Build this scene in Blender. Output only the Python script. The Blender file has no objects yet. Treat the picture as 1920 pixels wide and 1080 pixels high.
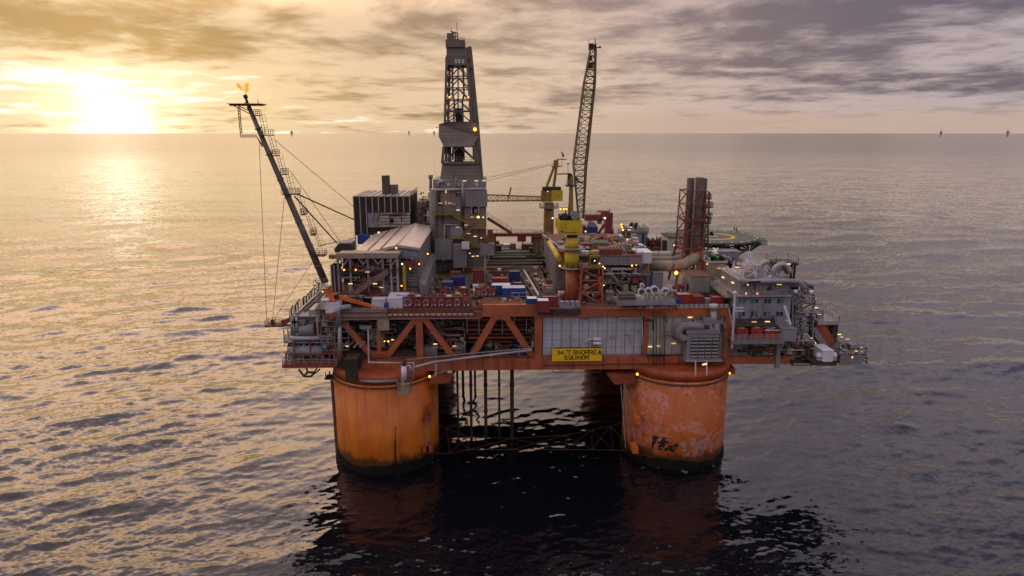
import bpy, math, random
import numpy as np
from mathutils import Vector, Matrix
R = math.radians
scene = bpy.context.scene
COL = scene.collection
rnd = random.Random(11)

# ------------------------------------------------------------------ camera (drone, 24 mm equivalent)
FPX = 1280.0
PIT = math.atan(291.0 / FPX)
YAW = R(1.57)
CAM = Vector((-9.2, -159.4, 78.0))
cp, sp, cy_, sy_ = math.cos(PIT), math.sin(PIT), math.cos(YAW), math.sin(YAW)
cd = bpy.data.cameras.new('camera')
cam = bpy.data.objects.new('camera', cd)
COL.objects.link(cam)
cam.location = CAM
cam.rotation_euler = (math.pi / 2 - PIT, 0, -YAW)
cd.sensor_width = 36
cd.lens = 24
cd.clip_start = 1
cd.clip_end = 200000
scene.camera = cam


def ray(px, py):
    u = (px - 960) / FPX
    v = (py - 540) / FPX
    h = cp - v * sp
    return Vector((h * sy_ + u * cy_, h * cy_ - u * sy_, -(sp + v * cp)))


def at(px, py, Y):
    r = ray(px, py)
    return CAM + r * ((Y - CAM.y) / r.y)


def on(px, py, z):
    r = ray(px, py)
    return CAM + r * ((z - CAM.z) / r.z)


def ext(x0, y0, x1, y1, Y):
    ym, xm = (y0 + y1) / 2, (x0 + x1) / 2
    return at(x0, ym, Y).x, at(x1, ym, Y).x, at(xm, y1, Y).z, at(xm, y0, Y).z


# ------------------------------------------------------------------ materials
class NT:
    def __init__(s, tree):
        s.t = tree
        s.t.nodes.clear()

    def n(s, typ, **kw):
        nd = s.t.nodes.new(typ)
        for k, v in kw.items():
            if k.startswith('i_'):
                nd.inputs[k[2:].replace('_', ' ')].default_value = v
            else:
                setattr(nd, k, v)
        return nd

    def l(s, a, b):
        s.t.links.new(a, b)

    def put(s, sock, v):
        if hasattr(v, 'links') or hasattr(v, 'is_output'):
            s.l(v, sock)
        else:
            sock.default_value = v

    def m(s, op, a, b=None, c=None, clamp=False):
        nd = s.n('ShaderNodeMath', operation=op, use_clamp=clamp)
        for i, v in enumerate((a, b, c)):
            if v is not None:
                s.put(nd.inputs[i], v)
        return nd.outputs[0]

    def vm(s, op, a, b=None, scale=None):
        nd = s.n('ShaderNodeVectorMath', operation=op)
        s.put(nd.inputs[0], a)
        if b is not None:
            s.put(nd.inputs[1], b)
        if scale is not None:
            s.put(nd.inputs['Scale'], scale)
        return nd.outputs['Value'] if op in ('DOT_PRODUCT', 'LENGTH') else nd.outputs[0]

    def mix(s, f, a, b, mode='MIX'):
        nd = s.n('ShaderNodeMix', data_type='RGBA', blend_type=mode)
        s.put(nd.inputs[0], f)
        s.put(nd.inputs[6], a if not isinstance(a, tuple) or len(a) == 4 else a + (1,))
        s.put(nd.inputs[7], b if not isinstance(b, tuple) or len(b) == 4 else b + (1,))
        return nd.outputs[2]

    def ramp(s, f, stops, interp='LINEAR'):
        nd = s.n('ShaderNodeValToRGB')
        cr = nd.color_ramp
        cr.interpolation = interp
        while len(cr.elements) < len(stops):
            cr.elements.new(0.5)
        for e, (p, c) in zip(cr.elements, stops):
            e.position = p
            e.color = c if len(c) == 4 else tuple(c) + (1,)
        s.put(nd.inputs[0], f)
        return nd.outputs[0]

    def smooth(s, v, lo, hi):
        nd = s.n('ShaderNodeMapRange', interpolation_type='SMOOTHSTEP')
        s.put(nd.inputs[0], v)
        s.put(nd.inputs[1], lo)
        s.put(nd.inputs[2], hi)
        return nd.outputs[0]

    def noise(s, vec, scale, detail=4, rough=.55, dist=0.0, color=False, lac=2.0):
        nd = s.n('ShaderNodeTexNoise')
        s.put(nd.inputs['Vector'], vec)
        nd.inputs['Scale'].default_value = scale
        nd.inputs['Detail'].default_value = detail
        nd.inputs['Roughness'].default_value = rough
        nd.inputs['Lacunarity'].default_value = lac
        nd.inputs['Distortion'].default_value = dist
        return nd.outputs[1] if color else nd.outputs[0]


def newmat(name):
    m = bpy.data.materials.new(name)
    m.use_nodes = True
    return m, NT(m.node_tree)


RUST = (.09, .028, .012)


def paint(name, col, rough=.6, metal=0.0, var=.3, rust=.25, streak=.3, panel=None, dirt=(.03, .025, .02)):
    """Weathered marine paint: blotches, downward runs of rust and dirt, optional plate joints (width, height, joint)."""
    m, t = newmat(name)
    co = t.n('ShaderNodeTexCoord').outputs['Object']
    geo = t.n('ShaderNodeObjectInfo').outputs['Random']
    off = t.vm('ADD', co, t.n('ShaderNodeCombineXYZ').outputs[0])
    off = t.vm('SCALE', co, scale=1.0)
    sh = t.n('ShaderNodeCombineXYZ')
    t.l(t.m('MULTIPLY', geo, 57.0), sh.inputs[0])
    t.l(t.m('MULTIPLY', geo, 31.0), sh.inputs[1])
    off = t.vm('ADD', co, sh.outputs[0])
    big = t.noise(off, .35, 5, .6)
    fine = t.noise(off, 2.3, 4, .6)
    base = t.mix(t.smooth(big, .3, .7), tuple(c * (1 - var) for c in col), tuple(min(.95, c * (1 + var * .6)) for c in col))
    base = t.mix(t.m('MULTIPLY', t.smooth(fine, .45, .75), var * .8), base, tuple(c * .55 for c in col))
    mp = t.n('ShaderNodeMapping')
    t.l(off, mp.inputs[0])
    mp.inputs['Scale'].default_value = (1.6, 1.6, .14)
    st = t.noise(mp.outputs[0], 1.0, 4, .65)
    base = t.mix(t.m('MULTIPLY', t.smooth(st, .52, .72), streak), base, dirt)
    rn = t.noise(off, .9, 6, .7)
    base = t.mix(t.m('MULTIPLY', t.smooth(rn, .6, .72), rust), base, RUST)
    if panel:
        w, h, jw = panel
        xy = t.n('ShaderNodeSeparateXYZ')
        t.l(co, xy.inputs[0])
        cb = t.n('ShaderNodeCombineXYZ')
        t.l(t.m('ADD', xy.outputs[0], xy.outputs[1]), cb.inputs[0])
        t.l(xy.outputs[2], cb.inputs[1])
        br = t.n('ShaderNodeTexBrick', offset=0.0)
        t.l(cb.outputs[0], br.inputs['Vector'])
        br.inputs['Scale'].default_value = 1
        br.inputs['Brick Width'].default_value = w
        br.inputs['Row Height'].default_value = h
        br.inputs['Mortar Size'].default_value = jw
        br.inputs['Mortar Smooth'].default_value = .3
        br.inputs['Color1'].default_value = (1, 1, 1, 1)
        br.inputs['Color2'].default_value = (.86, .86, .86, 1)
        br.inputs['Mortar'].default_value = (.55, .53, .5, 1)
        base = t.mix(1.0, base, br.outputs[0], 'MULTIPLY')
    b = t.n('ShaderNodeBsdfPrincipled')
    t.l(base, b.inputs['Base Color'])
    b.inputs['Metallic'].default_value = metal
    t.l(t.m('ADD', rough - .12, t.m('MULTIPLY', fine, .24)), b.inputs['Roughness'])
    o = t.n('ShaderNodeOutputMaterial')
    t.l(b.outputs[0], o.inputs[0])
    return m


def glow(name, col, strength):
    m, t = newmat(name)
    e = t.n('ShaderNodeEmission')
    e.inputs[0].default_value = tuple(col) + (1,)
    e.inputs[1].default_value = strength
    o = t.n('ShaderNodeOutputMaterial')
    t.l(e.outputs[0], o.inputs[0])
    return m


M = dict(
    orange=paint('orange paint', (.40, .105, .038), .55, var=.25, rust=.35, streak=.35),
    orange2=paint('bright orange paint', (.62, .14, .02), .5, var=.25, rust=.2, streak=.25),
    drum=paint('head drum orange', (.36, .075, .02), .6, var=.3, rust=.35, streak=.4),
    redorange=paint('red lead paint', (.29, .062, .025), .6, var=.3, rust=.4, streak=.3),
    white=paint('white paint', (.66, .66, .68), .5, var=.1, rust=.08, streak=.15),
    panel=paint('white cladding', (.46, .45, .47), .55, var=.1, rust=.05, streak=.14, panel=(2.35, 2.05, .07)),
    panel2=paint('stained cladding', (.46, .42, .34), .6, var=.18, rust=.12, streak=.4, panel=(2.35, 4.5, .08)),
    grey=paint('grey paint', (.22, .205, .195), .6, var=.2, rust=.15, streak=.3),
    greyclad=paint('grey cladding', (.22, .205, .20), .6, var=.15, rust=.08, streak=.3, panel=(1.2, 6.0, .05)),
    ribclad=paint('ribbed grey cladding', (.22, .185, .15), .6, var=.15, rust=.15, streak=.4, panel=(40.0, .95, .07)),
    lqclad=paint('blue grey cladding', (.25, .25, .28), .55, var=.1, rust=.06, streak=.2, panel=(3.0, 3.0, .035)),
    roof=paint('pale roof sheet', (.54, .46, .37), .38, metal=.35, var=.12, rust=.05, streak=.12),
    dark=paint('dark cladding', (.055, .045, .032), .75, var=.3, rust=.1, streak=.2, panel=(.45, 30.0, .05)),
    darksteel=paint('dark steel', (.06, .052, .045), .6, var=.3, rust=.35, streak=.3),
    steel=paint('galvanised steel', (.24, .225, .21), .5, metal=.3, var=.2, rust=.15, streak=.3),
    pale=paint('pale galvanised steel', (.38, .36, .34), .5, metal=.2, var=.15, rust=.12, streak=.2),
    derrick=paint('brown grey steel', (.16, .13, .10), .6, var=.25, rust=.3, streak=.3),
    brown=paint('rust brown steel', (.15, .06, .03), .7, var=.35, rust=.4, streak=.3),
    tan=paint('tan lagging', (.30, .24, .16), .6, var=.2, rust=.15, streak=.4),
    beige=paint('beige paint', (.46, .43, .33), .6, var=.15, rust=.1, streak=.3),
    stack=paint('sooty steel', (.10, .075, .05), .65, var=.25, rust=.2, streak=.45),
    pinkrust=paint('faded rust primer', (.24, .115, .08), .65, var=.25, rust=.2, streak=.3),
    red=paint('red paint', (.30, .03, .022), .5, var=.25, rust=.2, streak=.25),
    darkred=paint('dark red paint', (.20, .03, .025), .55, var=.25, rust=.3, streak=.3),
    blue=paint('blue paint', (.014, .055, .22), .5, var=.25, rust=.12, streak=.2),
    navy=paint('navy paint', (.018, .024, .13), .5, var=.25, rust=.12, streak=.2),
    skyblue=paint('sky blue paint', (.01, .17, .42), .5, var=.15, rust=.06, streak=.1),
    yellow=paint('yellow paint', (.60, .42, .012), .5, var=.2, rust=.2, streak=.22),
    dullyellow=paint('worn yellow paint', (.26, .165, .02), .6, var=.25, rust=.35, streak=.35),
    boomy=paint('grimy crane yellow', (.15, .10, .025), .6, var=.25, rust=.35, streak=.3),
    green=paint('green paint', (.03, .15, .035), .55, var=.2, rust=.1, streak=.2),
    deck=paint('deck coating', (.10, .075, .05), .8, var=.4, rust=.5, streak=0.0),
    deckgreen=paint('worn yellow green deck', (.10, .078, .035), .8, var=.4, rust=.4, streak=0.0),
    helideck=paint('helideck coating', (.11, .10, .075), .8, var=.25, rust=.05, streak=0.0),
    tarp=paint('dark brown tarpaulin', (.05, .042, .028), .85, var=.3, rust=0, streak=.2),
    sheet=paint('white tarpaulin', (.56, .53, .57), .7, var=.1, rust=0, streak=.12),
    black=paint('black rubber', (.015, .014, .013), .6, var=.3, rust=0, streak=0),
    sign=paint('sign yellow', (.82, .50, .008), .5, var=.06, rust=0, streak=.05),
    letter=paint('sign black', (.02, .016, .012), .6, var=.05, rust=0, streak=0),
    skin=paint('skin', (.5, .3, .22), .6, var=.05, rust=0, streak=0),
    vest=paint('yellow green work suit', (.30, .62, .06), .7, var=.1, rust=0, streak=0),
    cloth=paint('dark work suit', (.03, .035, .04), .8, var=.2, rust=0, streak=0),
    tube=glow('warm tube light', (1.0, .64, .28), 1.5),
    tubedim=glow('dim tube light', (1.0, .55, .2), .85),
    amber=glow('amber floodlight', (1.0, .42, .04), 4.0),
    bigamber=glow('strong amber floodlight', (1.0, .40, .04), 14.0),
    whitelamp=glow('white floodlight', (1.0, .86, .62), 3.0),
    greenlamp=glow('green deck light', (.1, 1.0, .3), .8),
    redlamp=glow('orange beacon', (1.0, .30, .08), 3.0),
    flame=glow('gas flame', (1.0, .30, .03), 1.5),
)
m, t = newmat('window glass')
b = t.n('ShaderNodeBsdfPrincipled')
b.inputs['Base Color'].default_value = (.012, .02, .03, 1)
b.inputs['Roughness'].default_value = .12
o = t.n('ShaderNodeOutputMaterial')
t.l(b.outputs[0], o.inputs[0])
M['glass'] = m
m, t = newmat('teal blind behind glass')
b = t.n('ShaderNodeBsdfPrincipled')
b.inputs['Base Color'].default_value = (.04, .17, .15, 1)
b.inputs['Roughness'].default_value = .25
o = t.n('ShaderNodeOutputMaterial')
t.l(b.outputs[0], o.inputs[0])
M['teal'] = m


def column_paint(name, peeled):
    m, t = newmat(name)
    co = t.n('ShaderNodeTexCoord').outputs['Object']
    big = t.noise(co, .16, 5, .6)
    base = t.mix(t.smooth(big, .3, .7), (.52, .12, .007), (.62, .185, .008))
    mp = t.n('ShaderNodeMapping')
    t.l(co, mp.inputs[0])
    mp.inputs['Scale'].default_value = (.9, .9, .05)
    st = t.noise(mp.outputs[0], 1.0, 5, .6)
    base = t.mix(t.m('MULTIPLY', t.smooth(st, .45, .72), .6), base, (.30, .055, .012))
    # plate seams
    sx = t.n('ShaderNodeSeparateXYZ')
    t.l(co, sx.inputs[0])
    ang = t.m('ARCTAN2', sx.outputs[1], sx.outputs[0])
    fr = t.m('FRACT', t.m('MULTIPLY', ang, 12 / 6.2832))
    seam = t.m('SUBTRACT', 1.0, t.smooth(t.m('ABSOLUTE', t.m('SUBTRACT', fr, .5)), 0, .012))
    base = t.mix(t.m('MULTIPLY', seam, .35), base, (.16, .05, .015))
    fz = t.m('FRACT', t.m('MULTIPLY', sx.outputs[2], .17))
    seamz = t.m('SUBTRACT', 1.0, t.smooth(t.m('ABSOLUTE', t.m('SUBTRACT', fz, .5)), 0, .012))
    base = t.mix(t.m('MULTIPLY', seamz, .22), base, (.2, .06, .015))
    spots = t.noise(co, .8, 3, .5)
    base = t.mix(t.m('MULTIPLY', t.smooth(spots, .70, .76), .6), base, (.06, .025, .012))
    if peeled:
        base = t.mix(.55, base, (.36, .085, .011))
        vo = t.n('ShaderNodeTexVoronoi', distance='CHEBYCHEV')
        t.l(t.vm('ADD', co, t.vm('SCALE', t.noise(co, .9, 3, .6, color=True), scale=1.6)), vo.inputs['Vector'])
        vo.inputs['Scale'].default_value = .75
        cellv = t.n('ShaderNodeSeparateColor')
        t.l(vo.outputs['Color'], cellv.inputs[0])
        region = t.noise(co, .15, 3, .55)
        k = t.m('ADD', cellv.outputs[0], t.m('MULTIPLY', t.m('SUBTRACT', region, .5), 3.0))
        patch = t.smooth(k, .70, .74)
        base = t.mix(t.m('MULTIPLY', patch, .74), base, (.54, .19, .135))
        rs = t.noise(co, .5, 6, .7)
        base = t.mix(t.m('MULTIPLY', t.smooth(rs, .56, .66), .75), base, (.16, .07, .02))
        # worn lettering / black bitumen patch low on the face, grey primer band beside it
        ax = t.m('ADD', ang, 1.95)
        zz = sx.outputs[2]
        box = t.m('MULTIPLY', t.m('LESS_THAN', t.m('ABSOLUTE', ax), .26), t.m('LESS_THAN', t.m('ABSOLUTE', t.m('SUBTRACT', zz, 6.3)), 1.7))
        mq = t.n('ShaderNodeMapping')
        t.l(co, mq.inputs[0])
        mq.inputs['Scale'].default_value = (1.5, 1.5, 1.0)
        q = t.n('ShaderNodeTexVoronoi', distance='MANHATTAN')
        t.l(mq.outputs[0], q.inputs['Vector'])
        q.inputs['Scale'].default_value = 1.1
        qs = t.n('ShaderNodeSeparateColor')
        t.l(q.outputs['Color'], qs.inputs[0])
        base = t.mix(t.m('MULTIPLY', box, t.m('GREATER_THAN', qs.outputs[0], .5)), base, (.02, .008, .006))
        ax2 = t.m('ADD', ang, 1.35)
        box2 = t.m('MULTIPLY', t.m('LESS_THAN', t.m('ABSOLUTE', ax2), .28), t.m('LESS_THAN', t.m('ABSOLUTE', t.m('SUBTRACT', zz, 5.8)), 2.3))
        base = t.mix(t.m('MULTIPLY', t.m('MULTIPLY', box2, t.m('GREATER_THAN', qs.outputs[1], .45)), .6), base, (.34, .28, .27))
    # wet weed growing up from the water line
    gr = t.m('ADD', t.m('MULTIPLY', t.noise(co, .35, 5, .65), 5.0), t.m('MULTIPLY', sx.outputs[2], -1.0))
    base = t.mix(t.m('MULTIPLY', t.smooth(gr, -2.2, -.4), .8), base, (.035, .025, .010))
    b = t.n('ShaderNodeBsdfPrincipled')
    t.l(base, b.inputs['Base Color'])
    b.inputs['Roughness'].default_value = .5
    o = t.n('ShaderNodeOutputMaterial')
    t.l(b.outputs[0], o.inputs[0])
    return m


M['column'] = column_paint('column orange', False)
M['peeled'] = column_paint('peeled column orange', True)
M['weed'] = paint('wet weed', (.010, .009, .006), .7, var=.4, rust=.1, streak=.2)
for k_ in ('weed', 'tarp', 'black', 'darksteel', 'dark'):
    [n_ for n_ in M[k_].node_tree.nodes if n_.type == 'BSDF_PRINCIPLED'][0].inputs['Specular IOR Level'].default_value = .12


# ------------------------------------------------------------------ mesh builder
class MB:
    def __init__(s):
        s.v, s.f, s.s = [], [], []

    def add(s, vs, fs, smooth=False):
        k = len(s.v)
        s.v += [tuple(p) for p in vs]
        s.f += [tuple(i + k for i in f) for f in fs]
        s.s += ([smooth] * len(fs)) if isinstance(smooth, bool) else smooth
        return s

    def box(s, x0, x1, y0, y1, z0, z1):
        vs = [(x, y, z) for z in (z0, z1) for y in (y0, y1) for x in (x0, x1)]
        return s.add(vs, [(0, 2, 3, 1), (4, 5, 7, 6), (0, 1, 5, 4), (2, 6, 7, 3), (0, 4, 6, 2), (1, 3, 7, 5)])

    def bar(s, p, q, w=.2, h=None):
        p, q = Vector(p), Vector(q)
        d = (q - p)
        if d.length < 1e-6:
            return s
        d.normalize()
        up = Vector((0, 0, 1)) if abs(d.z) < .95 else Vector((0, 1, 0))
        a = d.cross(up).normalized()
        b_ = a.cross(d)
        a = a * (w / 2)
        b_ = b_ * ((h or w) / 2)
        vs = [p - a - b_, p + a - b_, p + a + b_, p - a + b_, q - a - b_, q + a - b_, q + a + b_, q - a + b_]
        return s.add(vs, [(0, 3, 2, 1), (4, 5, 6, 7), (0, 1, 5, 4), (1, 2, 6, 5), (2, 3, 7, 6), (3, 0, 4, 7)])

    def pipe(s, pts, r, n=8, r2=None):
        pts = [Vector(p) for p in pts]
        rings = []
        N = len(pts)
        prev = None
        for i, p in enumerate(pts):
            d = (pts[min(i + 1, N - 1)] - pts[max(i - 1, 0)]).normalized()
            if prev is None:
                up = Vector((0, 0, 1)) if abs(d.z) < .9 else Vector((1, 0, 0))
                a = d.cross(up).normalized()
            else:
                a = (prev - d * prev.dot(d)).normalized()
            prev = a
            c = d.cross(a)
            rr = r if r2 is None else r + (r2 - r) * i / max(1, N - 1)
            if 0 < i < N - 1:
                d1 = (pts[i] - pts[i - 1]).normalized()
                rr = rr / max(.5, d1.dot(d))
            rings.append([p + (a * math.cos(2 * math.pi * k / n) + c * math.sin(2 * math.pi * k / n)) * rr for k in range(n)])
        vs = [v for rg in rings for v in rg]
        fs, sm = [], []
        for i in range(N - 1):
            for k in range(n):
                fs.append((i * n + k, (i + 1) * n + k, (i + 1) * n + (k + 1) % n, i * n + (k + 1) % n))
                sm.append(True)
        fs.append(tuple(range(n)))
        fs.append(tuple((N - 1) * n + k for k in reversed(range(n))))
        sm += [False, False]
        return s.add(vs, fs, sm)

    def lathe(s, cx, cyy, prof, n=24, caps=True):
        vs, fs, sm = [], [], []
        for (r, z) in prof:
            vs += [(cx + r * math.cos(2 * math.pi * k / n), cyy + r * math.sin(2 * math.pi * k / n), z) for k in range(n)]
        for i in range(len(prof) - 1):
            for k in range(n):
                fs.append((i * n + k, i * n + (k + 1) % n, (i + 1) * n + (k + 1) % n, (i + 1) * n + k))
                sm.append(abs(prof[i][1] - prof[i + 1][1]) > .3 * abs(prof[i][0] - prof[i + 1][0]))
        if caps:
            fs.append(tuple(reversed(range(n))))
            fs.append(tuple((len(prof) - 1) * n + k for k in range(n)))
            sm += [False, False]
        return s.add(vs, fs, sm)

    def prism(s, poly, y0, y1):
        """poly of (x, z), counter-clockwise seen from the camera side, drawn out along y"""
        n = len(poly)
        vs = [(x, y0, z) for x, z in poly] + [(x, y1, z) for x, z in poly]
        fs = [tuple(range(n)), tuple(reversed(range(n, 2 * n)))]
        fs += [(i, i + n, (i + 1) % n + n, (i + 1) % n) for i in range(n)]
        return s.add(vs, fs)

    def slab(s, poly, z0, z1):
        """poly of (x, y) drawn up along z"""
        n = len(poly)
        vs = [(x, y, z0) for x, y in poly] + [(x, y, z1) for x, y in poly]
        fs = [tuple(reversed(range(n))), tuple(range(n, 2 * n))]
        fs += [(i, (i + 1) % n, (i + 1) % n + n, i + n) for i in range(n)]
        return s.add(vs, fs)

    def ball(s, c, r, n=10, sz=1.0):
        prof = [(max(.001, r * math.sin(math.pi * i / (n // 2 + 1))), c[2] - r * sz * math.cos(math.pi * i / (n // 2 + 1))) for i in range(n // 2 + 2)]
        return s.lathe(c[0], c[1], prof, n)

    def rail(s, pts, h=1.1, step=1.8, r=.07, rails=3):
        """one continuous handrail along pts"""
        pts = [Vector(p) for p in pts]
        for a, b_ in zip(pts, pts[1:]):
            L = (b_ - a).length
            n = max(1, int(L / step))
            for i in range(n + 1):
                p = a.lerp(b_, i / n)
                s.bar(p, p + Vector((0, 0, h)), r)
            for k in range(rails):
                z = Vector((0, 0, h * (k + 1) / rails))
                s.bar(a + z, b_ + z, r * .9)
        return s

    def lattice(s, lo, hi, n, leg=.4, brace=.22, style='x', sides=None, taper=1.0):
        """a braced tower or boom: lo/hi are four corners each"""
        lo = [Vector(p) for p in lo]
        hi = [Vector(p) for p in hi]
        fr = [i / n for i in range(n + 1)]
        lev = [[a.lerp(b_, f) for a, b_ in zip(lo, hi)] for f in fr]
        for k in range(4):
            s.bar(lo[k], hi[k], leg)
        for i in range(n + 1):
            for k in range(4):
                if sides is None or k in sides:
                    s.bar(lev[i][k], lev[i][(k + 1) % 4], brace)
        for i in range(n):
            for k in range(4):
                if sides is not None and k not in sides:
                    continue
                a, b_ = lev[i][k], lev[i][(k + 1) % 4]
                c, d = lev[i + 1][k], lev[i + 1][(k + 1) % 4]
                if style == 'x':
                    s.bar(a, d, brace)
                    s.bar(b_, c, brace)
                elif style == 'z':
                    if i % 2:
                        s.bar(a, d, brace)
                    else:
                        s.bar(b_, c, brace)
                elif style == 'k':
                    mm = (c + d) / 2
                    s.bar(a, mm, brace)
                    s.bar(b_, mm, brace)
        return s

    def stair(s, p, q, w=1.0, along='y', rail=True):
        """one flight from p up to q; w is its width along the given axis"""
        p, q = Vector(p), Vector(q)
        wv = Vector((0, w, 0)) if along == 'y' else Vector((w, 0, 0))
        for o_ in (Vector(), wv):
            s.bar(p + o_, q + o_, .12, .35)
            if rail:
                s.bar(p + o_ + Vector((0, 0, 1.1)), q + o_ + Vector((0, 0, 1.1)), .08)
                s.bar(p + o_ + Vector((0, 0, .6)), q + o_ + Vector((0, 0, .6)), .07)
        n = max(3, int((q - p).length / .6))
        for i in range(n + 1):
            c = p.lerp(q, i / n)
            s.bar(c, c + wv, .3, .05)
        return s


def link(name, mb, mat, parent=None, base=Vector((0, 0, 0))):
    me = bpy.data.meshes.new(name)
    bx = base
    me.from_pydata([(x - bx[0], y - bx[1], z - bx[2]) for x, y, z in mb.v], [], mb.f)
    me.polygons.foreach_set('use_smooth', mb.s)
    me.materials.append(M[mat] if isinstance(mat, str) else mat)
    me.update()
    ob = bpy.data.objects.new(name, me)
    COL.objects.link(ob)
    if parent is not None:
        ob.parent = parent
    return ob


class Thing:
    def __init__(s, name, label, cat, loc, group=None):
        s.o = bpy.data.objects.new(name, None)
        COL.objects.link(s.o)
        s.loc = Vector(loc)
        s.o.location = s.loc
        s.o.empty_display_size = .5
        s.o['label'] = label
        s.o['category'] = cat
        if group:
            s.o['group'] = group

    def part(s, name, mb, mat, parent=None, label=None):
        ob = link(name, mb, mat, parent or s.o, s.loc)
        if label:
            ob['label'] = label
        return ob

    def box(s, name, mat, *e, parent=None):
        return s.part(name, MB().box(*e), mat, parent)

    def pipe(s, pts, r, mat='steel', name='pipe', n=8):
        return s.part(name, MB().pipe(pts, r, n), mat)

    def tube(s, px, py, Y, w=1.1, mat='tube', vert=False, name='tube_light'):
        p = at(px, py, Y)
        h = .09
        w *= .85
        mb = MB().box(p.x - h, p.x + h, p.y - .12, p.y + .12, p.z - w / 2, p.z + w / 2) if vert else MB().box(p.x - w / 2, p.x + w / 2, p.y - .12, p.y + .12, p.z - h, p.z + h)
        if mat == 'tube' and rnd.random() < .4:
            mat = 'tubedim'
        return s.part(name, mb, mat)

    def flood(s, px, py, Y, r=.32, mat='amber', name='floodlight'):
        p = at(px, py, Y)
        r *= .7
        ob = s.part(name, MB().ball(p, r, 8), mat)
        s.part('housing', MB().box(p.x - r * 1.1, p.x + r * 1.1, p.y + r * 1.02, p.y + r * 1.9, p.z - r * .9, p.z + r * .9), 'darksteel', ob)
        return ob


def single(name, mb, mat, label, cat, group=None):
    """a thing that is one mesh, its origin at the middle of its foot"""
    xs, ys, zs = zip(*mb.v)
    base = Vector(((min(xs) + max(xs)) / 2, (min(ys) + max(ys)) / 2, min(zs)))
    ob = link(name, mb, mat, None, base)
    ob.location = base
    ob['label'] = label
    ob['category'] = cat
    if group:
        ob['group'] = group
    return ob


def structure(ob, kind='structure'):
    ob['kind'] = kind
    return ob
# ------------------------------------------------------------------ sky and light
SUNPX = ray(216, 236)
SUN_AZ = math.atan2(SUNPX.x, SUNPX.y)          # from +y towards +x
SUN_EL = R(3.0)
SUND = Vector((math.sin(SUN_AZ) * math.cos(SUN_EL), math.cos(SUN_AZ) * math.cos(SUN_EL), math.sin(SUN_EL)))
GLOWD = SUNPX.normalized()

w = bpy.data.worlds.new('World')
scene.world = w
w.use_nodes = True
t = NT(w.node_tree)
gen = t.n('ShaderNodeTexCoord').outputs['Generated']
d = t.vm('NORMALIZE', gen)
sx = t.n('ShaderNodeSeparateXYZ')
t.l(d, sx.inputs[0])
z = t.m('MAXIMUM', sx.outputs[2], 0.0)
inv = t.m('DIVIDE', 1.0, t.m('ADD', z, .10))
cb = t.n('ShaderNodeCombineXYZ')
t.l(t.m('MULTIPLY', sx.outputs[0], inv), cb.inputs[0])
t.l(t.m('MULTIPLY', sx.outputs[1], inv), cb.inputs[1])
pl = cb.outputs[0]
warp = t.vm('SCALE', t.vm('SUBTRACT', t.noise(pl, .9, 3, .5, color=True), (.5, .5, .5)), scale=.55)
plw = t.vm('ADD', pl, warp)
n1 = t.noise(plw, .85, 9, .6)
mp = t.n('ShaderNodeMapping')
t.l(plw, mp.inputs[0])
mp.inputs['Location'].default_value = (3.7, 11.3, 0)
n2 = t.noise(mp.outputs[0], 2.6, 9, .6)
n3 = t.noise(pl, .22, 3, .5)
cl = t.m('ADD', t.m('MULTIPLY', n1, .52), t.m('ADD', t.m('MULTIPLY', n2, .42), t.m('MULTIPLY', n3, .25)))
# a thin, glowing gap in the cloud above the veiled sun
GP = ray(205, 152).normalized()
azm = t.m('ARCTAN2', sx.outputs[0], sx.outputs[1])
ga = t.m('DIVIDE', t.m('SUBTRACT', azm, math.atan2(GP.x, GP.y)), .17)
ge = t.m('DIVIDE', t.m('SUBTRACT', z, GP.z), .030)
gs = t.m('SQRT', t.m('ADD', t.m('MULTIPLY', ga, ga), t.m('MULTIPLY', ge, ge)))
cl = t.m('SUBTRACT', cl, t.m('MULTIPLY', t.m('SUBTRACT', 1.0, t.smooth(gs, .2, 1.4)), .125))
# coverage: thin near the horizon, thick above
cov = t.ramp(z, [(0, (.00,) * 3), (.02, (.02,) * 3), (.05, (.03,) * 3), (.085, (.05,) * 3), (.11, (.075,) * 3), (.16, (.08,) * 3), (.3, (.04,) * 3), (1, (.04,) * 3)])
cl = t.m('ADD', cl, cov)
cl = t.m('ADD', cl, t.m('MULTIPLY', t.m('SUBTRACT', 1.0, t.smooth(azm, -.52, -.22)), t.m('MULTIPLY', t.smooth(z, .075, .11), .035)))
cl = t.m('ADD', cl, t.m('MULTIPLY', t.smooth(azm, .12, .5), t.m('MULTIPLY', t.smooth(z, .02, .05), .035)))
dark = t.smooth(cl, .585, .77)
holes = t.m('SUBTRACT', 1.0, t.smooth(cl, .44, .56))
cosang = t.vm('DOT_PRODUCT', d, tuple(GLOWD))
s_ = t.m('SQRT', t.m('MAXIMUM', t.m('MULTIPLY', t.m('SUBTRACT', 1.0, cosang), .5), 0.0))
bright = t.ramp(s_, [(0, (.98, .86, .62)), (.05, (.92, .75, .47)), (.09, (.85, .65, .39)), (.16, (.81, .60, .38)), (.27, (.82, .61, .43)),
                     (.36, (.66, .50, .41)), (.47, (.57, .46, .43)), (.56, (.52, .435, .44)), (.75, (.60, .52, .56)), (1, (.66, .58, .62))])
shade = t.ramp(s_, [(0, (.55, .38, .16)), (.09, (.44, .29, .125)), (.16, (.40, .265, .145)), (.27, (.38, .275, .20)),
                    (.36, (.265, .20, .19)), (.47, (.185, .148, .168)), (.56, (.165, .138, .170)), (.75, (.30, .26, .30)), (1, (.36, .32, .36))])
sky = t.mix(dark, bright, shade)
hol = t.ramp(s_, [(0, (1.6, 1.5, 1.3)), (.16, (1.25, 1.1, .88)), (.3, (.78, .60, .45)), (.5, (.46, .38, .35)), (1, (.7, .65, .66))])
sky = t.mix(holes, sky, hol)
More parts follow.
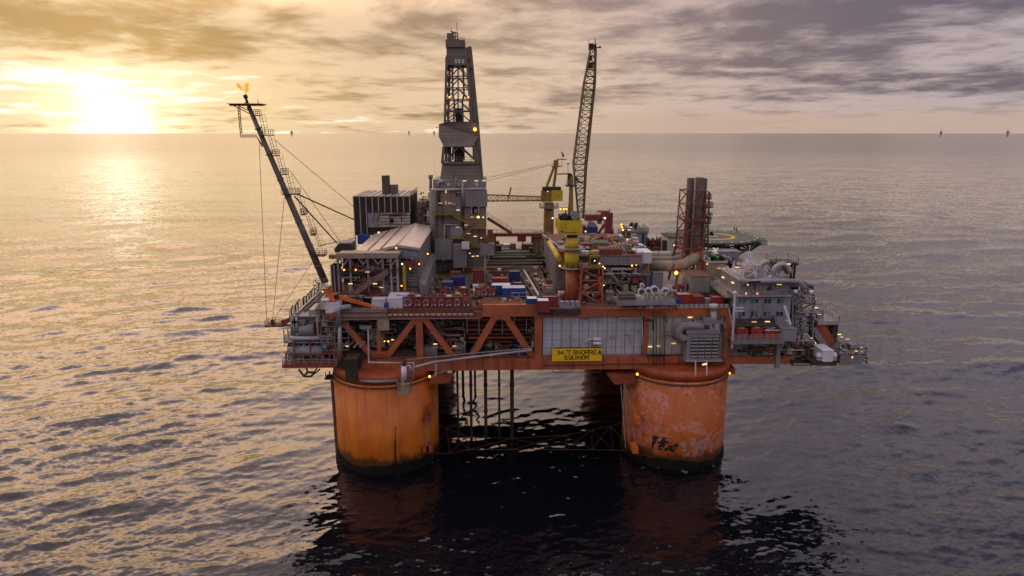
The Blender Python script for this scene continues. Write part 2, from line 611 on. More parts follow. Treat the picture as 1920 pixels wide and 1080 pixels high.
# pale band low over the horizon away from the sun
band = t.m('MULTIPLY', t.m('SUBTRACT', 1.0, t.smooth(z, .012, .040)), t.smooth(s_, .2, .4))
sky = t.mix(t.m('MULTIPLY', band, .8), sky, (.62, .44, .34))
# glow round the veiled sun, wider along the horizon
g1 = t.ramp(s_, [(0, (2.2, 2.0, 1.5)), (.014, (1.1, .95, .62)), (.028, (.36, .30, .17)), (.05, (.15, .115, .055)), (.09, (.09, .065, .028)), (.16, (.055, .038, .015)), (.26, (0, 0, 0))])
sky = t.mix(t.m('SUBTRACT', 1.0, t.m('MULTIPLY', dark, .8)), sky, t.mix(1.0, sky, g1, 'ADD'))
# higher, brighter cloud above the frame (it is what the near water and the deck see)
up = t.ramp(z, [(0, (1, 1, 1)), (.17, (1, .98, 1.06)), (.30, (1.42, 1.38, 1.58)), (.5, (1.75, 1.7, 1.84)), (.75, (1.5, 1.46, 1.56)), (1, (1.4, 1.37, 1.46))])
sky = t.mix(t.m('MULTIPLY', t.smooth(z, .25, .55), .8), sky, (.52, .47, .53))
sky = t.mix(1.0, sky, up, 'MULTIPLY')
# bright patch added to the unseen sky, sunset side, to light sea and rig
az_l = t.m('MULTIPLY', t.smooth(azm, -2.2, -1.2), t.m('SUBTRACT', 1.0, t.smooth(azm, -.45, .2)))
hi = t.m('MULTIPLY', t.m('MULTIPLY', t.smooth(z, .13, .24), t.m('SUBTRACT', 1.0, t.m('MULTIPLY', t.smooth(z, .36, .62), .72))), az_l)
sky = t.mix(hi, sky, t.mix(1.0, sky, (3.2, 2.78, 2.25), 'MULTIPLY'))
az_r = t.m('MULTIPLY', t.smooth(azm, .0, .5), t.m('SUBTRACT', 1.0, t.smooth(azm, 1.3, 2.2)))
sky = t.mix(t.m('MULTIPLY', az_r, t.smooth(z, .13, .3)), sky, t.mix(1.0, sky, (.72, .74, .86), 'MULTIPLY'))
nis = t.n('ShaderNodeTexSky', sky_type='NISHITA')
nis.sun_disc = False
nis.sun_elevation = SUN_EL
nis.sun_rotation = SUN_AZ
nis.altitude = 80
nis.dust_density = 3
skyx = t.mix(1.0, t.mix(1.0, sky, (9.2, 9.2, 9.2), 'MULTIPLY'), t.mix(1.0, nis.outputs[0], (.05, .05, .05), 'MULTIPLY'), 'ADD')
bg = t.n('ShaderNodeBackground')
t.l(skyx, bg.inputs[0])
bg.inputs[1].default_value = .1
o = t.n('ShaderNodeOutputWorld')
t.l(bg.outputs[0], o.inputs[0])

ld = bpy.data.lights.new('sun', 'SUN')
ld.energy = .5
ld.angle = R(150)
ld.color = (1.0, .76, .46)
lo = bpy.data.objects.new('sun', ld)
COL.objects.link(lo)
lo.rotation_euler = (-SUND).to_track_quat('-Z', 'Y').to_euler()
lo.location = SUND * 400
scene.view_settings.view_transform = 'Standard'
scene.view_settings.look = 'None'
scene.view_settings.exposure = 0.0
scene.view_settings.gamma = 1.0
scene.cycles.max_bounces = 6
scene.cycles.caustics_reflective = False
scene.cycles.caustics_refractive = False
scene.cycles.sample_clamp_indirect = 4.0


# ------------------------------------------------------------------ sea
def field(N, L, lo, hi, seed, wind, spread, rms):
    rs = np.random.RandomState(seed)
    k = np.fft.fftfreq(N, L / N)
    kx, ky = np.meshgrid(k, k)
    kk = np.hypot(kx, ky)
    kk[0, 0] = 1e-9
    lam = 1 / kk
    a = np.where((lam > lo) & (lam < hi), kk ** -1.9, 0.0)
    ca = (kx * math.cos(wind) + ky * math.sin(wind)) / kk
    a = a * (np.abs(ca) ** spread + .05)
    ph = rs.randn(N, N) + 1j * rs.randn(N, N)
    h = np.real(np.fft.ifft2(a * ph))
    g = h / h.std()
    g = g + .22 * (g * g - 1)          # peaked crests, flat troughs
    return (g * rms).astype(np.float32)


def sample(h, L, x, y, rot):
    N = h.shape[0]
    c, s = math.cos(rot), math.sin(rot)
    u = (x * c - y * s) / L * N
    v = (x * s + y * c) / L * N
    i = np.floor(u).astype(np.int64)
    j = np.floor(v).astype(np.int64)
    fu = (u - i).astype(np.float32)
    fv = (v - j).astype(np.float32)
    fu = fu * fu * (3 - 2 * fu)
    fv = fv * fv * (3 - 2 * fv)
    i0, i1, j0, j1 = i % N, (i + 1) % N, j % N, (j + 1) % N
    return (h[j0, i0] * (1 - fu) + h[j0, i1] * fu) * (1 - fv) + (h[j1, i0] * (1 - fu) + h[j1, i1] * fu) * fv


def lee(x, y):
    '''the waves are lower in the lee of the legs and pontoons'''
    q = np.sqrt(((x - 2) / 95.0) ** 2 + ((y - 10) / 120.0) ** 2)
    q = np.clip((q - .55) / .6, 0, 1)
    return .42 + .58 * q * q * (3 - 2 * q)


def make_sea():
    r = [40.0]
    while r[-1] < 700:
        r.append(r[-1] + max(.28, r[-1] ** 2 / 53000.0 * 1.0))
    while r[-1] < 90000:
        r.append(r[-1] * 1.06)
    r = np.array(r)
    fine = np.linspace(-52, 52, 1060)
    coarse = np.linspace(52, 308, 90)[1:-1]
    ang = np.radians(np.concatenate([fine, coarse])) + YAW
    nr, na = len(r), len(ang)
    A, RR = np.meshgrid(ang, r)
    x = CAM.x + RR * np.sin(A)
    y = CAM.y + RR * np.cos(A)
    dr = np.gradient(r)[:, None] * np.ones_like(A)
    dr = np.maximum(dr, RR * np.radians(104 / 1060))
    z = np.zeros_like(x)
    W = R(110)
    for (N, L, lo_, hi_, seed, sprd, rms, rot) in ((256, 640.0, 22, 75, 3, 2.5, .26, .0), (256, 233.0, 8, 24, 5, 1.8, .155, .25), (256, 91.0, 3.0, 9, 8, 1.6, .08, -.3), (256, 37.0, 1.0, 3.4, 13, 1.2, .036, .5)):
        f = field(N, L, lo_, hi_, seed, W + rot, sprd, rms)
        fade = np.clip((lo_ * 1.2 / dr - 1.2) / 1.5, 0, 1)
        z += sample(f, L, x, y, rot) * fade
    z *= lee(x, y)
    # calmer, lifted water round the columns is left to the shader
    co = np.stack([x, y, z], -1).astype(np.float32).reshape(-1, 3)
    ii, jj = np.meshgrid(np.arange(nr - 1), np.arange(na), indexing='ij')
    j2 = (jj + 1) % na
    q = np.stack([ii * na + jj, ii * na + j2, (ii + 1) * na + j2, (ii + 1) * na + jj], -1).reshape(-1, 4)[:, ::-1]
    c = len(co)
    co = np.vstack([co, [[CAM.x, CAM.y, 0]]]).astype(np.float32)
    me = bpy.data.meshes.new('sea')
    tri = np.stack([np.full(na, c), (np.arange(na) + 1) % na, np.arange(na)], -1)
    nq, nt = len(q), len(tri)
    me.vertices.add(len(co))
    me.vertices.foreach_set('co', co.ravel())
    me.loops.add(nq * 4 + nt * 3)
    me.loops.foreach_set('vertex_index', np.concatenate([q.ravel(), tri.ravel()]).astype(np.int32))
    me.polygons.add(nq + nt)
    me.polygons.foreach_set('loop_start', np.concatenate([np.arange(nq) * 4, nq * 4 + np.arange(nt) * 3]).astype(np.int32))
    me.polygons.foreach_set('use_smooth', np.ones(nq + nt, dtype=bool))
    me.update()
    me.validate()
    ob = bpy.data.objects.new('sea', me)
    COL.objects.link(ob)
    ob['kind'] = 'structure'
    m, t = newmat('sea water')
    pos = t.n('ShaderNodeTexCoord').outputs['Object']
    mp = t.n('ShaderNodeMapping')
    t.l(pos, mp.inputs[0])
    mp.inputs['Rotation'].default_value = (0, 0, R(-18))
    mp.inputs['Scale'].default_value = (.55, 1.0, 1)
    p = mp.outputs[0]
    dist = t.vm('LENGTH', t.vm('SUBTRACT', pos, (CAM.x, CAM.y, 0)))
    far = t.smooth(dist, 150.0, 900.0)
    def slope(scale, k, det, farmix):
        c = t.vm('SUBTRACT', t.noise(p, scale, det, .6, color=True), (.5, .5, .5))
        kk = t.m('MULTIPLY', k, t.m('ADD', 1.0 - farmix, t.m('MULTIPLY', far, farmix))) if farmix else k
        return t.vm('SCALE', c, scale=kk)
    sl = t.vm('ADD', slope(1.5, .42, 3, 0), slope(.42, .44, 4, .3))
    sl = t.vm('ADD', sl, slope(.06, .22, 3, .8))
    sl = t.vm('ADD', sl, slope(.8, .44, 3, .2))
    # wind streaks: large patches of smoother and rougher water
    mp2 = t.n('ShaderNodeMapping')
    t.l(pos, mp2.inputs[0])
    mp2.inputs['Rotation'].default_value = (0, 0, R(-8))
    mp2.inputs['Scale'].default_value = (.3, 1.0, 1)
    st = t.m('ADD', t.m('MULTIPLY', t.noise(mp2.outputs[0], .0045, 5, .62), .6), t.m('MULTIPLY', t.noise(mp2.outputs[0], .03, 4, .6), .4))
    sl = t.vm('SCALE', sl, scale=t.m('MULTIPLY', t.m('ADD', .4, t.m('MULTIPLY', t.smooth(st, .36, .66), 1.1)), t.m('MULTIPLY', t.m('ADD', .36, t.m('MULTIPLY', t.smooth(t.vm('LENGTH', t.vm('MULTIPLY', t.vm('SUBTRACT', pos, (2, 10, 0)), (1 / 95.0, 1 / 120.0, 0))), .55, 1.15), .64)), t.m('ADD', 1.0, t.m('MULTIPLY', t.smooth(dist, 250.0, 2500.0), .5)))))
    sp_ = t.n('ShaderNodeSeparateXYZ')
    t.l(sl, sp_.inputs[0])
    cbn = t.n('ShaderNodeCombineXYZ')
    t.l(sp_.outputs[0], cbn.inputs[0])
    t.l(sp_.outputs[1], cbn.inputs[1])
    geo = t.n('ShaderNodeNewGeometry')
    nrm = t.vm('NORMALIZE', t.vm('ADD', geo.outputs['Normal'], cbn.outputs[0]))
    b = t.n('ShaderNodeBsdfPrincipled')
    b.inputs['Base Color'].default_value = (.0035, .0045, .007, 1)
    t.l(t.m('ADD', .06, t.m('MULTIPLY', t.smooth(dist, 300.0, 4000.0), .115)), b.inputs['Roughness'])
    b.inputs['IOR'].default_value = SEA_IOR
    t.l(nrm, b.inputs['Normal'])
    o = t.n('ShaderNodeOutputMaterial')
    t.l(b.outputs[0], o.inputs[0])
    # churned foam where the swell breaks against the legs
    fm = None
    for lx in (LX, RX):
        dd = t.vm('LENGTH', t.vm('MULTIPLY', t.vm('SUBTRACT', pos, (lx, 0, 0)), (1, 1, 0)))
        rg = t.m('SUBTRACT', 1.0, t.smooth(dd, 12.6, 15.5 if lx < 0 else 18.0))
        fm = rg if fm is None else t.m('MAXIMUM', fm, rg)
    fn = t.smooth(t.m('ADD', t.noise(pos, .33, 8, .75), t.m('MULTIPLY', fm, .10)), .66, .76)
    fm = t.m('MULTIPLY', t.m('MULTIPLY', fn, t.smooth(fm, 0.0, .3)), .5)
    df = t.n('ShaderNodeBsdfDiffuse')
    df.inputs[0].default_value = (.32, .33, .34, 1)
    mx = t.n('ShaderNodeMixShader')
    t.l(fm, mx.inputs[0])
    t.l(b.outputs[0], mx.inputs[1])
    t.l(df.outputs[0], mx.inputs[2])
    t.l(mx.outputs[0], o.inputs[0])
    me.materials.append(m)
    return ob


SEA_IOR = 1.5
LX, RX, BY = -35.7, 35.7, 72.0
make_sea()

# ------------------------------------------------------------------ the four legs
def leg(x, y, mat, label, front):
    T = Thing('hull_column', label, 'column', (x, y, 0), 'columns that carry the platform')
    T.part('shaft', MB().lathe(x, y, [(12.5, -8), (12.5, 22.0)], 72), mat)
    T.part('head_drum', MB().lathe(x, y, [(12.5, 22.01), (12.5, 24.5)], 72), 'drum')
    n = 72
    mb = MB()
    rs = random.Random(x + y)
    tops = [2.2 + .5 * math.sin(k * .31 + x) + rs.uniform(-.35, .35) for k in range(n)]
    vs, fs = [], []
    for rr, zz in ((12.62, None), (12.85, .6), (12.85, -8)):
        for k in range(n):
            a = 2 * math.pi * k / n
            vs.append((x + rr * math.cos(a), y + rr * math.sin(a), tops[k] if zz is None else zz))
    for i in range(2):
        for k in range(n):
            fs.append((i * n + k, (i + 1) * n + k, (i + 1) * n + (k + 1) % n, i * n + (k + 1) % n))
    T.part('weed_band', mb.add(vs, fs, True), 'weed')
    if front:
        T.part('head_ring', MB().lathe(x, y, [(12.52, 21.2), (12.72, 21.2), (12.72, 21.6), (12.52, 21.6)], 72, caps=False), 'brown')
    return T


LX, RX, BY = -35.7, 35.7, 72.0
L1 = leg(LX, 0, 'column', 'smooth bright orange column under the flare boom end of the deck', True)
L2 = leg(RX, 0, 'peeled', 'orange column with peeling pink and rusty paint under the louvred unit', True)
leg(LX, BY, 'column', 'orange column at the back standing behind the smooth orange column', False)
leg(RX, BY, 'column', 'orange column at the back standing behind the peeling orange column', False)
# ------------------------------------------------------------------ main deck frame (front truss plane at y = YT)
YT = -6.0
YB = 71.0
ZL0, ZL1 = 23.4, 26.5        # lower girder
ZU1 = 38.2                   # main deck level


def XF(px, py, Y=YT):
    return at(px, py, Y).x


D = Thing('platform_deck', 'orange steel truss deck frame spanning between the platform legs', 'deck', (0, 0, ZL0))
xa, xb = XF(636, 680), XF(1366, 680)
D.box('lower_girder', 'orange', xa, xb, YT - .7, YT + .7, ZL0, ZL1)
for i in range(26):
    x = xa + 1.5 + i * (xb - xa - 3) / 25
    D.box('stiffener', 'redorange', x - .08, x + .08, YT - .95, YT - .7, ZL0 + .1, ZL1 - .1)
D.box('upper_girder', 'orange', XF(905, 580), XF(1008, 580), YT - .8, YT + .7, at(950, 592, YT).z, at(950, 570, YT).z)
D.box('upper_girder', 'redorange', XF(640, 588), XF(905, 588) - .02, YT - .7, YT + .7, at(770, 596, YT).z, at(770, 584, YT).z)
D.box('upper_girder', 'orange', XF(1008, 588) + .02, XF(1366, 588), YT - .75, YT + .7, at(1190, 592, YT).z, at(1190, 577, YT).z)
for (px, wpx) in ((632, 17), (787, 13), (1009, 14), (1210, 8), (1364, 17)):
    x0, x1 = XF(px - wpx / 2, 630), XF(px + wpx / 2, 630)
    D.box('post', 'orange', x0, x1, YT - .6, YT + .6, ZL1, 36.4)
for (a, b_, wd) in (((640, 600), (703, 676), 1.35), ((710, 600), (712, 676), .9), ((782, 594), (722, 676), 1.3), ((794, 594), (852, 668), 1.35),
                    ((930, 590), (882, 668), 1.5), ((946, 590), (1000, 668), 1.5)):
    p, q = at(a[0], a[1], YT), at(b_[0], b_[1], YT)
    q.z = ZL1 - .3
    D.part('brace', MB().bar(p, q, .9, wd), 'orange')
g = MB()
for px in (640, 708, 785, 938, 1004):
    pass
p = at(938, 592, YT)
D.part('gusset_plate', MB().prism([(p.x - 2.6, p.z + .6), (p.x - 2.0, p.z - 1.2), (p.x, p.z - .6), (p.x + 2.0, p.z - 1.2), (p.x + 2.6, p.z + .6)], YT - .82, YT + .5), 'orange')
p = at(711, 676, YT)
D.part('gusset_plate', MB().prism([(p.x - 3.2, ZL1 - .3), (p.x + 3.0, ZL1 - .3), (p.x + 1.6, ZL1 + 1.6), (p.x - 1.6, ZL1 + 1.6)], YT - .5, YT + .5), 'orange')
D.box('lower_floor', 'brown', xa - .2, xb + 10, YT + .72, YB, ZL1 - .8, ZL1 - .3)
D.box('main_floor', 'deck', XF(612, 560) - 3, xb + 4, YT + .72, 78, ZU1 - .5, ZU1)
for i in range(6):
    y = YT + 12 + i * 12
    D.box('cross_beam', 'redorange', xa, xb, y - .5, y + .5, ZL0 + .2, ZL1 - .82)
D.box('rear_girder', 'redorange', xa, xb, YB, YB + 1, ZL0, ZL1)

# machinery core seen through the truss: separate modules on the lower floor
def module(name, label, x0, x1, y0, y1, z0, z1, mat, cat='module', seed=1, pipes=10, shelves=3, mats=('steel', 'darksteel', 'brown', 'tan')):
    T = Thing(name, label, cat, ((x0 + x1) / 2, (y0 + y1) / 2, z0))
    T.box('wall', mat, x0, x1, y0, y1, z0, z1)
    rs = random.Random(seed)
    for k in range(shelves):
        zz = z0 + (z1 - z0) * (k + .9) / (shelves + .6)
        T.box('gallery_floor', 'darksteel' if k % 2 else 'brown', x0, x1, y0 - 3.0, y0 - .02, zz, zz + .22)
        T.part('handrail', MB().rail([(x0, y0 - 2.95, zz + .22), (x1, y0 - 2.95, zz + .22)], 1.1, 1.7, .08), 'steel')
    for k in range(pipes):
        m = rs.choice(mats)
        if rs.random() < .65:
            zz = rs.uniform(z0 + .5, z1 - .5)
            a = rs.uniform(x0, x0 + (x1 - x0) * .4)
            b_ = rs.uniform(x0 + (x1 - x0) * .55, x1)
            yy = y0 - rs.uniform(.4, 2.6)
            T.pipe([(a, y0, zz), (a, yy, zz), (b_, yy, zz), (b_, yy, min(z1, max(z0, zz + rs.uniform(-3, 3))))], rs.uniform(.12, .32), m)
        else:
            a = rs.uniform(x0 + .5, x1 - .5)
            yy = y0 - rs.uniform(.4, 2.6)
            T.pipe([(a, yy, z0), (a, yy, z1)], rs.uniform(.12, .3), m)
    for k in range(pipes // 2):
        a = rs.uniform(x0 + .5, x1 - 2)
        wd, hh = rs.uniform(.8, 2.4), rs.uniform(.8, 2.2)
        zz = rs.choice([z0 + (z1 - z0) * (j + .9) / (shelves + .6) + .22 for j in range(shelves)] + [z0])
        T.box('equipment_cabinet', rs.choice(mats), a, min(a + wd, x1), y0 - rs.uniform(1.4, 2.2), y0 - .3, zz, min(zz + hh, z1))
    return T


x0, x1 = XF(640, 640), XF(788, 640)
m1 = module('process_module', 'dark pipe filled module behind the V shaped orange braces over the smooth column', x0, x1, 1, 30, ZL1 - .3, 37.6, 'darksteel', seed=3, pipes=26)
m1.tube(772, 661, -4.5); m1.tube(652, 649, -3)
m1.tube(679, 661, -4.5)
m1.flood(728, 640, -3.2, .3); m1.flood(721, 640, -3.2, .22); m1.tube(736, 637, -2.5, .7)
x2 = XF(872, 640)
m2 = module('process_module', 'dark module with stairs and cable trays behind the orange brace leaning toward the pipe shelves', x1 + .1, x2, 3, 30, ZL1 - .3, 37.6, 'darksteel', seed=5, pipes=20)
m2.tube(816, 645, -3); m2.tube(829, 645, -3, .7)
m2.tube(852, 649, -3.6); m2.tube(838, 636, -2, .6)
m2.part('stair', MB().stair((XF(805, 660, -1), -1, 27), (XF(838, 610, -1), -1, 36)), 'pale')
m2.part('stair', MB().stair((XF(838, 640, -2.5), -2.6, 29), (XF(810, 612, -2.5), -2.6, 35.5)), 'steel')
# shed + crate + tank standing on the lower floor
e = ext(852, 628, 873, 668, -3)
S = Thing('shed', 'small grey shed with a sloping roof below the truss on the lower deck', 'shed', ((e[0] + e[1]) / 2, -2, ZL1))
S.box('wall', 'grey', e[0], e[1], -3, 0, ZL1 - .3, e[3] - 1.5)
S.part('roof', MB().prism([(e[0] - 1.8, e[3] - 1.2), (e[1] + .5, e[3] - 2.2), (e[1] + .5, e[3] - 1.9), (e[0] - 1.8, e[3] - .9)], -3.4, .4), 'darksteel')
e = ext(796, 654, 820, 676, -4.4)
S = Thing('equipment_cabin', 'pale grey cabin box on the lower deck beside the vertical orange post', 'cabin', ((e[0] + e[1]) / 2, -3, ZL1))
S.box('wall', 'grey', e[0], e[1], -4.6, -1.6, ZL1 - .3, e[3])
S.box('door', 'steel', e[0] + .4, e[0] + 1.6, -4.66, -4.6, ZL1, e[3] - .5)
S.part('roof_edge', MB().box(e[0] - .15, e[1] + .15, -4.8, -1.4, e[3], e[3] + .15), 'pale')
e = ext(692, 620, 719, 676, -3.2)
S = Thing('storage_tank', 'tall beige tank standing behind the V shaped orange braces', 'tank', ((e[0] + e[1]) / 2, -2, ZL1))
S.part('shell', MB().lathe((e[0] + e[1]) / 2, -1.2, [(1.7, ZL1 - .3), (1.9, ZL1), (1.9, e[3] - .3), (1.2, e[3])], 20), 'beige')
S.part('hoop', MB().lathe((e[0] + e[1]) / 2, -1.2, [(1.95, 29.4), (2.02, 29.5), (2.02, 29.9), (1.95, 30)], 20), 'grey')
# pipe shelves: orange brown bays behind the second V
x3 = XF(1001, 640)
m3 = Thing('pipe_rack', 'rust orange racks of stored pipe stacked behind the inverted V brace', 'rack', ((x2 + x3) / 2, 4, ZL1))
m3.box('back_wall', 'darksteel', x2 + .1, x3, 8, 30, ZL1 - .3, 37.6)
for k, py in enumerate((598, 608, 617, 625, 632, 640)):
    zz = at(940, py, -1).z
    m3.box('shelf', 'orange' if k in (0, 2, 4) else 'brown', x2 + .4, XF(998, 620), -1 - .3, 7.9, zz - .28, zz + .1)
    for j in range(5):
        m3.pipe([(x2 + .6, .2 + j * 1.3, zz + .5), (XF(996, 620), .2 + j * 1.3, zz + .5)], .3, ('brown', 'redorange', 'darksteel', 'brown', 'navy')[(j + k) % 5], 'stored_pipe', 6)
for px in (876, 898, 920, 942, 964, 987):
    x = XF(px, 620, -1.4)
    m3.box('upright', 'pale', x - .13, x + .13, -1.6, -1.34, 31, 37.6)
for px, w_, mt in ((895, 3.2, 'navy'), (915, 2.2, 'darksteel'), (940, 3.4, 'brown'), (975, 3.6, 'blue')):
    x = XF(px, 660, -3)
    S = single('storage_bin', MB().box(x - w_ / 2, x + w_ / 2, -4.6, -2.4, ZL1 - .3, ZL1 + 1.3).box(x - w_ / 2 - .1, x + w_ / 2 + .1, -4.7, -2.3, ZL1 + 1.3, ZL1 + 1.45), mt,
               {895: 'dark navy bin nearest the diagonal pale pipe on the lower deck', 915: 'dark steel bin on the lower deck under the pipe shelves', 940: 'brown bin on the lower deck under the pipe shelves', 975: 'blue bin at the foot of the inverted V brace'}[px], 'bin')

# ------------------------------------------------------------------ white cladding wall and the name board
x0, x1 = XF(1018, 630), XF(1204, 630)
zb, zt = at(1110, 671, YT).z, at(1110, 592, YT).z
W = Thing('cladding_wall', 'pale panelled wall behind the yellow name board', 'wall', ((x0 + x1) / 2, YT, ZL1))
W.box('panel_sheet', 'panel', x0, x1, YT + .1, YT + .5, zb + .9, zt)
W.box('base_strip', 'grey', x0, x1, YT + .05, YT + .5, ZL1, zb + .88)
ribs = [x0 + i * 2.15 for i in range(1, 11)]
for x in ribs:
    W.box('rib', 'steel', x - .05, x + .05, YT - .0, YT + .1, zb + .9, zt)
for px in (1095, 1104):
    p = at(px, 593, YT - .4)
    W.box('junction_box', 'grey', p.x - .35, p.x + .35, YT - .4, YT + .08, p.z - .8, p.z + .5)
c = at(1120, 641, YT - .9)
W.part('white_cylinder', MB().pipe([(c.x - 1.0, YT - .6, c.z + .55), (c.x + 1.0, YT - .6, c.z + .55)], .42, 10), 'white')
W.part('white_cylinder', MB().pipe([(c.x - 1.0, YT - .6, c.z - .45), (c.x + 1.0, YT - .6, c.z - .45)], .42, 10), 'white')
W.pipe([(c.x - 1.0, YT - .6, c.z + .55), (c.x - 2.4, YT - .6, c.z + .5), (c.x - 2.6, YT - .6, c.z - .6)], .14, 'white')
W.box('bracket', 'orange', c.x - 1.2, c.x - .4, YT - .5, YT + .08, c.z - 1.2, c.z + .1)
x2, x3 = XF(1215, 630), XF(1357, 630)
W2 = Thing('cladding_wall', 'stained beige panelled wall behind the louvred ventilation unit', 'wall', ((x2 + x3) / 2, YT, ZL1))
W2.box('panel_sheet', 'panel2', x2, x3, YT + .1, YT + .5, ZL1, zt)
W2.tube(1294, 595, YT - .1, 1.2)
W2.tube(1219, 650, YT - .3); W2.tube(1235, 649, YT - .3); W2.tube(1263, 644, YT - .1, 1.2)
for i in range(8):
    x = x2 + 1.3 + i * 2.25
    W2.box('rib', 'grey', x - .06, x + .06, YT, YT + .1, ZL1, zt)
W2.box('floor_ledge', 'darksteel', x2 - .5, XF(1245, 670), YT - 1.2, YT + .05, ZL1 + .1, ZL1 + .4)
W2.part('handrail', MB().rail([(x2 - .4, YT - 1.15, ZL1 + .4), (XF(1245, 670), YT - 1.15, ZL1 + .4)], 1.1, 1.5), 'steel')
e0 = XF(1200, 600, YT - 1)
W2.pipe([(XF(1161, 597, YT - 1), YT - 1, at(1161, 597, YT - 1).z), (XF(1203, 597, YT - 1), YT - 1, at(1203, 597, YT - 1).z), (XF(1207, 580, YT - 1), YT - 1, at(1207, 580, YT - 1).z)], .16, 'pale')
W2.pipe([(XF(1204, 600, YT - 1), YT - 1, at(1204, 600, YT - 1).z), (XF(1205, 672, YT - 1), YT - 1, ZL1)], .16, 'pale')
for px in (1226, 1231, 1238, 1246):
    W2.pipe([(XF(px, 577, YT - 1.6), YT - 1.6, 37.6), (XF(px, 676, YT - 1.6), YT - 1.6, 24)], .09, 'darksteel', 'hose', 5)

e = ext(1035, 653.5, 1128.5, 677, YT - 1.3)
B = Thing('name_board', 'yellow name board with black lettering fixed to the pale panelled wall', 'sign', ((e[0] + e[1]) / 2, YT - 1.2, e[2]))
B.box('board', 'sign', e[0], e[1], YT - 1.3, YT - 1.18, e[2], e[3])
B.box('backing_frame', 'darksteel', e[0] + .4, e[1] - .4, YT - 1.16, YT - .72, e[2] + .2, e[3] + .12)


O_ = [(.3, 0), (.7, 0), (.95, .22), (1, .5), (.95, .78), (.7, 1), (.3, 1), (.05, .78), (0, .5), (.05, .22), (.3, 0)]
GLYPH = {'S': [[(.95, .8), (.7, 1), (.3, 1), (.05, .82), (.05, .65), (.3, .53), (.7, .47), (.95, .35), (.95, .18), (.7, 0), (.3, 0), (.03, .2)]],
         'N': [[(0, 0), (0, 1), (1, 0), (1, 1)]], 'O': [O_], 'Q': [O_, [(.6, .3), (1, -.03)]],
         'R': [[(0, 0), (0, 1), (.7, 1), (.95, .88), (.95, .62), (.7, .5), (0, .5)], [(.55, .5), (1, 0)]],
         'E': [[(.95, 1), (0, 1), (0, 0), (1, 0)], [(0, .52), (.88, .52)]], 'A': [[(0, 0), (.5, 1), (1, 0)], [(.2, .34), (.8, .34)]],
         'U': [[(0, 1), (0, .25), (.2, 0), (.8, 0), (1, .25), (1, 1)]], 'I': [[(.5, 0), (.5, 1)]],
         '3': [[(.05, .82), (.3, 1), (.75, 1), (.95, .82), (.95, .65), (.7, .53), (.4, .53)], [(.7, .53), (1, .35), (.95, .15), (.7, 0), (.3, 0), (.02, .18)]],
         '4': [[(.75, 0), (.75, 1), (0, .3), (1, .3)]], '7': [[(0, 1), (1, 1), (.35, 0)]]}


def text(T, txt, px0, px1, py0, py1, Y, mat, stroke, gap=.28):
    """painted capitals laid out between two picture columns, each stroke a thin raised bar"""
    a, b_ = at(px0, (py0 + py1) / 2, Y).x, at(px1, (py0 + py1) / 2, Y).x
    z1, z0 = at(px0, py0, Y).z, at(px0, py1, Y).z
    ws = [.28 if c == 'I' else 1.0 for c in txt]
    u = (b_ - a) / (sum(ws) + gap * (len(txt) - 1))
    mb, x = MB(), a
    for c, w_ in zip(txt, ws):
        for st_ in GLYPH[c]:
            pts = [Vector((x + p[0] * u * w_, Y, z0 + p[1] * (z1 - z0))) for p in st_]
            for p, q in zip(pts, pts[1:]):
                e_ = (q - p).normalized() * stroke * .4
                mb.bar(p - e_, q + e_, .03, stroke) if abs((q - p).normalized().z) < .95 else mb.box(p.x - stroke / 2, p.x + stroke / 2, Y - .015, Y + .015, min(p.z, q.z) - stroke * .4, max(p.z, q.z) + stroke * .4)
        x += u * (w_ + gap)
    return T.part('lettering', mb, mat)


YS = YT - 1.33
text(B, '34', 1044.3, 1057, 657.4, 664.6, YS, 'letter', .15)
text(B, '7', 1064.8, 1069.4, 657.4, 664.6, YS, 'letter', .15)
text(B, 'SNORRE', 1075, 1119, 657.2, 664.4, YS, 'letter', .16, .34)
text(B, 'A', 1121.4, 1127.6, 657.0, 664.4, YS, 'letter', .22)
text(B, 'EQUINOR', 1059.5, 1104, 667.2, 673.8, YS, 'letter', .17, .32)
p = at(1061.5, 660.5, YS)
B.part('faded_slash', MB().bar((p.x - .28, YS, p.z - .6), (p.x + .2, YS, p.z + .6), .04, .08), 'dullyellow')
for px in (1063.5, 1103.5):
    p = at(px, 656.5, YS)
    B.box('red_lamp', 'darkred', p.x - .12, p.x + .12, YS - .25, YS, p.z - .12, p.z + .12)

# ------------------------------------------------------------------ overhanging end module (sea side toward the sun)
e = ext(528, 570, 640, 690, -8)
xl, xr = XF(529, 690, -8), XF(640, 690, -8)
zf = at(580, 690, -8).z
N = Thing('end_module', 'grey overhanging machinery module with corrugated tank on the sunset end', 'module', ((xl + xr) / 2, 5, zf))
N.part('floor', MB().slab([(xl, -8), (xr - .75, -8.0), (xr - .75, 30), (xl, 30)], zf, zf + .8), 'redorange')
z2 = at(580, 641, -7.5).z
z3 = at(580, 594, -7).z
xu = XF(543, 600, -7)
N.box('lower_house', 'grey', xl + 1.2, XF(618, 660, -5), -4.5, 28, zf + .8, z2 - .4)
N.box('upper_floor', 'steel', xl + .6, xr - 1.2, -7.4, 29, z2 - .35, z2)
N.box('upper_house', 'greyclad', xu, XF(594, 610, -5.5), -5.6, 26, z2, z3 - .3)
N.box('roof_plate', 'steel', xu - .3, XF(600, 594, -6), -6.4, 27, z3 - .3, z3)
N.box('side_house', 'ribclad', XF(596, 610, -4.5), XF(622, 610, -4.5), -4.6, 26, z2, z3 + 1.2)
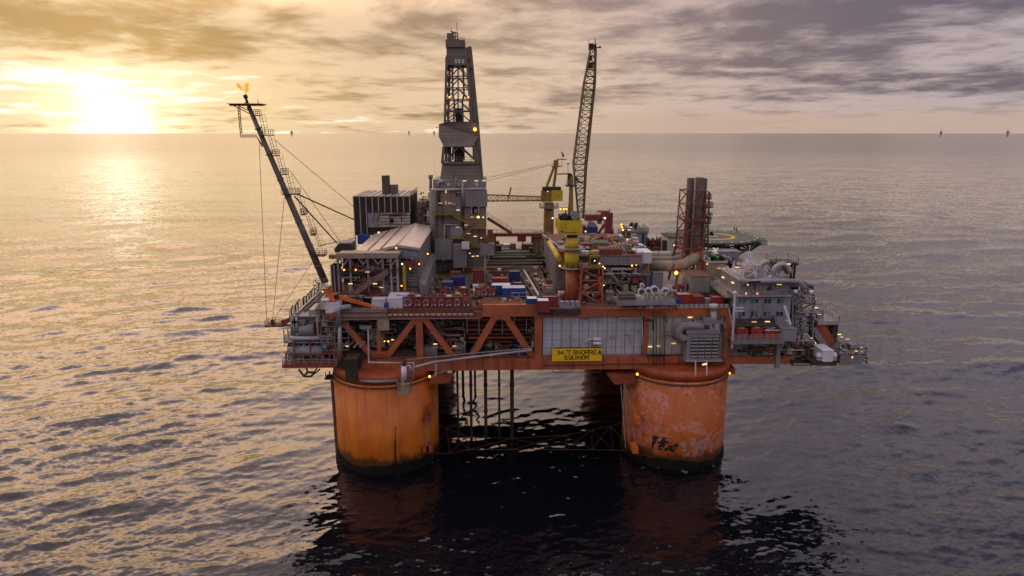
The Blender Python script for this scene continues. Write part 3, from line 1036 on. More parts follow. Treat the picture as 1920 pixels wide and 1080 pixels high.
# corrugated drums
N.part('corrugated_tank', MB().pipe([(XF(562, 622, -6.6), -6.4, z2 + 2.6), (XF(590, 622, -6.6), -6.4, z2 + 2.6)], 1.5, 14), 'greyclad')
N.part('corrugated_tank', MB().pipe([(xl + 2, -6.4, zf + 3.7), (XF(606, 650, -6.4), -6.4, zf + 3.7)], 1.35, 14), 'lqclad')
N.pipe([(XF(545, 628, -7), -7.2, z2 + .8), (XF(600, 628, -7), -7.2, z2 + .8)], .6, 'pale')
N.pipe([(XF(556, 600, -7), -7, z3 - .2), (XF(556, 630, -7), -7, z2 + .8)], .28, 'pale')
N.pipe([(XF(595, 595, -7), -7, z3 - .2), (XF(595, 618, -7), -7, z2 + 1.6), (XF(612, 622, -7), -7, z2 + 1.2)], .3, 'tan')
N.pipe([(XF(548, 595, -6.6), -6.6, z3 - .1), (XF(548, 628, -6.6), -6.6, z2 + .6)], .42, 'steel')
N.part('handrail', MB().rail([(xl + .7, 28, z2), (xl + .7, -7.3, z2), (xr - 1.3, -7.3, z2)], 1.2, 1.5, .13), 'pale')
N.part('handrail', MB().rail([(xu - .2, 26, z3), (xu - .2, -6.3, z3), (XF(600, 594, -6), -6.3, z3)], 1.2, 1.8, .09), 'steel')
N.part('handrail', MB().rail([(xl + .1, 29, zf + .8), (xl + .1, -7.9, zf + .8), (xr - 1, -7.9, zf + .8)], 1.2, 1.6, .1), 'pale')
for px in (536, 552, 569, 583, 594, 606, 618):
    x = XF(px, 670, -7.7)
    N.box('post', 'redorange', x - .14, x + .14, -7.8, -7.5, zf + .8, at(px, (640 if px in (552, 583) else 664), -7.7).z)
x0_, x1_ = XF(536, 664, -7.7), XF(632, 664, -7.7)
zz = at(580, 664, -7.7).z
N.box('beam', 'redorange', x0_, x1_, -7.75, -7.55, zz, zz + .25)
rs = random.Random(4)
for k in range(12):
    x = xl + 3 + k * 1.35
    N.part('sloping_pipe', MB().bar((x, -7.2, z2 - 1.6), (x + 1.2, -6.2, z2 - .3), .22), 'pale' if k % 3 else 'steel')
for (px, py, wd, hh, mt) in ((545, 668, 9, 9, 'pale'), (562, 668, 14, 14, 'beige'), (574, 667, 5, 6, 'black'), (600, 667, 10, 6, 'white'), (616, 668, 9, 8, 'black'), (608, 655, 12, 8, 'grey')):
    e = ext(px - wd / 2, py - hh / 2, px + wd / 2, py + hh / 2, -6.2)
    N.box('equipment_cabinet', mt, e[0], e[1], -6.2, -4.6, e[2], e[3])
# things on its roof, running away from the viewer
for (px, w_, l0, l1, hh, mt) in ((552, .5, -5, 22, .5, 'pale'), (560, .8, -2, 24, .4, 'darksteel'), (575, 2.4, -4, 20, .9, 'pale'), (590, .5, -4, 22, .6, 'steel')):
    x = XF(px, 594, -6)
    N.box('roof_duct', mt, x, x + w_, l0, l1, z3, z3 + hh)
for k in range(9):
    x = XF(544, 594, -6) + rs.uniform(-.1, .5)
    y = -5 + k * 3
    N.pipe([(x, y, z3), (x, y, z3 + rs.uniform(1.2, 2.2)), (x + .5, y, z3 + 2.2)], .16, 'darksteel', 'vent_pipe', 6)
xq, yq = XF(530, 640, -7), 0
for k in range(5):
    y = -6 + k * 3
    N.pipe([(xl + .4, y, z2), (xl + .4, y, z2 + rs.uniform(1.5, 2.8))], .14, 'darksteel', 'vent_pipe', 6)
# under-slung frame
a, b_, c, d_ = at(560, 692, -4), at(570, 706, -4), at(583, 706, -4), at(600, 692, -4)
N.part('hanging_frame', MB().bar(a, b_, .35).bar(b_, c, .4).bar(c, d_, .35).bar((a.x + 1, -1, a.z), (b_.x, -1, b_.z), .35).bar((d_.x - 1, -1, d_.z), (c.x, -1, c.z), .35).bar((b_.x, -1, b_.z), (c.x, -1, c.z), .4).bar(b_, (b_.x, -1, b_.z), .35).bar(c, (c.x, -1, c.z), .35), 'brown')
# scaffold-like frame by the corner post
f = MB()
x0_, x1_ = XF(600, 600, -8.2), XF(652, 600, -8.2)
for i in range(5):
    x = x0_ + (x1_ - x0_) * i / 4
    f.bar((x, -8.3, zf + 5), (x, -8.3, 38), .12)
for py in (600, 612, 622, 634, 645, 656):
    zz = at(620, py, -8.3).z
    f.bar((x0_, -8.3, zz), (x1_, -8.3, zz), .14)
N.part('pipe_frame', f, 'steel')
N.pipe([at(658, 575, -8), at(640, 577, -8), at(634, 583, -8), at(634, 612, -8)], .62, 'lqclad', 'bent_duct', 10)
N.pipe([at(637, 612, -8), at(637, 668, -8)], .45, 'pale', 'drain_pipe', 8)

# small red-brown outrigger with the guy wires of the flare boom
a, b_ = at(505, 604, 5), at(541, 591, 5)
O = Thing('outrigger', 'red brown outrigger jutting out over the sea under the guy wires', 'outrigger', (a.x + 3, 5, a.z - 1))
O.part('arm', MB().bar((a.x + 3, 5, a.z - .1), (xu + .5, 5, b_.z + .2), .8, 1.1), 'redorange')
O.box('platform_plate', 'brown', a.x - .8, a.x + 4, 3.6, 6.4, a.z - .9, a.z - .5)
O.part('handrail', MB().rail([(a.x + 3, 3.7, a.z - .5), (a.x - .7, 3.7, a.z - .5), (a.x - .7, 6.3, a.z - .5), (a.x + 3, 6.3, a.z - .5)], 1.2, 1.4, .08), 'brown')
O.part('sheave', MB().lathe(a.x + .8, 5, [(.5, a.z - .5), (.5, a.z + .5), (.2, a.z + .7)], 10), 'darksteel')
O.part('strut', MB().bar((a.x + 4, 5, a.z - .8), (xu + .5, 5, a.z - .9), .5), 'steel')

# ------------------------------------------------------------------ flare boom
YF = 9.0
base = at(610, 530, YF)
tip = at(459, 178, YF)
G = Thing('flare_boom', 'long leaning flare boom with ladders, cross arm and stay wires', 'flare boom', base)
top = at(466, 199, YF)
ang = (tip - base).normalized()
G.part('mast', MB().pipe([base, base.lerp(top, .33), base.lerp(top, .7), top], .9, 14, .5), 'derrick')
for f_ in (.10, .22, .36, .5, .6, .74, .88):
    p = base.lerp(top, f_)
    G.part('flange', MB().pipe([p - ang * .15, p + ang * .15], 1.08 - .3 * f_, 12), 'derrick')
G.part('burner_pipe', MB().pipe([top, tip], .3, 8).pipe([tip - ang * .8, tip], .5, 8).bar((top.x - 1.2, YF, top.z), tip - ang * 1.2, .18), 'darksteel')
l_, r_ = at(432, 197, YF), at(495, 197, YF)
G.part('cross_arm', MB().bar(l_, r_, 1.6, .35).bar(l_ + Vector((.5, 0, 0)), at(474, 216, YF), .18).bar(l_ + Vector((1.5, 0, .0)), at(468, 208, YF), .18), 'dullyellow')
G.part('radiation_shield', MB().box(l_.x, r_.x, YF - 2.2, YF + 2.2, l_.z + .15, l_.z + .3), 'dullyellow')


def ladder(px0, py0, px1, py1, w=.6):
    a, b_ = at(px0, py0, YF), at(px1, py1, YF)
    mb = MB()
    o1 = Vector((w, 0, 0))
    mb.bar(a, b_, .09).bar(a + o1, b_ + o1, .09)
    n = int((b_ - a).length / .7)
    for i in range(n + 1):
        p = a.lerp(b_, i / n)
        mb.bar(p, p + o1, .07)
        if i % 2 == 0:
            mb.bar(p + o1, p + o1 + Vector((.7, 0, .2)), .06)
    mb.bar(a + o1 + Vector((.7, 0, .2)), b_ + o1 + Vector((.7, 0, .2)), .06)
    return mb


for l4 in ((494, 252, 486, 216), (512, 288, 503, 256), (527, 323, 519, 292), (543, 355, 536, 327), (566, 402, 557, 364), (585, 438, 574, 406), (598, 462, 591, 441)):
    G.part('ladder', ladder(*l4), 'darksteel')
for (px, py, wd) in ((483, 216, 7), (500, 253, 22), (517, 291, 9), (534, 326, 9), (546, 363, 30), (570, 401, 8), (588, 439, 8), (598, 478, 26)):
    a = at(px - wd / 2, py, YF)
    b_ = at(px + wd / 2, py, YF)
    fl = G.part('rest_platform', MB().box(a.x, b_.x, YF - 1.4, YF + 1.4, a.z - .2, a.z), 'darksteel')
    G.part('handrail', MB().rail([(a.x, YF - 1.35, a.z), (b_.x, YF - 1.35, a.z), (b_.x, YF + 1.35, a.z), (a.x, YF + 1.35, a.z), (a.x, YF - 1.35, a.z)], 1.3, 1.1, .08), 'darksteel', fl)
# service crane frame hanging under the arm
A = [(447, 200), (448, 218), (450, 236), (453, 250), (452, 254)]
mb = MB()
pts = [at(x, y, YF) for x, y in ((446, 200), (449, 236), (451, 252))]
pts2 = [at(x, y, YF) for x, y in ((449.5, 200), (452, 236), (454, 250))]
for a_, b_ in zip(pts, pts[1:]):
    mb.bar(a_, b_, .16)
for a_, b_ in zip(pts2, pts2[1:]):
    mb.bar(a_, b_, .16)
for i in range(9):
    f_ = i / 9
    a_ = pts[0].lerp(pts[2], f_)
    b_ = pts2[0].lerp(pts2[2], min(1, f_ + .1))
    mb.bar(a_, b_, .12)
mb.bar(at(450, 253, YF), at(482, 253, YF), .16).bar(at(450, 257, YF), at(482, 257, YF), .16)
for i in range(8):
    mb.bar(at(450 + i * 4, 253, YF), at(454 + i * 4, 257, YF), .12)
mb.bar(at(482, 257, YF), at(492, 276, YF), .2).bar(at(485, 262, YF), at(497, 278, YF), .2)
G.part('hoist_frame', mb, 'dullyellow')
G.part('antenna', MB().bar(at(484, 197, YF), at(483.5, 186, YF), .12), 'darksteel')
for (a_, b_, r) in (((515, 262), (664, 388), .045), ((558, 364), (664, 412), .13), ((552, 368), (632, 456), .12), ((544, 320), (637, 452), .045),
                    ((486, 268), (500, 600), .045), ((533, 372), (511, 602), .045), ((600, 470), (512, 602), .04), ((598, 461), (668, 446), .08)):
    p, q = at(a_[0], a_[1], YF), at(b_[0], b_[1], 30 if b_[0] > 620 else 5)
    G.part('stay_wire', MB().bar(p, q, r * 2), 'darksteel')
p = tip
fm = MB()
rs = random.Random(2)
for (dx, dz, r) in ((.1, .5, .3), (.35, 1.1, .5), (.6, 1.7, .62), (.9, 2.3, .5), (.75, 1.2, .35), (-.3, 1.0, .25), (-.7, 1.6, .4), (-1.2, 2.0, .55), (-1.5, 2.3, .35), (-.9, 1.2, .22), (.3, 2.3, .25)):
    fm.ball((p.x + dx, p.y + rs.uniform(-.3, .3), p.z + dz), r * .8, 8, 1.25)
single('gas_flame', fm, 'flame', 'ragged orange gas flame burning above the tip of the flare boom', 'flame')
# ------------------------------------------------------------------ gabled warehouse
YW0, YW1 = 5.0, 44.0
rg, el, er = at(745, 458, YW0), at(652, 481, YW0), at(788, 464, YW0)
Wh = Thing('warehouse', 'long warehouse with a pale gabled roof and a glazed grey gable', 'warehouse', ((el.x + er.x) / 2, 20, ZU1))
Wh.part('wall', MB().prism([(el.x + .4, ZU1), (er.x - .3, ZU1), (er.x - .3, er.z - .35), (rg.x, rg.z - .35), (el.x + .4, el.z - .35)], YW0, YW1), 'greyclad')
sl = Vector((rg.x - el.x, 0, rg.z - el.z)).normalized()
Wh.part('roof', MB().prism([(el.x, el.z - .3), (rg.x, rg.z - .3), (er.x, er.z - .3), (er.x, er.z), (rg.x, rg.z), (el.x, el.z)], YW0 - .4, YW1 + .3), 'roof')
for f_ in (.32, .62):
    x, zz = rg.x + (el.x - rg.x) * f_, rg.z + (el.z - rg.z) * f_
    Wh.part('roof_seam', MB().bar((x, YW0 - .42, zz + .06), (x, YW1, zz + .06), .4, .14), 'brown')
Wh.part('ridge_cap', MB().bar((rg.x, YW0 - .45, rg.z + .05), (rg.x, YW1, rg.z + .05), .5, .16), 'pale')
gl = Wh.part('glazing', MB().prism([(XF(690, 490, 5), at(700, 497, 5).z), (er.x - .8, at(780, 497, 5).z), (er.x - .8, er.z - 1), (rg.x, rg.z - 1.1), (XF(690, 490, 5), at(690, 481, 5).z)], YW0 - .1, YW0 - .02), 'lqclad')
for px in (705, 720, 735, 750, 762, 774):
    x = XF(px, 480, 5)
    zt_ = rg.z + (el.z - rg.z) * max(0, (rg.x - x) / (rg.x - el.x)) - 1.1 if x < rg.x else er.z - .9
    Wh.part('mullion', MB().box(x - .12, x + .12, YW0 - .2, YW0 - .1, at(px, 497, 5).z, zt_), 'pale', gl)
zz = at(740, 479, 5).z
Wh.part('mullion', MB().box(XF(700, 480, 5), er.x - .8, YW0 - .22, YW0 - .2, zz - .1, zz + .1), 'pale', gl)
Wh.part('barge_board', MB().bar((el.x, YW0 - .55, el.z - .35), (rg.x, YW0 - .55, rg.z - .35), .25, .55).bar((rg.x, YW0 - .55, rg.z - .35), (er.x, YW0 - .55, er.z - .35), .25, .55), 'pale')
Wh.flood(743, 465, 4.5, .3); Wh.flood(802, 476, 14, .3)
Wh.flood(710, 436, 30, .35)
# sloping grey chute along its long wall
a, b_ = at(786, 556, 3), at(812, 470, 30)
Wh.part('wall_fairing', MB().add([(er.x - .29, 3, ZU1), (er.x + 1.2, 3, ZU1), (er.x + 1.2, 3.0, ZU1 + 3.8), (er.x - .29, 3, ZU1 + 4.2), (er.x - .29, 40, ZU1), (er.x + 1.2, 40, ZU1), (er.x + 1.2, 40, ZU1 + 6), (er.x - .29, 40, ZU1 + 6.4)],
          [(0, 1, 2, 3), (4, 7, 6, 5), (0, 4, 5, 1), (1, 5, 6, 2), (2, 6, 7, 3), (3, 7, 4, 0)]), 'grey')
Wh.box('floodlight_gantry', 'darkred', XF(754, 495, 3), XF(787, 495, 3), 2.8, 3.2, at(770, 502, 3).z, at(770, 492, 3).z)
for (px, py, mt) in ((754, 495, 'whitelamp'), (769, 504, 'amber'), (786, 495, 'amber'), (753, 536, 'amber')):
    Wh.flood(px, py, 2.6, .28, mt)
x = XF(758, 520, 2.8)
Wh.box('ladder_tower', 'yellow', x - .35, x + .35, 2.5, 3.2, ZU1, at(758, 497, 2.8).z)
for k in range(6):
    zz = ZU1 + 1 + k * 1.3
    Wh.box('cladding_rail', 'pale' if k % 2 else 'brown', XF(752, 520, 4.6), er.x - .4, 4.7, 4.98, zz, zz + .25)

# ------------------------------------------------------------------ open utility platform with stairs in front of the warehouse
YU = -1.5
x0, x1 = XF(633, 520, YU), XF(748, 520, YU)
zr = at(700, 480, YU).z
zm = at(690, 512, YU).z
zd = at(690, 553, YU).z
U = Thing('utility_platform', 'open two storey equipment platform with a reddish zigzag stair in front of the warehouse', 'platform', ((x0 + x1) / 2, YU, ZU1))
U.box('canopy_beam', 'tan', x0, x1, YU - .4, YU + .6, zr - .5, zr + .75)
U.box('canopy_deck', 'tan', x0, x1, YU + .6, 4.5, zr - .2, zr + .3)
U.box('middle_floor', 'darksteel', x0, x1, YU, 4.4, zm - .3, zm)
U.box('base_floor', 'brown', x0 - 1, x1 + 4, YU - .5, 4.4, zd - .5, zd)
U.box('plinth', 'darksteel', x0, x1 + 3, YU + .5, 4.0, ZU1, zd - .5)
for px in (634, 657, 690, 718, 733, 745):
    x = XF(px, 500, YU)
    U.box('post', 'pale' if px > 730 else 'steel', x - .22, x + .22, YU - .2, YU + .24, zd, zr - .5)
for px in (645, 681, 709, 735):
    x = XF(px, 490, YU)
    U.part('bracket', MB().bar((x - 1.1, YU - .1, zr - .5), (x, YU - .1, zr - 2.0), .2).bar((x + 1.1, YU - .1, zr - .5), (x, YU - .1, zr - 2.0), .2), 'pale')
U.box('back_wall', 'derrick', x0 + .3, x1 - .3, 3.6, 4.3, zd, zr - .5)
mats = ['grey', 'pale', 'steel', 'pinkrust', 'sheet', 'lqclad', 'tan']
rs = random.Random(8)
x = x0 + .8
while x < x1 - 1.2:
    w_ = rs.uniform(.9, 1.8)
    U.box('equipment_cabinet', rs.choice(mats), x, x + w_, .2, 2, zd, zd + rs.uniform(1.8, 4.2))
    U.box('equipment_cabinet', rs.choice(['darksteel', 'black', 'brown', 'grey', 'darkred']), x + .1, x + w_, .4, 2.4, zm, zm + rs.uniform(1, 2.8))
    x += w_ + .12
U.part('stair', MB().stair((XF(664, 553, -2.9), -2.9, zd), (XF(697, 532, -2.9), -2.9, at(697, 530, -2.9).z), 1.1), 'steel')
U.part('stair', MB().stair((XF(699, 531, -2.9), -2.9, at(697, 530, -2.9).z), (XF(727, 508, -2.9), -2.9, zm), 1.1), 'steel')
U.part('stair_side_panel', MB().bar((XF(664, 550, -3), -3.05, zd + .6), (XF(697, 531, -3), -3.05, at(697, 528, -3).z + .5), .08, .8), 'pinkrust')
U.part('stair_side_panel', MB().bar((XF(699, 531, -3), -3.05, at(697, 528, -3).z + .5), (XF(727, 505, -3), -3.05, zm + .6), .08, .8), 'pinkrust')
U.part('handrail', MB().rail([(x0, YU - .3, zm), (x1, YU - .3, zm)], 1.1, 1.5, .09), 'brown')
U.part('handrail', MB().rail([(x0 - 1, YU - .45, zd), (x1 + 4, YU - .45, zd)], 1.0, 1.7, .08), 'redorange')
U.flood(645, 506, YU - .5, .3); U.flood(667, 506, YU - .5, .26)
for (px, py) in ((689, 510), (657, 532), (703, 532), (715, 539)):
    U.tube(px, py, YU - .6, 1.15)
U.part('lean_to_roof', MB().prism([(XF(619, 499, 0), at(619, 499, 0).z), (x0, at(634, 489, 0).z), (x0, at(634, 489, 0).z + .25), (XF(619, 499, 0), at(619, 499, 0).z + .25)], 0, 4), 'roof')
U.box('lean_to_wall', 'darksteel', XF(621, 520, 0), x0 - .25, 0.3, 3.8, ZU1, at(621, 499, 0).z)
for px in (621, 627):
    x = XF(px, 520, 0)
    U.box('post', 'pale', x - .12, x + .12, 0.02, .28, ZU1, at(px, 497, 0).z)
U.box('yellow_beam', 'dullyellow', XF(618, 480, 6), XF(636, 480, 6), 5, 7, at(628, 484, 6).z, at(628, 477, 6).z)
e = ext(627, 455, 659, 473, 12)
Bx = Thing('control_cabin', 'dark cabin with a sloping roof at the foot of the flare boom', 'cabin', ((e[0] + e[1]) / 2, 14, ZU1))
Bx.part('wall', MB().prism([(e[0], e[2]), (e[1], e[2]), (e[1], e[3] - .3), (e[0] + 1.3, e[3] - .3), (e[0], e[3] - 2)], 12, 17), 'darksteel')
Bx.part('roof', MB().prism([(e[0] - .2, e[3] - 2.0), (e[0] + 1.3, e[3] - .3), (e[1] + .1, e[3] - .3), (e[1] + .1, e[3]), (e[0] + 1.2, e[3]), (e[0] - .2, e[3] - 1.7)], 11.8, 17.2), 'grey')
Bx.box('support_leg', 'darksteel', e[0] + .3, e[0] + .8, 12.2, 12.8, ZU1, e[2])
Bx.box('support_leg', 'darksteel', e[1] - .8, e[1] - .3, 12.2, 12.8, ZU1, e[2])

# ------------------------------------------------------------------ dark slatted house with chimney
YH = 46.0
e = ext(664, 368, 769, 441, YH)
H = Thing('slatted_house', 'tall dark house with pale mullions and a short chimney behind the warehouse roof', 'building', ((e[0] + e[1]) / 2, 56, e[2]))
H.box('wall', 'dark', e[0], e[1], YH, YH + 21, e[2], e[3] - .25)
H.box('roof', 'derrick', e[0] - .2, e[1] + .2, YH - .2, YH + 21.2, e[3] - .25, e[3])
for i in range(10):
    x = e[0] + (e[1] - e[0]) * i / 9
    H.box('mullion', 'pale', x - .13, x + .13, YH - .2, YH, at(700, 441 if i < 3 else 400, YH).z, e[3] - .3)
    if i < 9:
        xx = x + .7
        H.box('roof_batten', 'white' if i in (2, 3, 5, 7) else 'pale', xx, xx + .42, YH, YH + 21, e[3], e[3] + .1)
f = ext(690, 399, 769, 426, YH - .4)
H.box('lower_panel', 'grey', f[0], f[1], YH - .5, YH - .02, f[2], f[3])
for k in range(5):
    zz = f[2] + (f[3] - f[2]) * (k + .3) / 5
    H.box('panel_band', 'roof', f[0] + 3.5, f[1], YH - .6, YH - .5, zz, zz + .45)
H.box('door', 'lqclad', f[0] + .5, f[0] + 2.6, YH - .62, YH - .5, f[2], f[3] - 1)
H.box('corner_post', 'pale', e[0] - .1, e[0] + .2, YH - .25, YH + .1, ZU1, e[2])
H.box('corner_post', 'pale', e[1] - .2, e[1] + .1, YH - .25, YH + .1, ZU1, e[2])
c = ext(717, 329, 730, 359, YH + 8)
H.box('chimney', 'stack', c[0], c[1], YH + 7, YH + 9.5, e[3], c[3])
c = ext(732, 346, 746, 358, YH + 9)
H.box('roof_fan', 'derrick', c[0], c[1], YH + 7.5, YH + 10, e[3], c[3])
H.part('handrail', MB().rail([(e[1], YH + 1, e[3]), (e[1], YH + 21, e[3])], 1.1, 2, .08), 'steel')
f = ext(671, 441, 690, 458, 40)
single('tool_container', MB().box(f[0], f[1], 40, 44, f[2], f[3]).box(f[0] - .1, f[0] + .2, 39.9, 40.1, f[2], f[3] + .1).box(f[1] - .2, f[1] + .1, 39.9, 40.1, f[2], f[3] + .1), 'blue', 'blue tool container tucked under the dark slatted house', 'container')
# clutter between house and derrick
K = Thing('mud_module', 'dark grey module with pipes squeezed between the slatted house and the derrick tower', 'module', (XF(792, 420, 50), 52, ZU1))
f = ext(784, 378, 806, 470, 50)
K.box('wall', 'grey', f[0], f[1], 50, 62, ZU1, f[3])
rs = random.Random(21)
for i in range(9):
    a = at(rs.uniform(784, 800), rs.uniform(362, 420), 49.4)
    K.pipe([a, a + Vector((rs.uniform(1, 3), 0, 0)), a + Vector((rs.uniform(1, 3), 0, -3))], rs.uniform(.15, .3), rs.choice(['pale', 'darkred', 'tan', 'steel']))
K.part('handrail', MB().rail([(f[0], 49.9, f[3]), (f[1], 49.9, f[3])], 1.1, 1.5, .09), 'pale')
K.pipe([at(803, 395, 49), at(803, 420, 49)], .4, 'white')
K.pipe([at(786, 374, 52), at(806, 376, 52)], .2, 'darksteel')
K.tube(797, 404, 49)

# ------------------------------------------------------------------ derrick tower block and derrick
YD = 38.0
e = ext(815, 355, 911, 503, YD)
T = Thing('derrick_tower', 'tall grey clad tower block with yellow stairs under the drilling derrick', 'tower', ((e[0] + e[1]) / 2, 47, ZU1))
T.box('wall', 'ribclad', e[0], e[1], YD, YD + 18, ZU1, e[3])
u = ext(812, 337, 911, 355, YD + .4)
T.box('upper_wall', 'grey', u[0], u[1], YD + .4, YD + 17, e[3], u[3])
T.part('pillar', MB().pipe([at(812, 470, YD - .8), at(812, 357, YD - .8)], 1.05, 10), 'ribclad')
f = ext(871, 357, 911, 387, YD - .5)
T.box('projecting_panel', 'greyclad', f[0], f[1] + .4, YD - .9, YD - .02, f[2], f[3])
f = ext(816, 450, 849, 486, YD - 3)
T.box('corrugated_box', 'greyclad', f[0], f[1], YD - 4, YD - .02, f[2], f[3])
f = ext(850, 458, 875, 501, YD - 4)
T.box('corrugated_box', 'greyclad', f[0], f[1], YD - 5, YD - .02, f[2], f[3])
f = ext(866, 453, 880, 466, YD - 5)
T.box('white_cabinet', 'white', f[0], f[1], YD - 6, YD - 5.02, f[2], f[3])
f = ext(884, 387, 897, 401, YD - .4)
T.box('opening', 'black', f[0], f[1], YD - .3, YD - .02, f[2], f[3])
for px in (884, 897):
    x = XF(px, 390, YD - .5)
    T.box('frame_post', 'pale', x - .15, x + .15, YD - .5, YD - .3, f[2], f[3] + .3)
f = ext(845, 425, 868, 447, YD - .5)
T.box('lower_recess', 'lqclad', f[0], f[1], YD - .8, YD - .02, f[2], f[3])
f = ext(855, 376, 866, 394, YD - .4)
T.box('door', 'grey', f[0], f[1], YD - .2, YD - .02, f[2], f[3])
for (l0, l1) in (((848, 403), (886, 424)), ((886, 426), (866, 446)), ((868, 448), (888, 459))):
    a, b_ = at(l0[0], l0[1], YD - 2.2), at(l1[0], l1[1], YD - 2.2)
    T.part('stair', MB().stair(a, b_, 1.2), 'dullyellow')
for (x0_, x1_, py) in ((816, 850, 402), (884, 912, 428), (846, 870, 447), (884, 902, 463)):
    p, q = at(x0_, py, YD - 2.4), at(x1_, py, YD - 2.4)
    T.box('landing', 'dullyellow', p.x, q.x, YD - 2.5, YD - .03, p.z - .22, p.z)
    T.part('handrail', MB().rail([(p.x, YD - 2.45, p.z), (q.x, YD - 2.45, p.z)], 1.2, 1.5, .1, 2), 'dullyellow')
T.pipe([at(860, 422, YD - .6), at(834, 421, YD - .6), at(833, 450, YD - .6), at(831, 490, YD - 4.4)], .24, 'pale')
T.pipe([at(867, 345, YD - .4), at(868, 430, YD - .4)], .45, 'darksteel')
T.pipe([at(868, 340, YD - 1.2), at(868, 388, YD - 1.2)], .5, 'steel')
T.pipe([at(807, 356, YD - .6), at(911, 354, YD - .6)], .38, 'pale')
T.pipe([at(857, 361, YD - .6), at(868, 361, YD - .6)], .3, 'steel')
T.pipe([at(822, 352, YD), at(821, 343, YD), at(826, 340, YD), at(832, 340, YD)], .4, 'pale')
T.part('round_hatch', MB().pipe([at(841, 346, YD + .3), at(841, 346, YD + .3) + Vector((0, -.15, 0))], .6, 12), 'beige')
T.part('round_hatch', MB().pipe([at(859, 346, YD + .3), at(859, 346, YD + .3) + Vector((0, -.15, 0))], .6, 12), 'beige')
T.part('round_hatch', MB().pipe([at(894, 346, YD + .3), at(894, 346, YD + .3) + Vector((0, -.15, 0))], .6, 12), 'beige')
f = ext(804, 328, 811, 357, YD + 4)
T.part('vent_stack', MB().pipe([at(807.5, 357, YD + 4), at(807.5, 335, YD + 4)], .45, 10).pipe([at(807.5, 335, YD + 4), at(807.5, 328, YD + 4)], .65, 10), 'grey')
f = ext(812, 344, 820, 357, YD + 1)
T.box('equipment_cabinet', 'darksteel', f[0], f[1], YD + 1, YD + 3, f[2], f[3])
for (px, py) in ((871, 339), (893, 339), (908, 339), (826, 381), (843, 381), (859, 394), (885, 407), (874, 422), (858, 426), (879, 438), (891, 443), (872, 459), (861, 470), (904, 446), (896, 407), (887, 480.5), (895, 480)):
    T.tube(px, py, YD - (2.6 if py > 395 else 1.1), 1.15 if py < 478 else .9)
T.tube(836, 359, YD - .8, 1.2, vert=True); T.tube(836, 380, YD - .8, 1.2, vert=True)
T.flood(897, 407, YD - 2.6, .5); T.flood(906, 407.5, YD - 2.6, .28); T.flood(881, 475, YD - 5, .2)
f = ext(900, 456, 927, 478, YD - 6)
S = Thing('winch_skid', 'pale sheeted winch frame on a post at the foot of the derrick tower', 'winch', ((f[0] + f[1]) / 2, YD - 6, ZU1))
S.part('frame', MB().box(f[0], f[1], YD - 7, YD - 5.2, f[2], f[3]), 'steel')
S.box('post', 'pale', (f[0] + f[1]) / 2 - .9, (f[0] + f[1]) / 2 - .4, YD - 6.4, YD - 6, ZU1, f[2])
S.part('strut', MB().bar((f[1] - 1.4, YD - 6.2, f[2]), (f[0] + 1, YD - 6.2, ZU1 + 1.4), .3), 'pale')
S.box('motor', 'brown', f[0] + .6, f[0] + 2.4, YD - 6.6, YD - 5.4, f[3], f[3] + 1.6)
S.box('red_box', 'darkred', f[1] - 2, f[1] - .4, YD - 4.6, YD - 3.2, f[3] + 1.5, f[3] + 3.6)
# extra wall fittings
rs = random.Random(31)
for i in range(34):
    px, py = rs.uniform(820, 908), rs.uniform(360, 500)
    p = at(px, py, YD - .3)
    mm = rs.choice(['steel', 'darksteel', 'grey', 'derrick', 'pale'])
    if rs.random() < .5:
        T.pipe([p, p + Vector((0, 0, rs.uniform(1.5, 6)))], rs.uniform(.1, .2), mm, n=6)
    else:
        T.box('wall_box', mm, p.x, p.x + rs.uniform(.4, 1.2), YD - rs.uniform(.4, .9), YD - .02, p.z, p.z + rs.uniform(.4, 1.2))

YR0, YR1 = 42.0, 51.0
K2 = Thing('drilling_derrick', 'tall brown drilling derrick with clad belly and crown block', 'derrick', (XF(866, 320, 46), 46, u[3]))


def corners(xa_, xb_, py):
    a, b_ = at(xa_, py, YR0), at(xb_, py, YR0)
    return [Vector((a.x, YR0, a.z)), Vector((b_.x, YR0, a.z)), Vector((b_.x - .4, YR1, a.z)), Vector((a.x + .4, YR1, a.z))]


c0 = corners(825, 904, 338)
c1 = corners(829, 897, 306)
c2 = corners(832, 890, 275)
c3 = corners(834, 884, 229)
c4 = corners(837, 877, 121)


def frustum(lo, hi):
    return MB().add([tuple(p) for p in lo + hi], [(0, 1, 5, 4), (1, 2, 6, 5), (2, 3, 7, 6), (3, 0, 4, 7), (3, 2, 1, 0), (4, 5, 6, 7)])


K2.part('base_cladding', frustum(c0, c1), 'ribclad')
K2.part('lower_frame', MB().lattice(c1, c2, 1, .75, .35, 'k'), 'derrick')
K2.part('upper_frame', MB().lattice(c3, c4, 5, .62, .3, 'k'), 'derrick')
for px0, px1 in ((849, 848), (870, 868)):
    for yy in (YR0 + 2.5, YR1 - 2.5):
        K2.pipe([at(px0, 300, yy), at(px0 + (1 if px0 < 860 else -1) * 3, 190, yy), at(px0, 178, yy), at(px1, 122, yy)], .3, 'derrick', 'guide_rail', 6)
K2.pipe([at(860, 280, 46), at(860, 110, 46)], .12, 'steel', 'hoist_cable', 5)
K2.pipe([at(858, 280, 46), at(858, 110, 46)], .12, 'steel', 'hoist_cable', 5)
f = ext(854, 203, 867, 232, 46)
K2.box('travelling_block', 'darksteel', f[0], f[1], 45, 47, f[2], f[3])
f = ext(852, 262, 868, 306, 46)
K2.box('top_drive', 'darksteel', f[0], f[1], 44.8, 47.2, f[2], f[3])
f = ext(840, 270, 846, 306, 44)
K2.box('pipe_stand', 'darksteel', f[0], f[1], 43.4, 45, f[2], f[3])
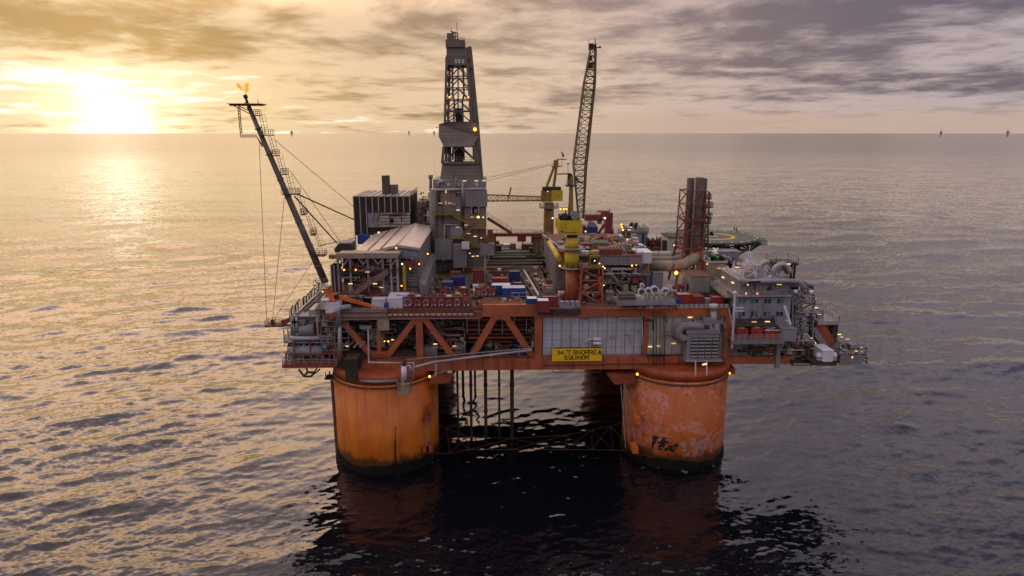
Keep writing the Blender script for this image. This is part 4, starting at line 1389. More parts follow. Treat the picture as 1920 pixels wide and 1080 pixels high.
f = ext(886, 275, 893, 300, 43)
K2.box('racked_pipe', 'steel', f[0], f[1], 43, 45, f[2], f[3])
p0 = at(830, 304, YR0 - .2); p1 = at(897, 304, YR0 - .2)
K2.box('working_floor', 'derrick', p0.x, p1.x, YR0 - 1, YR1, p0.z - .4, p0.z)
K2.part('handrail', MB().rail([(p0.x, YR0 - .9, p0.z), (p1.x, YR0 - .9, p0.z)], 1.4, 2, .12, 2), 'derrick')
# belly: eight sided cladding
bl = [at(x, y, YR0 - 1.2) for x, y in ((822, 233), (835, 229), (885, 229), (897, 234), (897, 257), (885, 275), (832, 275), (822, 256))]
mb = MB()
n = 8
front = [(p.x, YR0 - 1.2 + (1.0 if i in (0, 3, 4, 7) else 0), p.z) for i, p in enumerate(bl)]
backp = [(p.x, YR1 + 1.2, p.z) for p in bl]
mb.add(front + backp, [tuple(reversed(range(8))), tuple(range(8, 16))] + [(i, (i + 1) % 8, (i + 1) % 8 + 8, i + 8) for i in range(8)])
K2.part('belly_cladding', mb, 'ribclad')
p = at(890.5, 242.5, YR0 - 1.8)
K2.part('floodlight', MB().ball(p, .5, 10), 'amber')
p = at(821, 239, YR0)
K2.pipe([p, p + Vector((-.6, 0, .1))], .12, 'derrick', 'bracket', 5)
# crown
for (xa_, xb_, ya_, yb_, mt) in ((836, 877, 122, 104, 'derrick'), (837, 876, 104, 88, 'ribclad'), (835.5, 871, 88, 74, 'derrick'), (838, 850, 74, 62, 'derrick')):
    a = at(xa_, ya_, YR0 - .2); b_ = at(xb_, yb_, YR0 - .2)
    K2.box('crown_cladding', mt, a.x, b_.x, YR0 - .2 + (.6 if mt == 'ribclad' else 0), YR1 - .3, a.z + .01, b_.z)
f = ext(835, 108, 840, 126, YR0)
K2.box('wind_wall', 'derrick', f[0], f[1], YR0 - .6, YR1, f[2], f[3])
for px in (855, 861, 868):
    f = ext(px - 2.2, 111, px + 2.2, 119, YR0 - .3)
    K2.box('window', 'roof', f[0], f[1], YR0 - .32, YR0 - .21, f[2], f[3])
fr = MB()
q = [at(850, 74, YR0), at(858, 74, YR0), at(858, 62, YR0), at(850, 62, YR0)]
for a, b_ in zip(q, q[1:] + q[:1]):
    fr.bar(a, b_, .3)
fr.bar(q[3], at(845, 59, YR0), .25).bar(q[2], at(845, 59, YR0), .25).bar(at(854, 74, YR0), at(854, 62, YR0), .25).bar(q[1], at(866, 87, YR0), .35).bar(at(851, 68, YR0), at(858, 68, YR0), .25)
K2.part('crown_frame', fr, 'derrick')
K2.part('crown_net', MB().rail([at(860, 88, YR0), at(871, 88, YR0)], 2.3, .9, .12, 4), 'derrick')
K2.part('antenna', MB().bar(at(857.5, 64, YR0), at(856, 43, YR0), .14), 'derrick')
K2.part('antenna', MB().bar(at(846.5, 62, YR0), at(846, 53, YR0), .14), 'derrick')
# inclined side trunk
a0, a1 = at(876.5, 87, YR0 + 1), at(884, 87, YR0 + 1)
b0, b1 = at(886, 232, YR0 + 1), at(898, 232, YR0 + 1)
g0, g1 = at(894, 336, YR0 + 1), at(906, 336, YR0 + 1)
mb = MB()
pr = [a0, a1, b1, g1, g0, b0]
mb.add([(p.x, YR0 + .6, p.z) for p in pr] + [(p.x, YR0 + 5, p.z) for p in pr], [tuple(reversed(range(6))), tuple(range(6, 12))] + [(i, (i + 1) % 6, (i + 1) % 6 + 6, i + 6) for i in range(6)])
K2.part('side_trunk', mb, 'derrick')
f = ext(881, 119, 887.5, 128, YR0)
K2.box('trunk_box', 'derrick', f[0], f[1], YR0 - .2, YR0 + 3, f[2], f[3])
for i in range(5):
    p = at(886 - i * 0 + i * 1.6, 140 + i * 20, YR0)
K2.part('side_ladder', MB().rail([at(903, 336, YR0 - .4), at(899, 300, YR0 - .4)], 1.2, 1, .12), 'derrick')
for (px, py) in ((842.5, 182.5), (878, 182.5)):
    p = at(px, py, YR0 - .4)
    K2.part('floodlight', MB().ball(p, .22, 8), 'amber')

# ------------------------------------------------------------------ far yellow crane
YC = 72.0
K3 = Thing('pedestal_crane', 'yellow crane with its lattice boom lowered flat behind the derrick tower', 'crane', (XF(1029, 440, YC), YC, ZU1))
xc = XF(1029, 400, YC)
K3.part('pedestal', MB().lathe(xc, YC, [(1.75, ZU1), (1.75, at(1029, 405, YC).z), (1.55, at(1029, 380, YC).z)], 18), 'dullyellow')
zz = at(1029, 388, YC).z
K3.part('walkway_ring', MB().lathe(xc, YC, [(1.8, zz - .3), (3.3, zz - .3), (3.3, zz), (1.8, zz)], 18, caps=False), 'steel')
K3.part('handrail', MB().rail([(xc + 3.2 * math.cos(a), YC + 3.2 * math.sin(a), zz) for a in [i * math.pi / 6 for i in range(13)]], 1.2, 1.6, .1), 'steel')
f = ext(1015, 358, 1036, 378, YC - 1)
K3.box('slewing_house', 'dullyellow', f[0], f[1], YC - 2, YC + 2, f[2], f[3])
K3.box('machinery', 'darksteel', f[0] + .4, f[1] + 2.8, YC - 1.6, YC + 1.6, f[3], f[3] + 1.3)
f = ext(1034, 357, 1055, 377, YC - 2)
K3.box('counterweight', 'yellow', f[0], f[1], YC - 2.4, YC + 1.4, f[2], f[3])
ap = at(1042, 304, YC)
for oo in (-1, 1):
    K3.part('frame_leg', MB().bar((XF(1020, 360, YC), YC + oo, at(1020, 362, YC).z), (ap.x, YC + oo * .4, ap.z), .7), 'dullyellow')
    K3.part('frame_leg', MB().bar((XF(1037, 360, YC), YC + oo, at(1037, 358, YC).z), (ap.x + .4, YC + oo * .4, ap.z - .5), .75), 'dullyellow')
K3.part('head_platform', MB().box(ap.x - 1.4, ap.x + 1.8, YC - 1, YC + 1, ap.z - 1.6, ap.z - 1.2).box(ap.x - .7, ap.x + .9, YC - .6, YC + .6, ap.z - 1.2, ap.z + .7), 'dullyellow')
K3.part('mast_arm', MB().bar(at(1045, 303, YC), at(1045, 298.5, YC), .35).bar(at(1044, 298.5, YC), at(1062, 299, YC), .3).bar(at(1053.5, 286, YC), at(1054, 315, YC), .14).bar(at(1052, 285.5, YC), at(1056, 285.5, YC), .3), 'dullyellow')
K3.part('lamp_mast', MB().bar(at(1054.5, 288, YC), at(1057, 294, YC), .5), 'darksteel')
lo_ = [Vector((XF(1018, 372, YC), YC + o, at(1018, zzp, YC).z)) for o, zzp in ((-.8, 376), (.8, 376), (.8, 369), (-.8, 369))]
hi_ = [Vector((XF(905, 372, YC), YC + o, at(905, zzp, YC).z)) for o, zzp in ((-.9, 377), (.9, 377), (.9, 365), (-.9, 365))]
K3.part('boom', MB().lattice(lo_, hi_, 12, .3, .18, 'z'), 'dullyellow')
K3.part('boom_prop', MB().bar(at(953, 372, YC), at(958.5, 351, YC), .5), 'dullyellow')
K3.part('hoist_cable', MB().bar(at(1040, 306, YC), at(860, 345, YC), .1), 'darksteel')
K3.part('hoist_cable', MB().bar(at(1040, 308, YC), at(905, 341, YC), .1), 'darksteel')
K3.flood(1027, 359, YC - 2.6, .3, 'tube')

# ------------------------------------------------------------------ main yellow crane
YK = 1.0
xc = XF(1072, 480, YK)
K4 = Thing('pedestal_crane', 'yellow crane with its tall lattice boom raised nearly upright', 'crane', (xc, YK, ZU1))
zo, zy, zp, zc0, zc1 = at(1072, 500, YK).z, at(1072, 466, YK).z, at(1072, 457, YK).z, at(1072, 441, YK).z, at(1072, 411, YK - 2).z
K4.part('lower_pedestal', MB().lathe(xc, YK, [(1.42, ZU1), (1.42, zo)], 24), 'orange')
K4.part('upper_pedestal', MB().lathe(xc, YK, [(1.72, zo + .01), (1.72, zy)], 24), 'yellow')
K4.part('slew_ring', MB().lathe(xc, YK, [(1.55, zy + .01), (1.55, zc0 - .45)], 24), 'yellow')
K4.part('slew_bearing', MB().lathe(xc, YK, [(1.35, zc0 - .44), (1.35, zc0 - .01)], 24), 'darksteel')
K4.part('walkway_ring', MB().lathe(xc, YK, [(1.8, zy), (3.4, zy), (3.4, zy + .35), (1.8, zy + .35)], 20, caps=False), 'steel')
K4.box('walkway_arm', 'steel', xc + 2.6, xc + 4.2, YK - .9, YK + .9, zy, zy + .35)
K4.part('service_ring', MB().lathe(xc, YK, [(1.45, zo - .3), (2.6, zo - .3), (2.6, zo - .05), (1.45, zo - .05)], 20, caps=False), 'pale')
K4.part('handrail', MB().rail([(xc + 2.5 * math.cos(a), YK + 2.5 * math.sin(a), zo) for a in [i * math.pi / 6 for i in range(13)]], 1.3, 1.4, .1), 'dullyellow')
K4.flood(1049.5, 498.5, YK - 2.5, .3)
f = ext(1047, 413, 1090, 440, YK - 2)
K4.part('machinery_house', MB().prism([(f[0], f[2]), (f[1] - .1, f[2]), (f[1], f[2] + .8), (f[1], f[3]), (f[0], f[3])], YK - 2.4, YK + 2.2), 'yellow')
K4.box('house_stripe', 'darkred', XF(1058, 436, YK - 2.4), XF(1082, 436, YK - 2.4), YK - 2.44, YK - 2.4, at(1072, 437, YK - 2.4).z, at(1072, 435.6, YK - 2.4).z)
K4.box('house_emblem', 'navy', XF(1051.5, 434, YK - 2.4), XF(1056.5, 434, YK - 2.4), YK - 2.44, YK - 2.4, at(1054, 435.6, YK - 2.4).z, at(1054, 432.8, YK - 2.4).z)
K4.box('winch_deck', 'black', f[0] + .3, f[1] - .5, YK - 2.0, YK + 2, f[3], f[3] + 1.1)
p = at(1084, 404, YK - 1.6)
K4.part('winch_drum', MB().pipe([(p.x - .8, YK - 2.2, p.z), (p.x - .8, YK - .2, p.z)], 1.0, 14), 'lqclad')
K4.part('winch_drum', MB().pipe([(p.x - 3.2, YK - 2.1, p.z - .2), (p.x - 3.2, YK - .2, p.z - .2)], .7, 12), 'darksteel')
K4.box('cab_stay', 'yellow', XF(1041, 430, YK + 2), XF(1048, 430, YK + 2), YK + .6, YK + 2.4, at(1044, 428, YK).z, at(1044, 410, YK).z)
# king post
kp = at(1070, 330, YK)
for oo in (-.9, .9):
    K4.part('king_post', MB().bar((XF(1071, 405, YK), YK + oo, f[3]), (XF(1071, 330, YK), YK + oo * .5, kp.z), .75, .6), 'dullyellow')
K4.part('back_stay', MB().bar((XF(1066, 410, YK), YK, f[3]), (XF(1070, 335, YK), YK, kp.z - .4), .4), 'dullyellow')
p = at(1069, 338, YK)
K4.part('mast_head', MB().box(p.x - 1.0, p.x + 1.6, YK - 1, YK + 1, p.z - 1.4, p.z - 1.1).box(p.x - .6, p.x + .5, YK - .5, YK + .5, p.z - 1.1, p.z + 1.4), 'darksteel')
K4.part('handrail', MB().rail([(p.x - 1, YK - .95, p.z - 1.1), (p.x + 1.6, YK - .95, p.z - 1.1)], 1.2, .8, .09), 'pale')
K4.part('mast_arm', MB().bar(at(1070, 332, YK), at(1070, 325, YK), .25).bar(at(1045, 326.5, YK), at(1071, 325.5, YK), .28).bar(at(1065, 306, YK), at(1065, 345, YK), .1).bar(at(1063, 307, YK), at(1068, 307, YK), .2), 'brown')
# boom
bt = [at(1112, 100, YK), at(1116.5, 100, YK)]
bb = [at(1079, 322, YK), at(1100, 322, YK)]
b0 = [at(1085, 408, YK), at(1094, 408, YK)]


def four(a, b_, d):
    return [Vector((a.x, YK - d, a.z)), Vector((b_.x, YK - d, b_.z)), Vector((b_.x, YK + d, b_.z)), Vector((a.x, YK + d, a.z))]


q0, q1, q2 = four(b0[0], b0[1], .9), four(at(1075, 308, YK), at(1097.5, 308, YK), 1.3), four(at(1095, 156, YK), at(1114.5, 156, YK), 1.2)
q3 = four(at(1107, 92, YK), at(1116, 92, YK), .6)
K4.part('boom', MB().lattice(q0, q1, 9, .2, .13, 'z'), 'boomy')
K4.part('boom', MB().lattice(q1, q2, 12, .24, .15, 'z'), 'boomy')
K4.part('boom', MB().lattice(q2, q3, 5, .24, .15, 'z'), 'boomy')
K4.part('boom_trunk', MB().bar(at(1093.5, 408, YK + 1.2), at(1098.5, 320, YK + 1.2), .5, .8).bar(at(1098.5, 320, YK + 1.2), at(1115.5, 156, YK + 1.2), .45, .7).bar(at(1115.5, 156, YK + 1.2), at(1117, 90, YK + 1.2), .45, .6), 'derrick')
for k in range(26):
    p = at(1098.5 + 17 * k / 26, 320 - 164 * k / 26, YK + 1.2)
f = ext(1102.5, 106, 1112, 128, YK)
K4.box('sheave_block', 'darksteel', f[0], f[1], YK - .7, YK + .7, f[2], f[2] + 1.2)
K4.box('sheave_block', 'darksteel', f[0], f[1] - .3, YK - .6, YK + .6, f[2] + 1.6, f[3])
f = ext(1104, 82, 1120, 92, YK)
K4.part('boom_head', MB().box(f[0], f[0] + 1.0, YK - .7, YK + .7, f[2] - .1, f[3]).box(f[0] + 1.2, f[1] - .3, YK - .6, YK + .6, f[2] - .4, f[3] - .1).bar((f[0], YK, f[3]), (f[0], YK, f[3] + .9), .1).bar((f[1] - .5, YK, f[3]), (f[1] - .5, YK, f[3] + 1.0), .2).bar((f[1] - 1.4, YK, f[2] + .5), (f[1] + .8, YK, f[2] + .3), .2).ball((f[1] + .6, YK, f[2] + .4), .28, 8), 'darksteel')
K4.part('hoist_cable', MB().bar(at(1077, 334, YK - .3), at(1108, 92, YK - .3), .1), 'darksteel')
K4.part('hoist_cable', MB().bar(at(1083, 408, YK - .6), at(1078, 340, YK - .3), .12), 'darksteel')
f = ext(1079, 334, 1092, 345, YK)
K4.part('luffing_block', MB().bar(at(1078, 336, YK), at(1092, 344, YK), .6, .4).ball(at(1080, 336, YK), .5, 8), 'darksteel')
for (px, py) in ((1051, 392), (1057, 392), (1062, 392), (1068, 392)):
    K4.flood(px, py, YK + 4, .34)
K4.part('lamp_rail', MB().box(XF(1048, 392, YK + 4.6), XF(1070, 392, YK + 4.6), YK + 4.4, YK + 4.7, at(1060, 394, YK + 4.6).z, at(1060, 389, YK + 4.6).z), 'darksteel')
K4.part('lamp_rail_post', MB().bar(at(1061, 394, YK + 4.6), at(1061, 425, YK + 4.6), .3), 'darksteel')

# orange lattice frame beside the crane pedestal
a, b_, zt_ = XF(1088, 540, -1), XF(1128, 540, -1), at(1107, 502, -1).z
L = Thing('support_tower', 'orange red braced steel frame standing beside the crane pedestal', 'frame', ((a + b_) / 2, 0, ZU1))
L.part('bracing', MB().lattice([(a, -2, ZU1), (b_, -2, ZU1), (b_, 4, ZU1), (a, 4, ZU1)], [(a, -2, zt_), (b_, -2, zt_), (b_, 4, zt_), (a, 4, zt_)], 3, .4, .26, 'z'), 'orange')
L.box('top_floor', 'brown', a - .3, b_ + .3, -2.2, 4.2, zt_, zt_ + .25)
L.box('stored_box', 'pale', a + 1, a + 2.2, 0, 1, ZU1 + 3.2, ZU1 + 4.2)
L.box('stored_box', 'darksteel', a + .4, a + 2, 0, 1.2, ZU1, ZU1 + 1.5)
L.part('stored_ball', MB().ball((a + 1.7, 0, ZU1 + 6), .55, 10), 'beige')
f = ext(1106, 480, 1124, 498, -.5)
S = Thing('yellow_skid', 'yellow machine skid with lit lamps on top of the orange lattice frame', 'machine', ((f[0] + f[1]) / 2, 1, zt_ + .25))
S.part('frame', MB().box(f[0], f[1], -1, 2, zt_ + .25, zt_ + .7).bar((f[0], -1, zt_ + .7), (f[0], -1, f[3]), .25).bar((f[1], -1, zt_ + .7), (f[1], -1, f[3]), .25).bar((f[0], -1, f[3]), (f[1], -1, f[3]), .3).bar((f[0], 2, zt_ + .7), (f[0], 2, f[3]), .25).bar((f[1], 2, zt_ + .7), (f[1], 2, f[3]), .25).bar((f[0], 2, f[3]), (f[1], 2, f[3]), .3), 'dullyellow')
S.box('engine', 'darksteel', f[0] + .4, f[1] - .4, -.6, 1.6, zt_ + .7, zt_ + 2.0)
S.box('hood', 'dullyellow', f[0] + .3, f[1] - .5, -.8, 1.8, f[3] - .5, f[3] - .16)
S.flood(1115, 489, -1.4, .2, 'whitelamp'); S.flood(1124, 494, -1.4, .2, 'whitelamp')
S.flood(1131, 500, -1.6, .24, 'amber'); S.flood(1134, 503, -1.6, .2, 'whitelamp')
# ------------------------------------------------------------------ pipe deck
x0, x1 = XF(795, 580, 0), XF(1000, 580, 0)
P = Thing('pipe_deck', 'yellow green worn storage deck between the warehouse and the grey corridor wall', 'deck', ((x0 + x1) / 2, 15, ZU1))
P.box('deck_plate', 'deckgreen', at(797, 560, 10).x, at(1042, 560, 10).x, -4.5, 44, ZU1 + .01, ZU1 + .06)
for px0, py0, px1, py1, mt, w_ in ((1010, 556, 982, 508, 'roof', .5), (1003, 560, 972, 512, 'darksteel', .6), (1017, 556, 990, 508, 'deckgreen', .3), (1046, 548, 1012, 495, 'brown', .4), (1028, 548, 1010, 500, 'redorange', .3)):
    a, b_ = on(px0, py0, ZU1 + .5), on(px1, py1, ZU1 + .5)
    P.part('skid_rail', MB().bar(a, b_, w_, .9), mt)
for (py, z_, r, mt, xa_, xb_) in ((474, 39.2, .35, 'green', 925, 1018), (479, 41, .5, 'derrick', 915, 1005), (484, 41.5, .4, 'darksteel', 880, 1022), (490, 40.5, .35, 'derrick', 870, 1020), (496, 40, .3, 'darksteel', 860, 1025), (502, 39.6, .35, 'dullyellow', 862, 960)):
    a, b_ = on(xa_, py, z_), on(xb_, py, z_)
    y = (a.y + b_.y) / 2
    P.pipe([(a.x, y, z_), (b_.x, y, z_)], r, mt, 'long_pipe', 6)
a = on(960, 501, 40.2)
P.part('handrail', MB().rail([on(875, 499, 39), on(958, 497, 39), on(978, 508, ZU1)], 1.1, 2, .1), 'dullyellow')
for i in range(14):
    px, py = rnd.uniform(868, 1018), rnd.uniform(463, 502)
    p = on(px, py, ZU1)
    P.box('deck_machine', rnd.choice(['darksteel', 'brown', 'derrick', 'grey', 'deckgreen', 'darkred']), p.x, p.x + rnd.uniform(1, 4), p.y, p.y + 2.5, ZU1 + .06, ZU1 + rnd.uniform(1, 3.2))
f = ext(925, 482, 985, 490, 44)
P.box('pipe_rack_beam', 'tan', f[0], f[1], 44, 45, f[2], f[3])

# overhead red brown gangway at the far end, with a sloping conveyor
YG = 62.0
a, b_ = at(922, 440, YG), at(1032, 440, YG)
Gw = Thing('gangway', 'red brown gangway beam crossing behind the pipe deck to the far crane', 'gangway', ((a.x + b_.x) / 2, YG, ZU1))
Gw.box('beam', 'darkred', a.x, b_.x, YG - 1, YG + 1, a.z - .5, a.z + .5)
Gw.part('handrail', MB().rail([(a.x, YG - .95, a.z + .5), (b_.x, YG - .95, b_.z + .5)], 1.3, 1.6, .1), 'tan')
Gw.part('conveyor', MB().bar(at(914, 409, YG), at(959, 437, YG), 1.2, .9), 'brown')
Gw.part('handrail', MB().rail([at(914, 406, YG - .5), at(959, 434, YG - .5)], 1.3, 1.6, .1, 2), 'brown')
for px in (929, 1000, 1010):
    x = XF(px, 450, YG)
    Gw.part('support_leg', MB().bar((x, YG, ZU1), (x, YG, a.z - .5), .4), 'brown')
f = ext(970, 443, 986, 452, YG)
Gw.box('travelling_crab', 'darkred', f[0], f[1], YG - 1.4, YG + 1.4, f[2], f[3])
Gw.part('crab_hook', MB().bar(at(979, 452, YG), at(983, 462, YG), .3).bar(at(983, 462, YG), at(976, 470, YG), .3).bar(at(979, 440, YG), at(979, 443, YG), 1.2), 'brown')
f = ext(1000, 432, 1018, 462, YG + 2)
Gw.box('access_tower', 'tan', f[0], f[1], YG + 1.6, YG + 5, ZU1, f[3] - 2)
Gw.part('handrail', MB().rail([(f[0], YG + 1.7, f[3] - 2), (f[1], YG + 1.7, f[3] - 2)], 1.6, 1, .12), 'brown')
f = ext(914, 420, 922, 430, YD - 3)
rs = random.Random(77)
for (px, py, w_, h_, mt) in ((935, 466, 3, 1.4, 'pale'), (950, 466, 4, 1.2, 'white'), (962, 467, 2, 1.7, 'tan'), (990, 468, 4, 1.6, 'brown'), (920, 466, 3, 4.5, 'dullyellow'), (1003, 461, 2.5, 3.2, 'darksteel')):
    p = on(px, py, ZU1)
    single('deck_unit', MB().box(p.x - w_ / 2, p.x + w_ / 2, p.y, p.y + 3, ZU1 + .06, ZU1 + h_).box(p.x - w_ / 2 - .15, p.x + w_ / 2 + .15, p.y - .15, p.y + 3.15, ZU1 + h_, ZU1 + h_ + .2), mt,
           {935: 'pale deck unit at the far edge nearest the winch frame', 950: 'wide white deck unit under the gangway beam', 962: 'slim tan deck unit under the gangway beam', 990: 'brown deck unit beyond the hanging crab hook', 920: 'tall worn yellow deck unit beside the winch frame', 1003: 'dark deck unit in front of the access tower'}[px], 'deck unit', 'units under the gangway')


def container(label, mat, x0, x1, yt, yb, depth=2.6, top=None, group=None, name='container', z=None, cat='container', open_top=False, lidmat='white'):
    z = ZU1 + .07 if z is None else z
    p = on((x0 + x1) / 2, yb, z)
    Y = p.y
    a, b_, z0, z1 = ext(x0, yt, x1, yb, Y)
    z0 = z
    T = Thing(name, label, cat, ((a + b_) / 2, Y + depth / 2, z), group)
    if open_top:
        mb = MB().box(a, b_, Y, Y + .12, z0, z1).box(a, b_, Y + depth - .12, Y + depth, z0, z1).box(a, a + .12, Y + .13, Y + depth - .13, z0, z1).box(b_ - .12, b_, Y + .13, Y + depth - .13, z0, z1).box(a + .13, b_ - .13, Y + .13, Y + depth - .13, z0, z0 + .1)
        T.part('body', mb, mat)
        T.box('contents', lidmat, a + .14, b_ - .14, Y + .14, Y + depth - .14, z0 + .12, z1 - .25)
    else:
        T.box('body', mat, a, b_, Y, Y + depth, z0, z1)
        if top:
            T.box('roof_sheet', top, a - .05, b_ + .05, Y - .05, Y + depth + .05, z1, z1 + .1)
    fr = MB()
    for xx in (a, b_):
        for yy in (Y, Y + depth):
            fr.bar((xx, yy, z0), (xx, yy, z1 + .12), .2)
    for zz in (z0 + .1, z1 + .02):
        fr.bar((a, Y - .02, zz), (b_, Y - .02, zz), .16).bar((a - .02, Y, zz), (a - .02, Y + depth, zz), .16).bar((b_ + .02, Y, zz), (b_ + .02, Y + depth, zz), .16)
    n = max(2, int((b_ - a) / .6))
    for i in range(1, n):
        x = a + (b_ - a) * i / n
        fr.box(x - .06, x + .06, Y - .05, Y - .005, z0 + .2, z1 - .1)
    T.part('frame', fr, mat)
    return T


GC = 'containers and skips on the pipe deck'
container('navy container behind a smaller blue one near the grey chute', 'navy', 845, 871, 521, 540, 3, 'navy', GC)
container('small blue half height container next to the navy container', 'blue', 828, 849, 530, 545, 2.6, 'steel', GC)
container('tall navy cargo box standing alone near the long rails', 'navy', 955, 974, 510, 529, 2.4, 'navy', GC)
container('white lidded blue container behind the largest one', 'blue', 922, 957, 536, 553, 3, 'white', GC)
container('largest blue container, closest to the pale pipe frame', 'blue', 942, 985, 541, 559, 3.2, 'sheet', GC)
container('small blue box with a white lid at the deck edge above the orange corner post', 'blue', 988, 1007, 561, 579, 2.4, 'white', GC)
container('dark red skip with a white lid beside the small blue edge box', 'darkred', 1008, 1029, 565, 586, 2.6, 'white', GC)
container('long dark red skip behind the white lidded red skip', 'darkred', 1016, 1046, 557, 575, 2.6, 'pale', GC, open_top=True, lidmat='pale')
container('red skip heaped with pale sacks in front of the tall navy box', 'red', 922, 950, 522, 536, 3, None, GC, 'skip', None, 'skip', True, 'pale')
container('low brown skip of white sacks beside the tall navy box', 'brown', 963, 979, 531, 541, 2.4, None, GC, 'skip', None, 'skip', True, 'white')
container('orange brown tub with an open top behind the navy container', 'redorange', 844, 863, 511, 520, 3, None, GC, 'skip', None, 'skip', True, 'tan')
container('dark red upright cage under the winch frame post', 'darkred', 887, 906, 508, 530, 3, 'darkred', GC)
container('small white box in front of the dark red upright cage', 'white', 887, 896, 536, 544, 1.6, 'white', GC)
container('small pale box with a red side next to the small white box', 'beige', 897, 905, 535, 542, 1.6, 'red', GC)
container('long low brown basket beyond the red skip of pale sacks', 'brown', 908, 950, 509, 516, 3, None, GC, 'skip', None, 'skip', True, 'brown')
# pale pipe frame
a, b_, z0, z1 = ext(960, 549, 987, 561, on(973, 561, ZU1).y)
Y = on(973, 561, ZU1).y
fm = MB()
for yy in (Y, Y + 1.6):
    for xx in (a, (a + b_) / 2, b_):
        fm.bar((xx, yy, ZU1 + .06), (xx, yy, z1), .16)
    for zz in (ZU1 + .7, z1):
        fm.bar((a, yy, zz), (b_, yy, zz), .16)
fm.bar((a, Y, z1), (a, Y + 1.6, z1), .16).bar((b_, Y, z1), (b_, Y + 1.6, z1), .16)
single('cargo_cradle', fm, 'pale', 'pale tubular frame in front of the largest blue container', 'frame')

# red racks of round drums
ORD = ['first', 'second', 'third', 'fourth', 'fifth', 'sixth', 'seventh', 'eighth', 'ninth']


def drum_rack(label, px0, px1, yt, yb, group, mat='darkred', seed=0):
    p = on((px0 + px1) / 2, yb, ZU1 + .07)
    Y = p.y
    a, b_, z0, z1 = ext(px0, yt, px1, yb, Y)
    z0 = ZU1 + .07
    T = Thing('drum_rack', label, 'drum rack', ((a + b_) / 2, Y + 1, z0), group)
    fr = MB()
    for yy in (Y, Y + 2.2):
        for xx in (a + .1, b_ - .1):
            fr.bar((xx, yy, z0), (xx, yy, z1), .22)
        for zz in (z0 + .2, z1 - .05):
            fr.bar((a + .1, yy, zz), (b_ - .1, yy, zz), .26)
    for xx in (a + .1, b_ - .1):
        fr.bar((xx, Y, z1 - .05), (xx, Y + 2.2, z1 - .05), .2)
    T.part('rack_frame', fr, mat)
    r = min(b_ - a, z1 - z0) * .40
    cx_, cz_ = (a + b_) / 2, (z0 + z1) / 2 + .02
    dr = T.part('drum', MB().pipe([(cx_, Y + .15, cz_), (cx_, Y + 2.0, cz_)], r, 14), 'darkred' if seed % 3 else 'brown')
    T.part('drum_rim', MB().pipe([(cx_, Y - .02, cz_), (cx_, Y + .15, cz_)], r * 1.04, 14), 'pinkrust' if seed % 2 else 'grey', dr)
    T.part('drum_hub', MB().pipe([(cx_, Y - .12, cz_), (cx_, Y - .02, cz_)], r * .62, 10), 'darkred', dr)
    T.part('valve', MB().pipe([(cx_ + r * .5, Y - .25, z0 + .7), (cx_ + r * .5, Y - .02, z0 + .7)], .18, 8), 'white')
    T.part('valve', MB().pipe([(cx_ - r * .6, Y - .25, z0 + .6), (cx_ - r * .6, Y - .02, z0 + .6)], .14, 8), 'white')
    if seed % 4 == 1:
        T.box('lid', 'beige', a + .3, b_ - .3, Y + .2, Y + 2, z1 - .02, z1 + .12)
    return T


xs = [754, 775, 791, 806, 820, 834, 849, 865, 884]
for k in range(8):
    drum_rack('red rack with a round drum, %s along the deck edge counted from the white tarpaulin' % ORD[k], xs[k] + .5, xs[k + 1] - .5, 557, 577, 'drum racks along the deck edge', seed=k)
for k, (a_, b_) in enumerate(((822, 840), (850, 862), (862, 875), (900, 915), (915, 930))):
    drum_rack('red drum rack of the inner row, %s from the grey chute' % ORD[k], a_, b_, 541, 556.5, 'drum racks of the inner row', seed=k + 3)
c = on(858, 552, ZU1)
p = at(858, 556, -2.6)
single('yellow_drum', MB().pipe([(p.x, -2.9, p.z + .1), (p.x, -1.6, p.z + .1)], .8, 14), 'yellow', 'round yellow drum end lying on top of the red racks', 'drum')

# long edge baskets in front
container('long orange basket along the deck edge above the inverted V brace', 'orange', 898, 978, 568, 577, 2.4, None, None, 'basket', None, 'basket', True, 'brown')
T = Thing('edge_fence', 'low brown slatted fence along the deck edge below the drum racks', 'fence', (XF(820, 585), YT - 1, ZU1 - 1))
e = ext(726, 578, 888, 587, YT - .9)
T.box('slat_panel', 'brown', e[0], e[1], YT - 1.0, YT - .85, e[2], e[3])
for i in range(17):
    x = e[0] + (e[1] - e[0]) * i / 16
    T.box('post', 'redorange', x - .1, x + .1, YT - 1.12, YT - 1.0, e[2] - .2, e[3] + .3)
for i in range(16):
    x = e[0] + (e[1] - e[0]) * (i + .12) / 16
    T.box('pale_block', 'beige', x, x + (e[1] - e[0]) * .047, YT - 1.2, YT - 1.0, e[2] - .5, e[2] - .05)
T = Thing('edge_fence', 'grey and rust louvred fence in front of the white crates over the smooth column', 'fence', (XF(680, 590), YT - 1, ZU1 - 2))
e = ext(640, 578, 726, 599, YT - 1.2)
for i in range(7):
    zz = e[2] + (e[3] - e[2]) * i / 7
    T.box('louvre', ('steel', 'redorange', 'tan')[i % 3], e[0], e[1], YT - 1.5, YT - 1.0, zz, zz + .3)
for i in range(7):
    x = e[0] + (e[1] - e[0]) * i / 6
    T.box('post', 'steel', x - .09, x + .09, YT - 1.0, YT - .8, e[2] - .3, e[3] + .2)
T.box('lower_box', 'tan', XF(710, 605), XF(731, 605), YT - 1.5, YT - .75, at(720, 616, YT).z, e[2] - .02)
T.box('lower_box', 'steel', XF(676, 605), XF(698, 605), YT - 1.5, YT - .75, at(686, 614, YT).z, at(686, 608, YT).z)
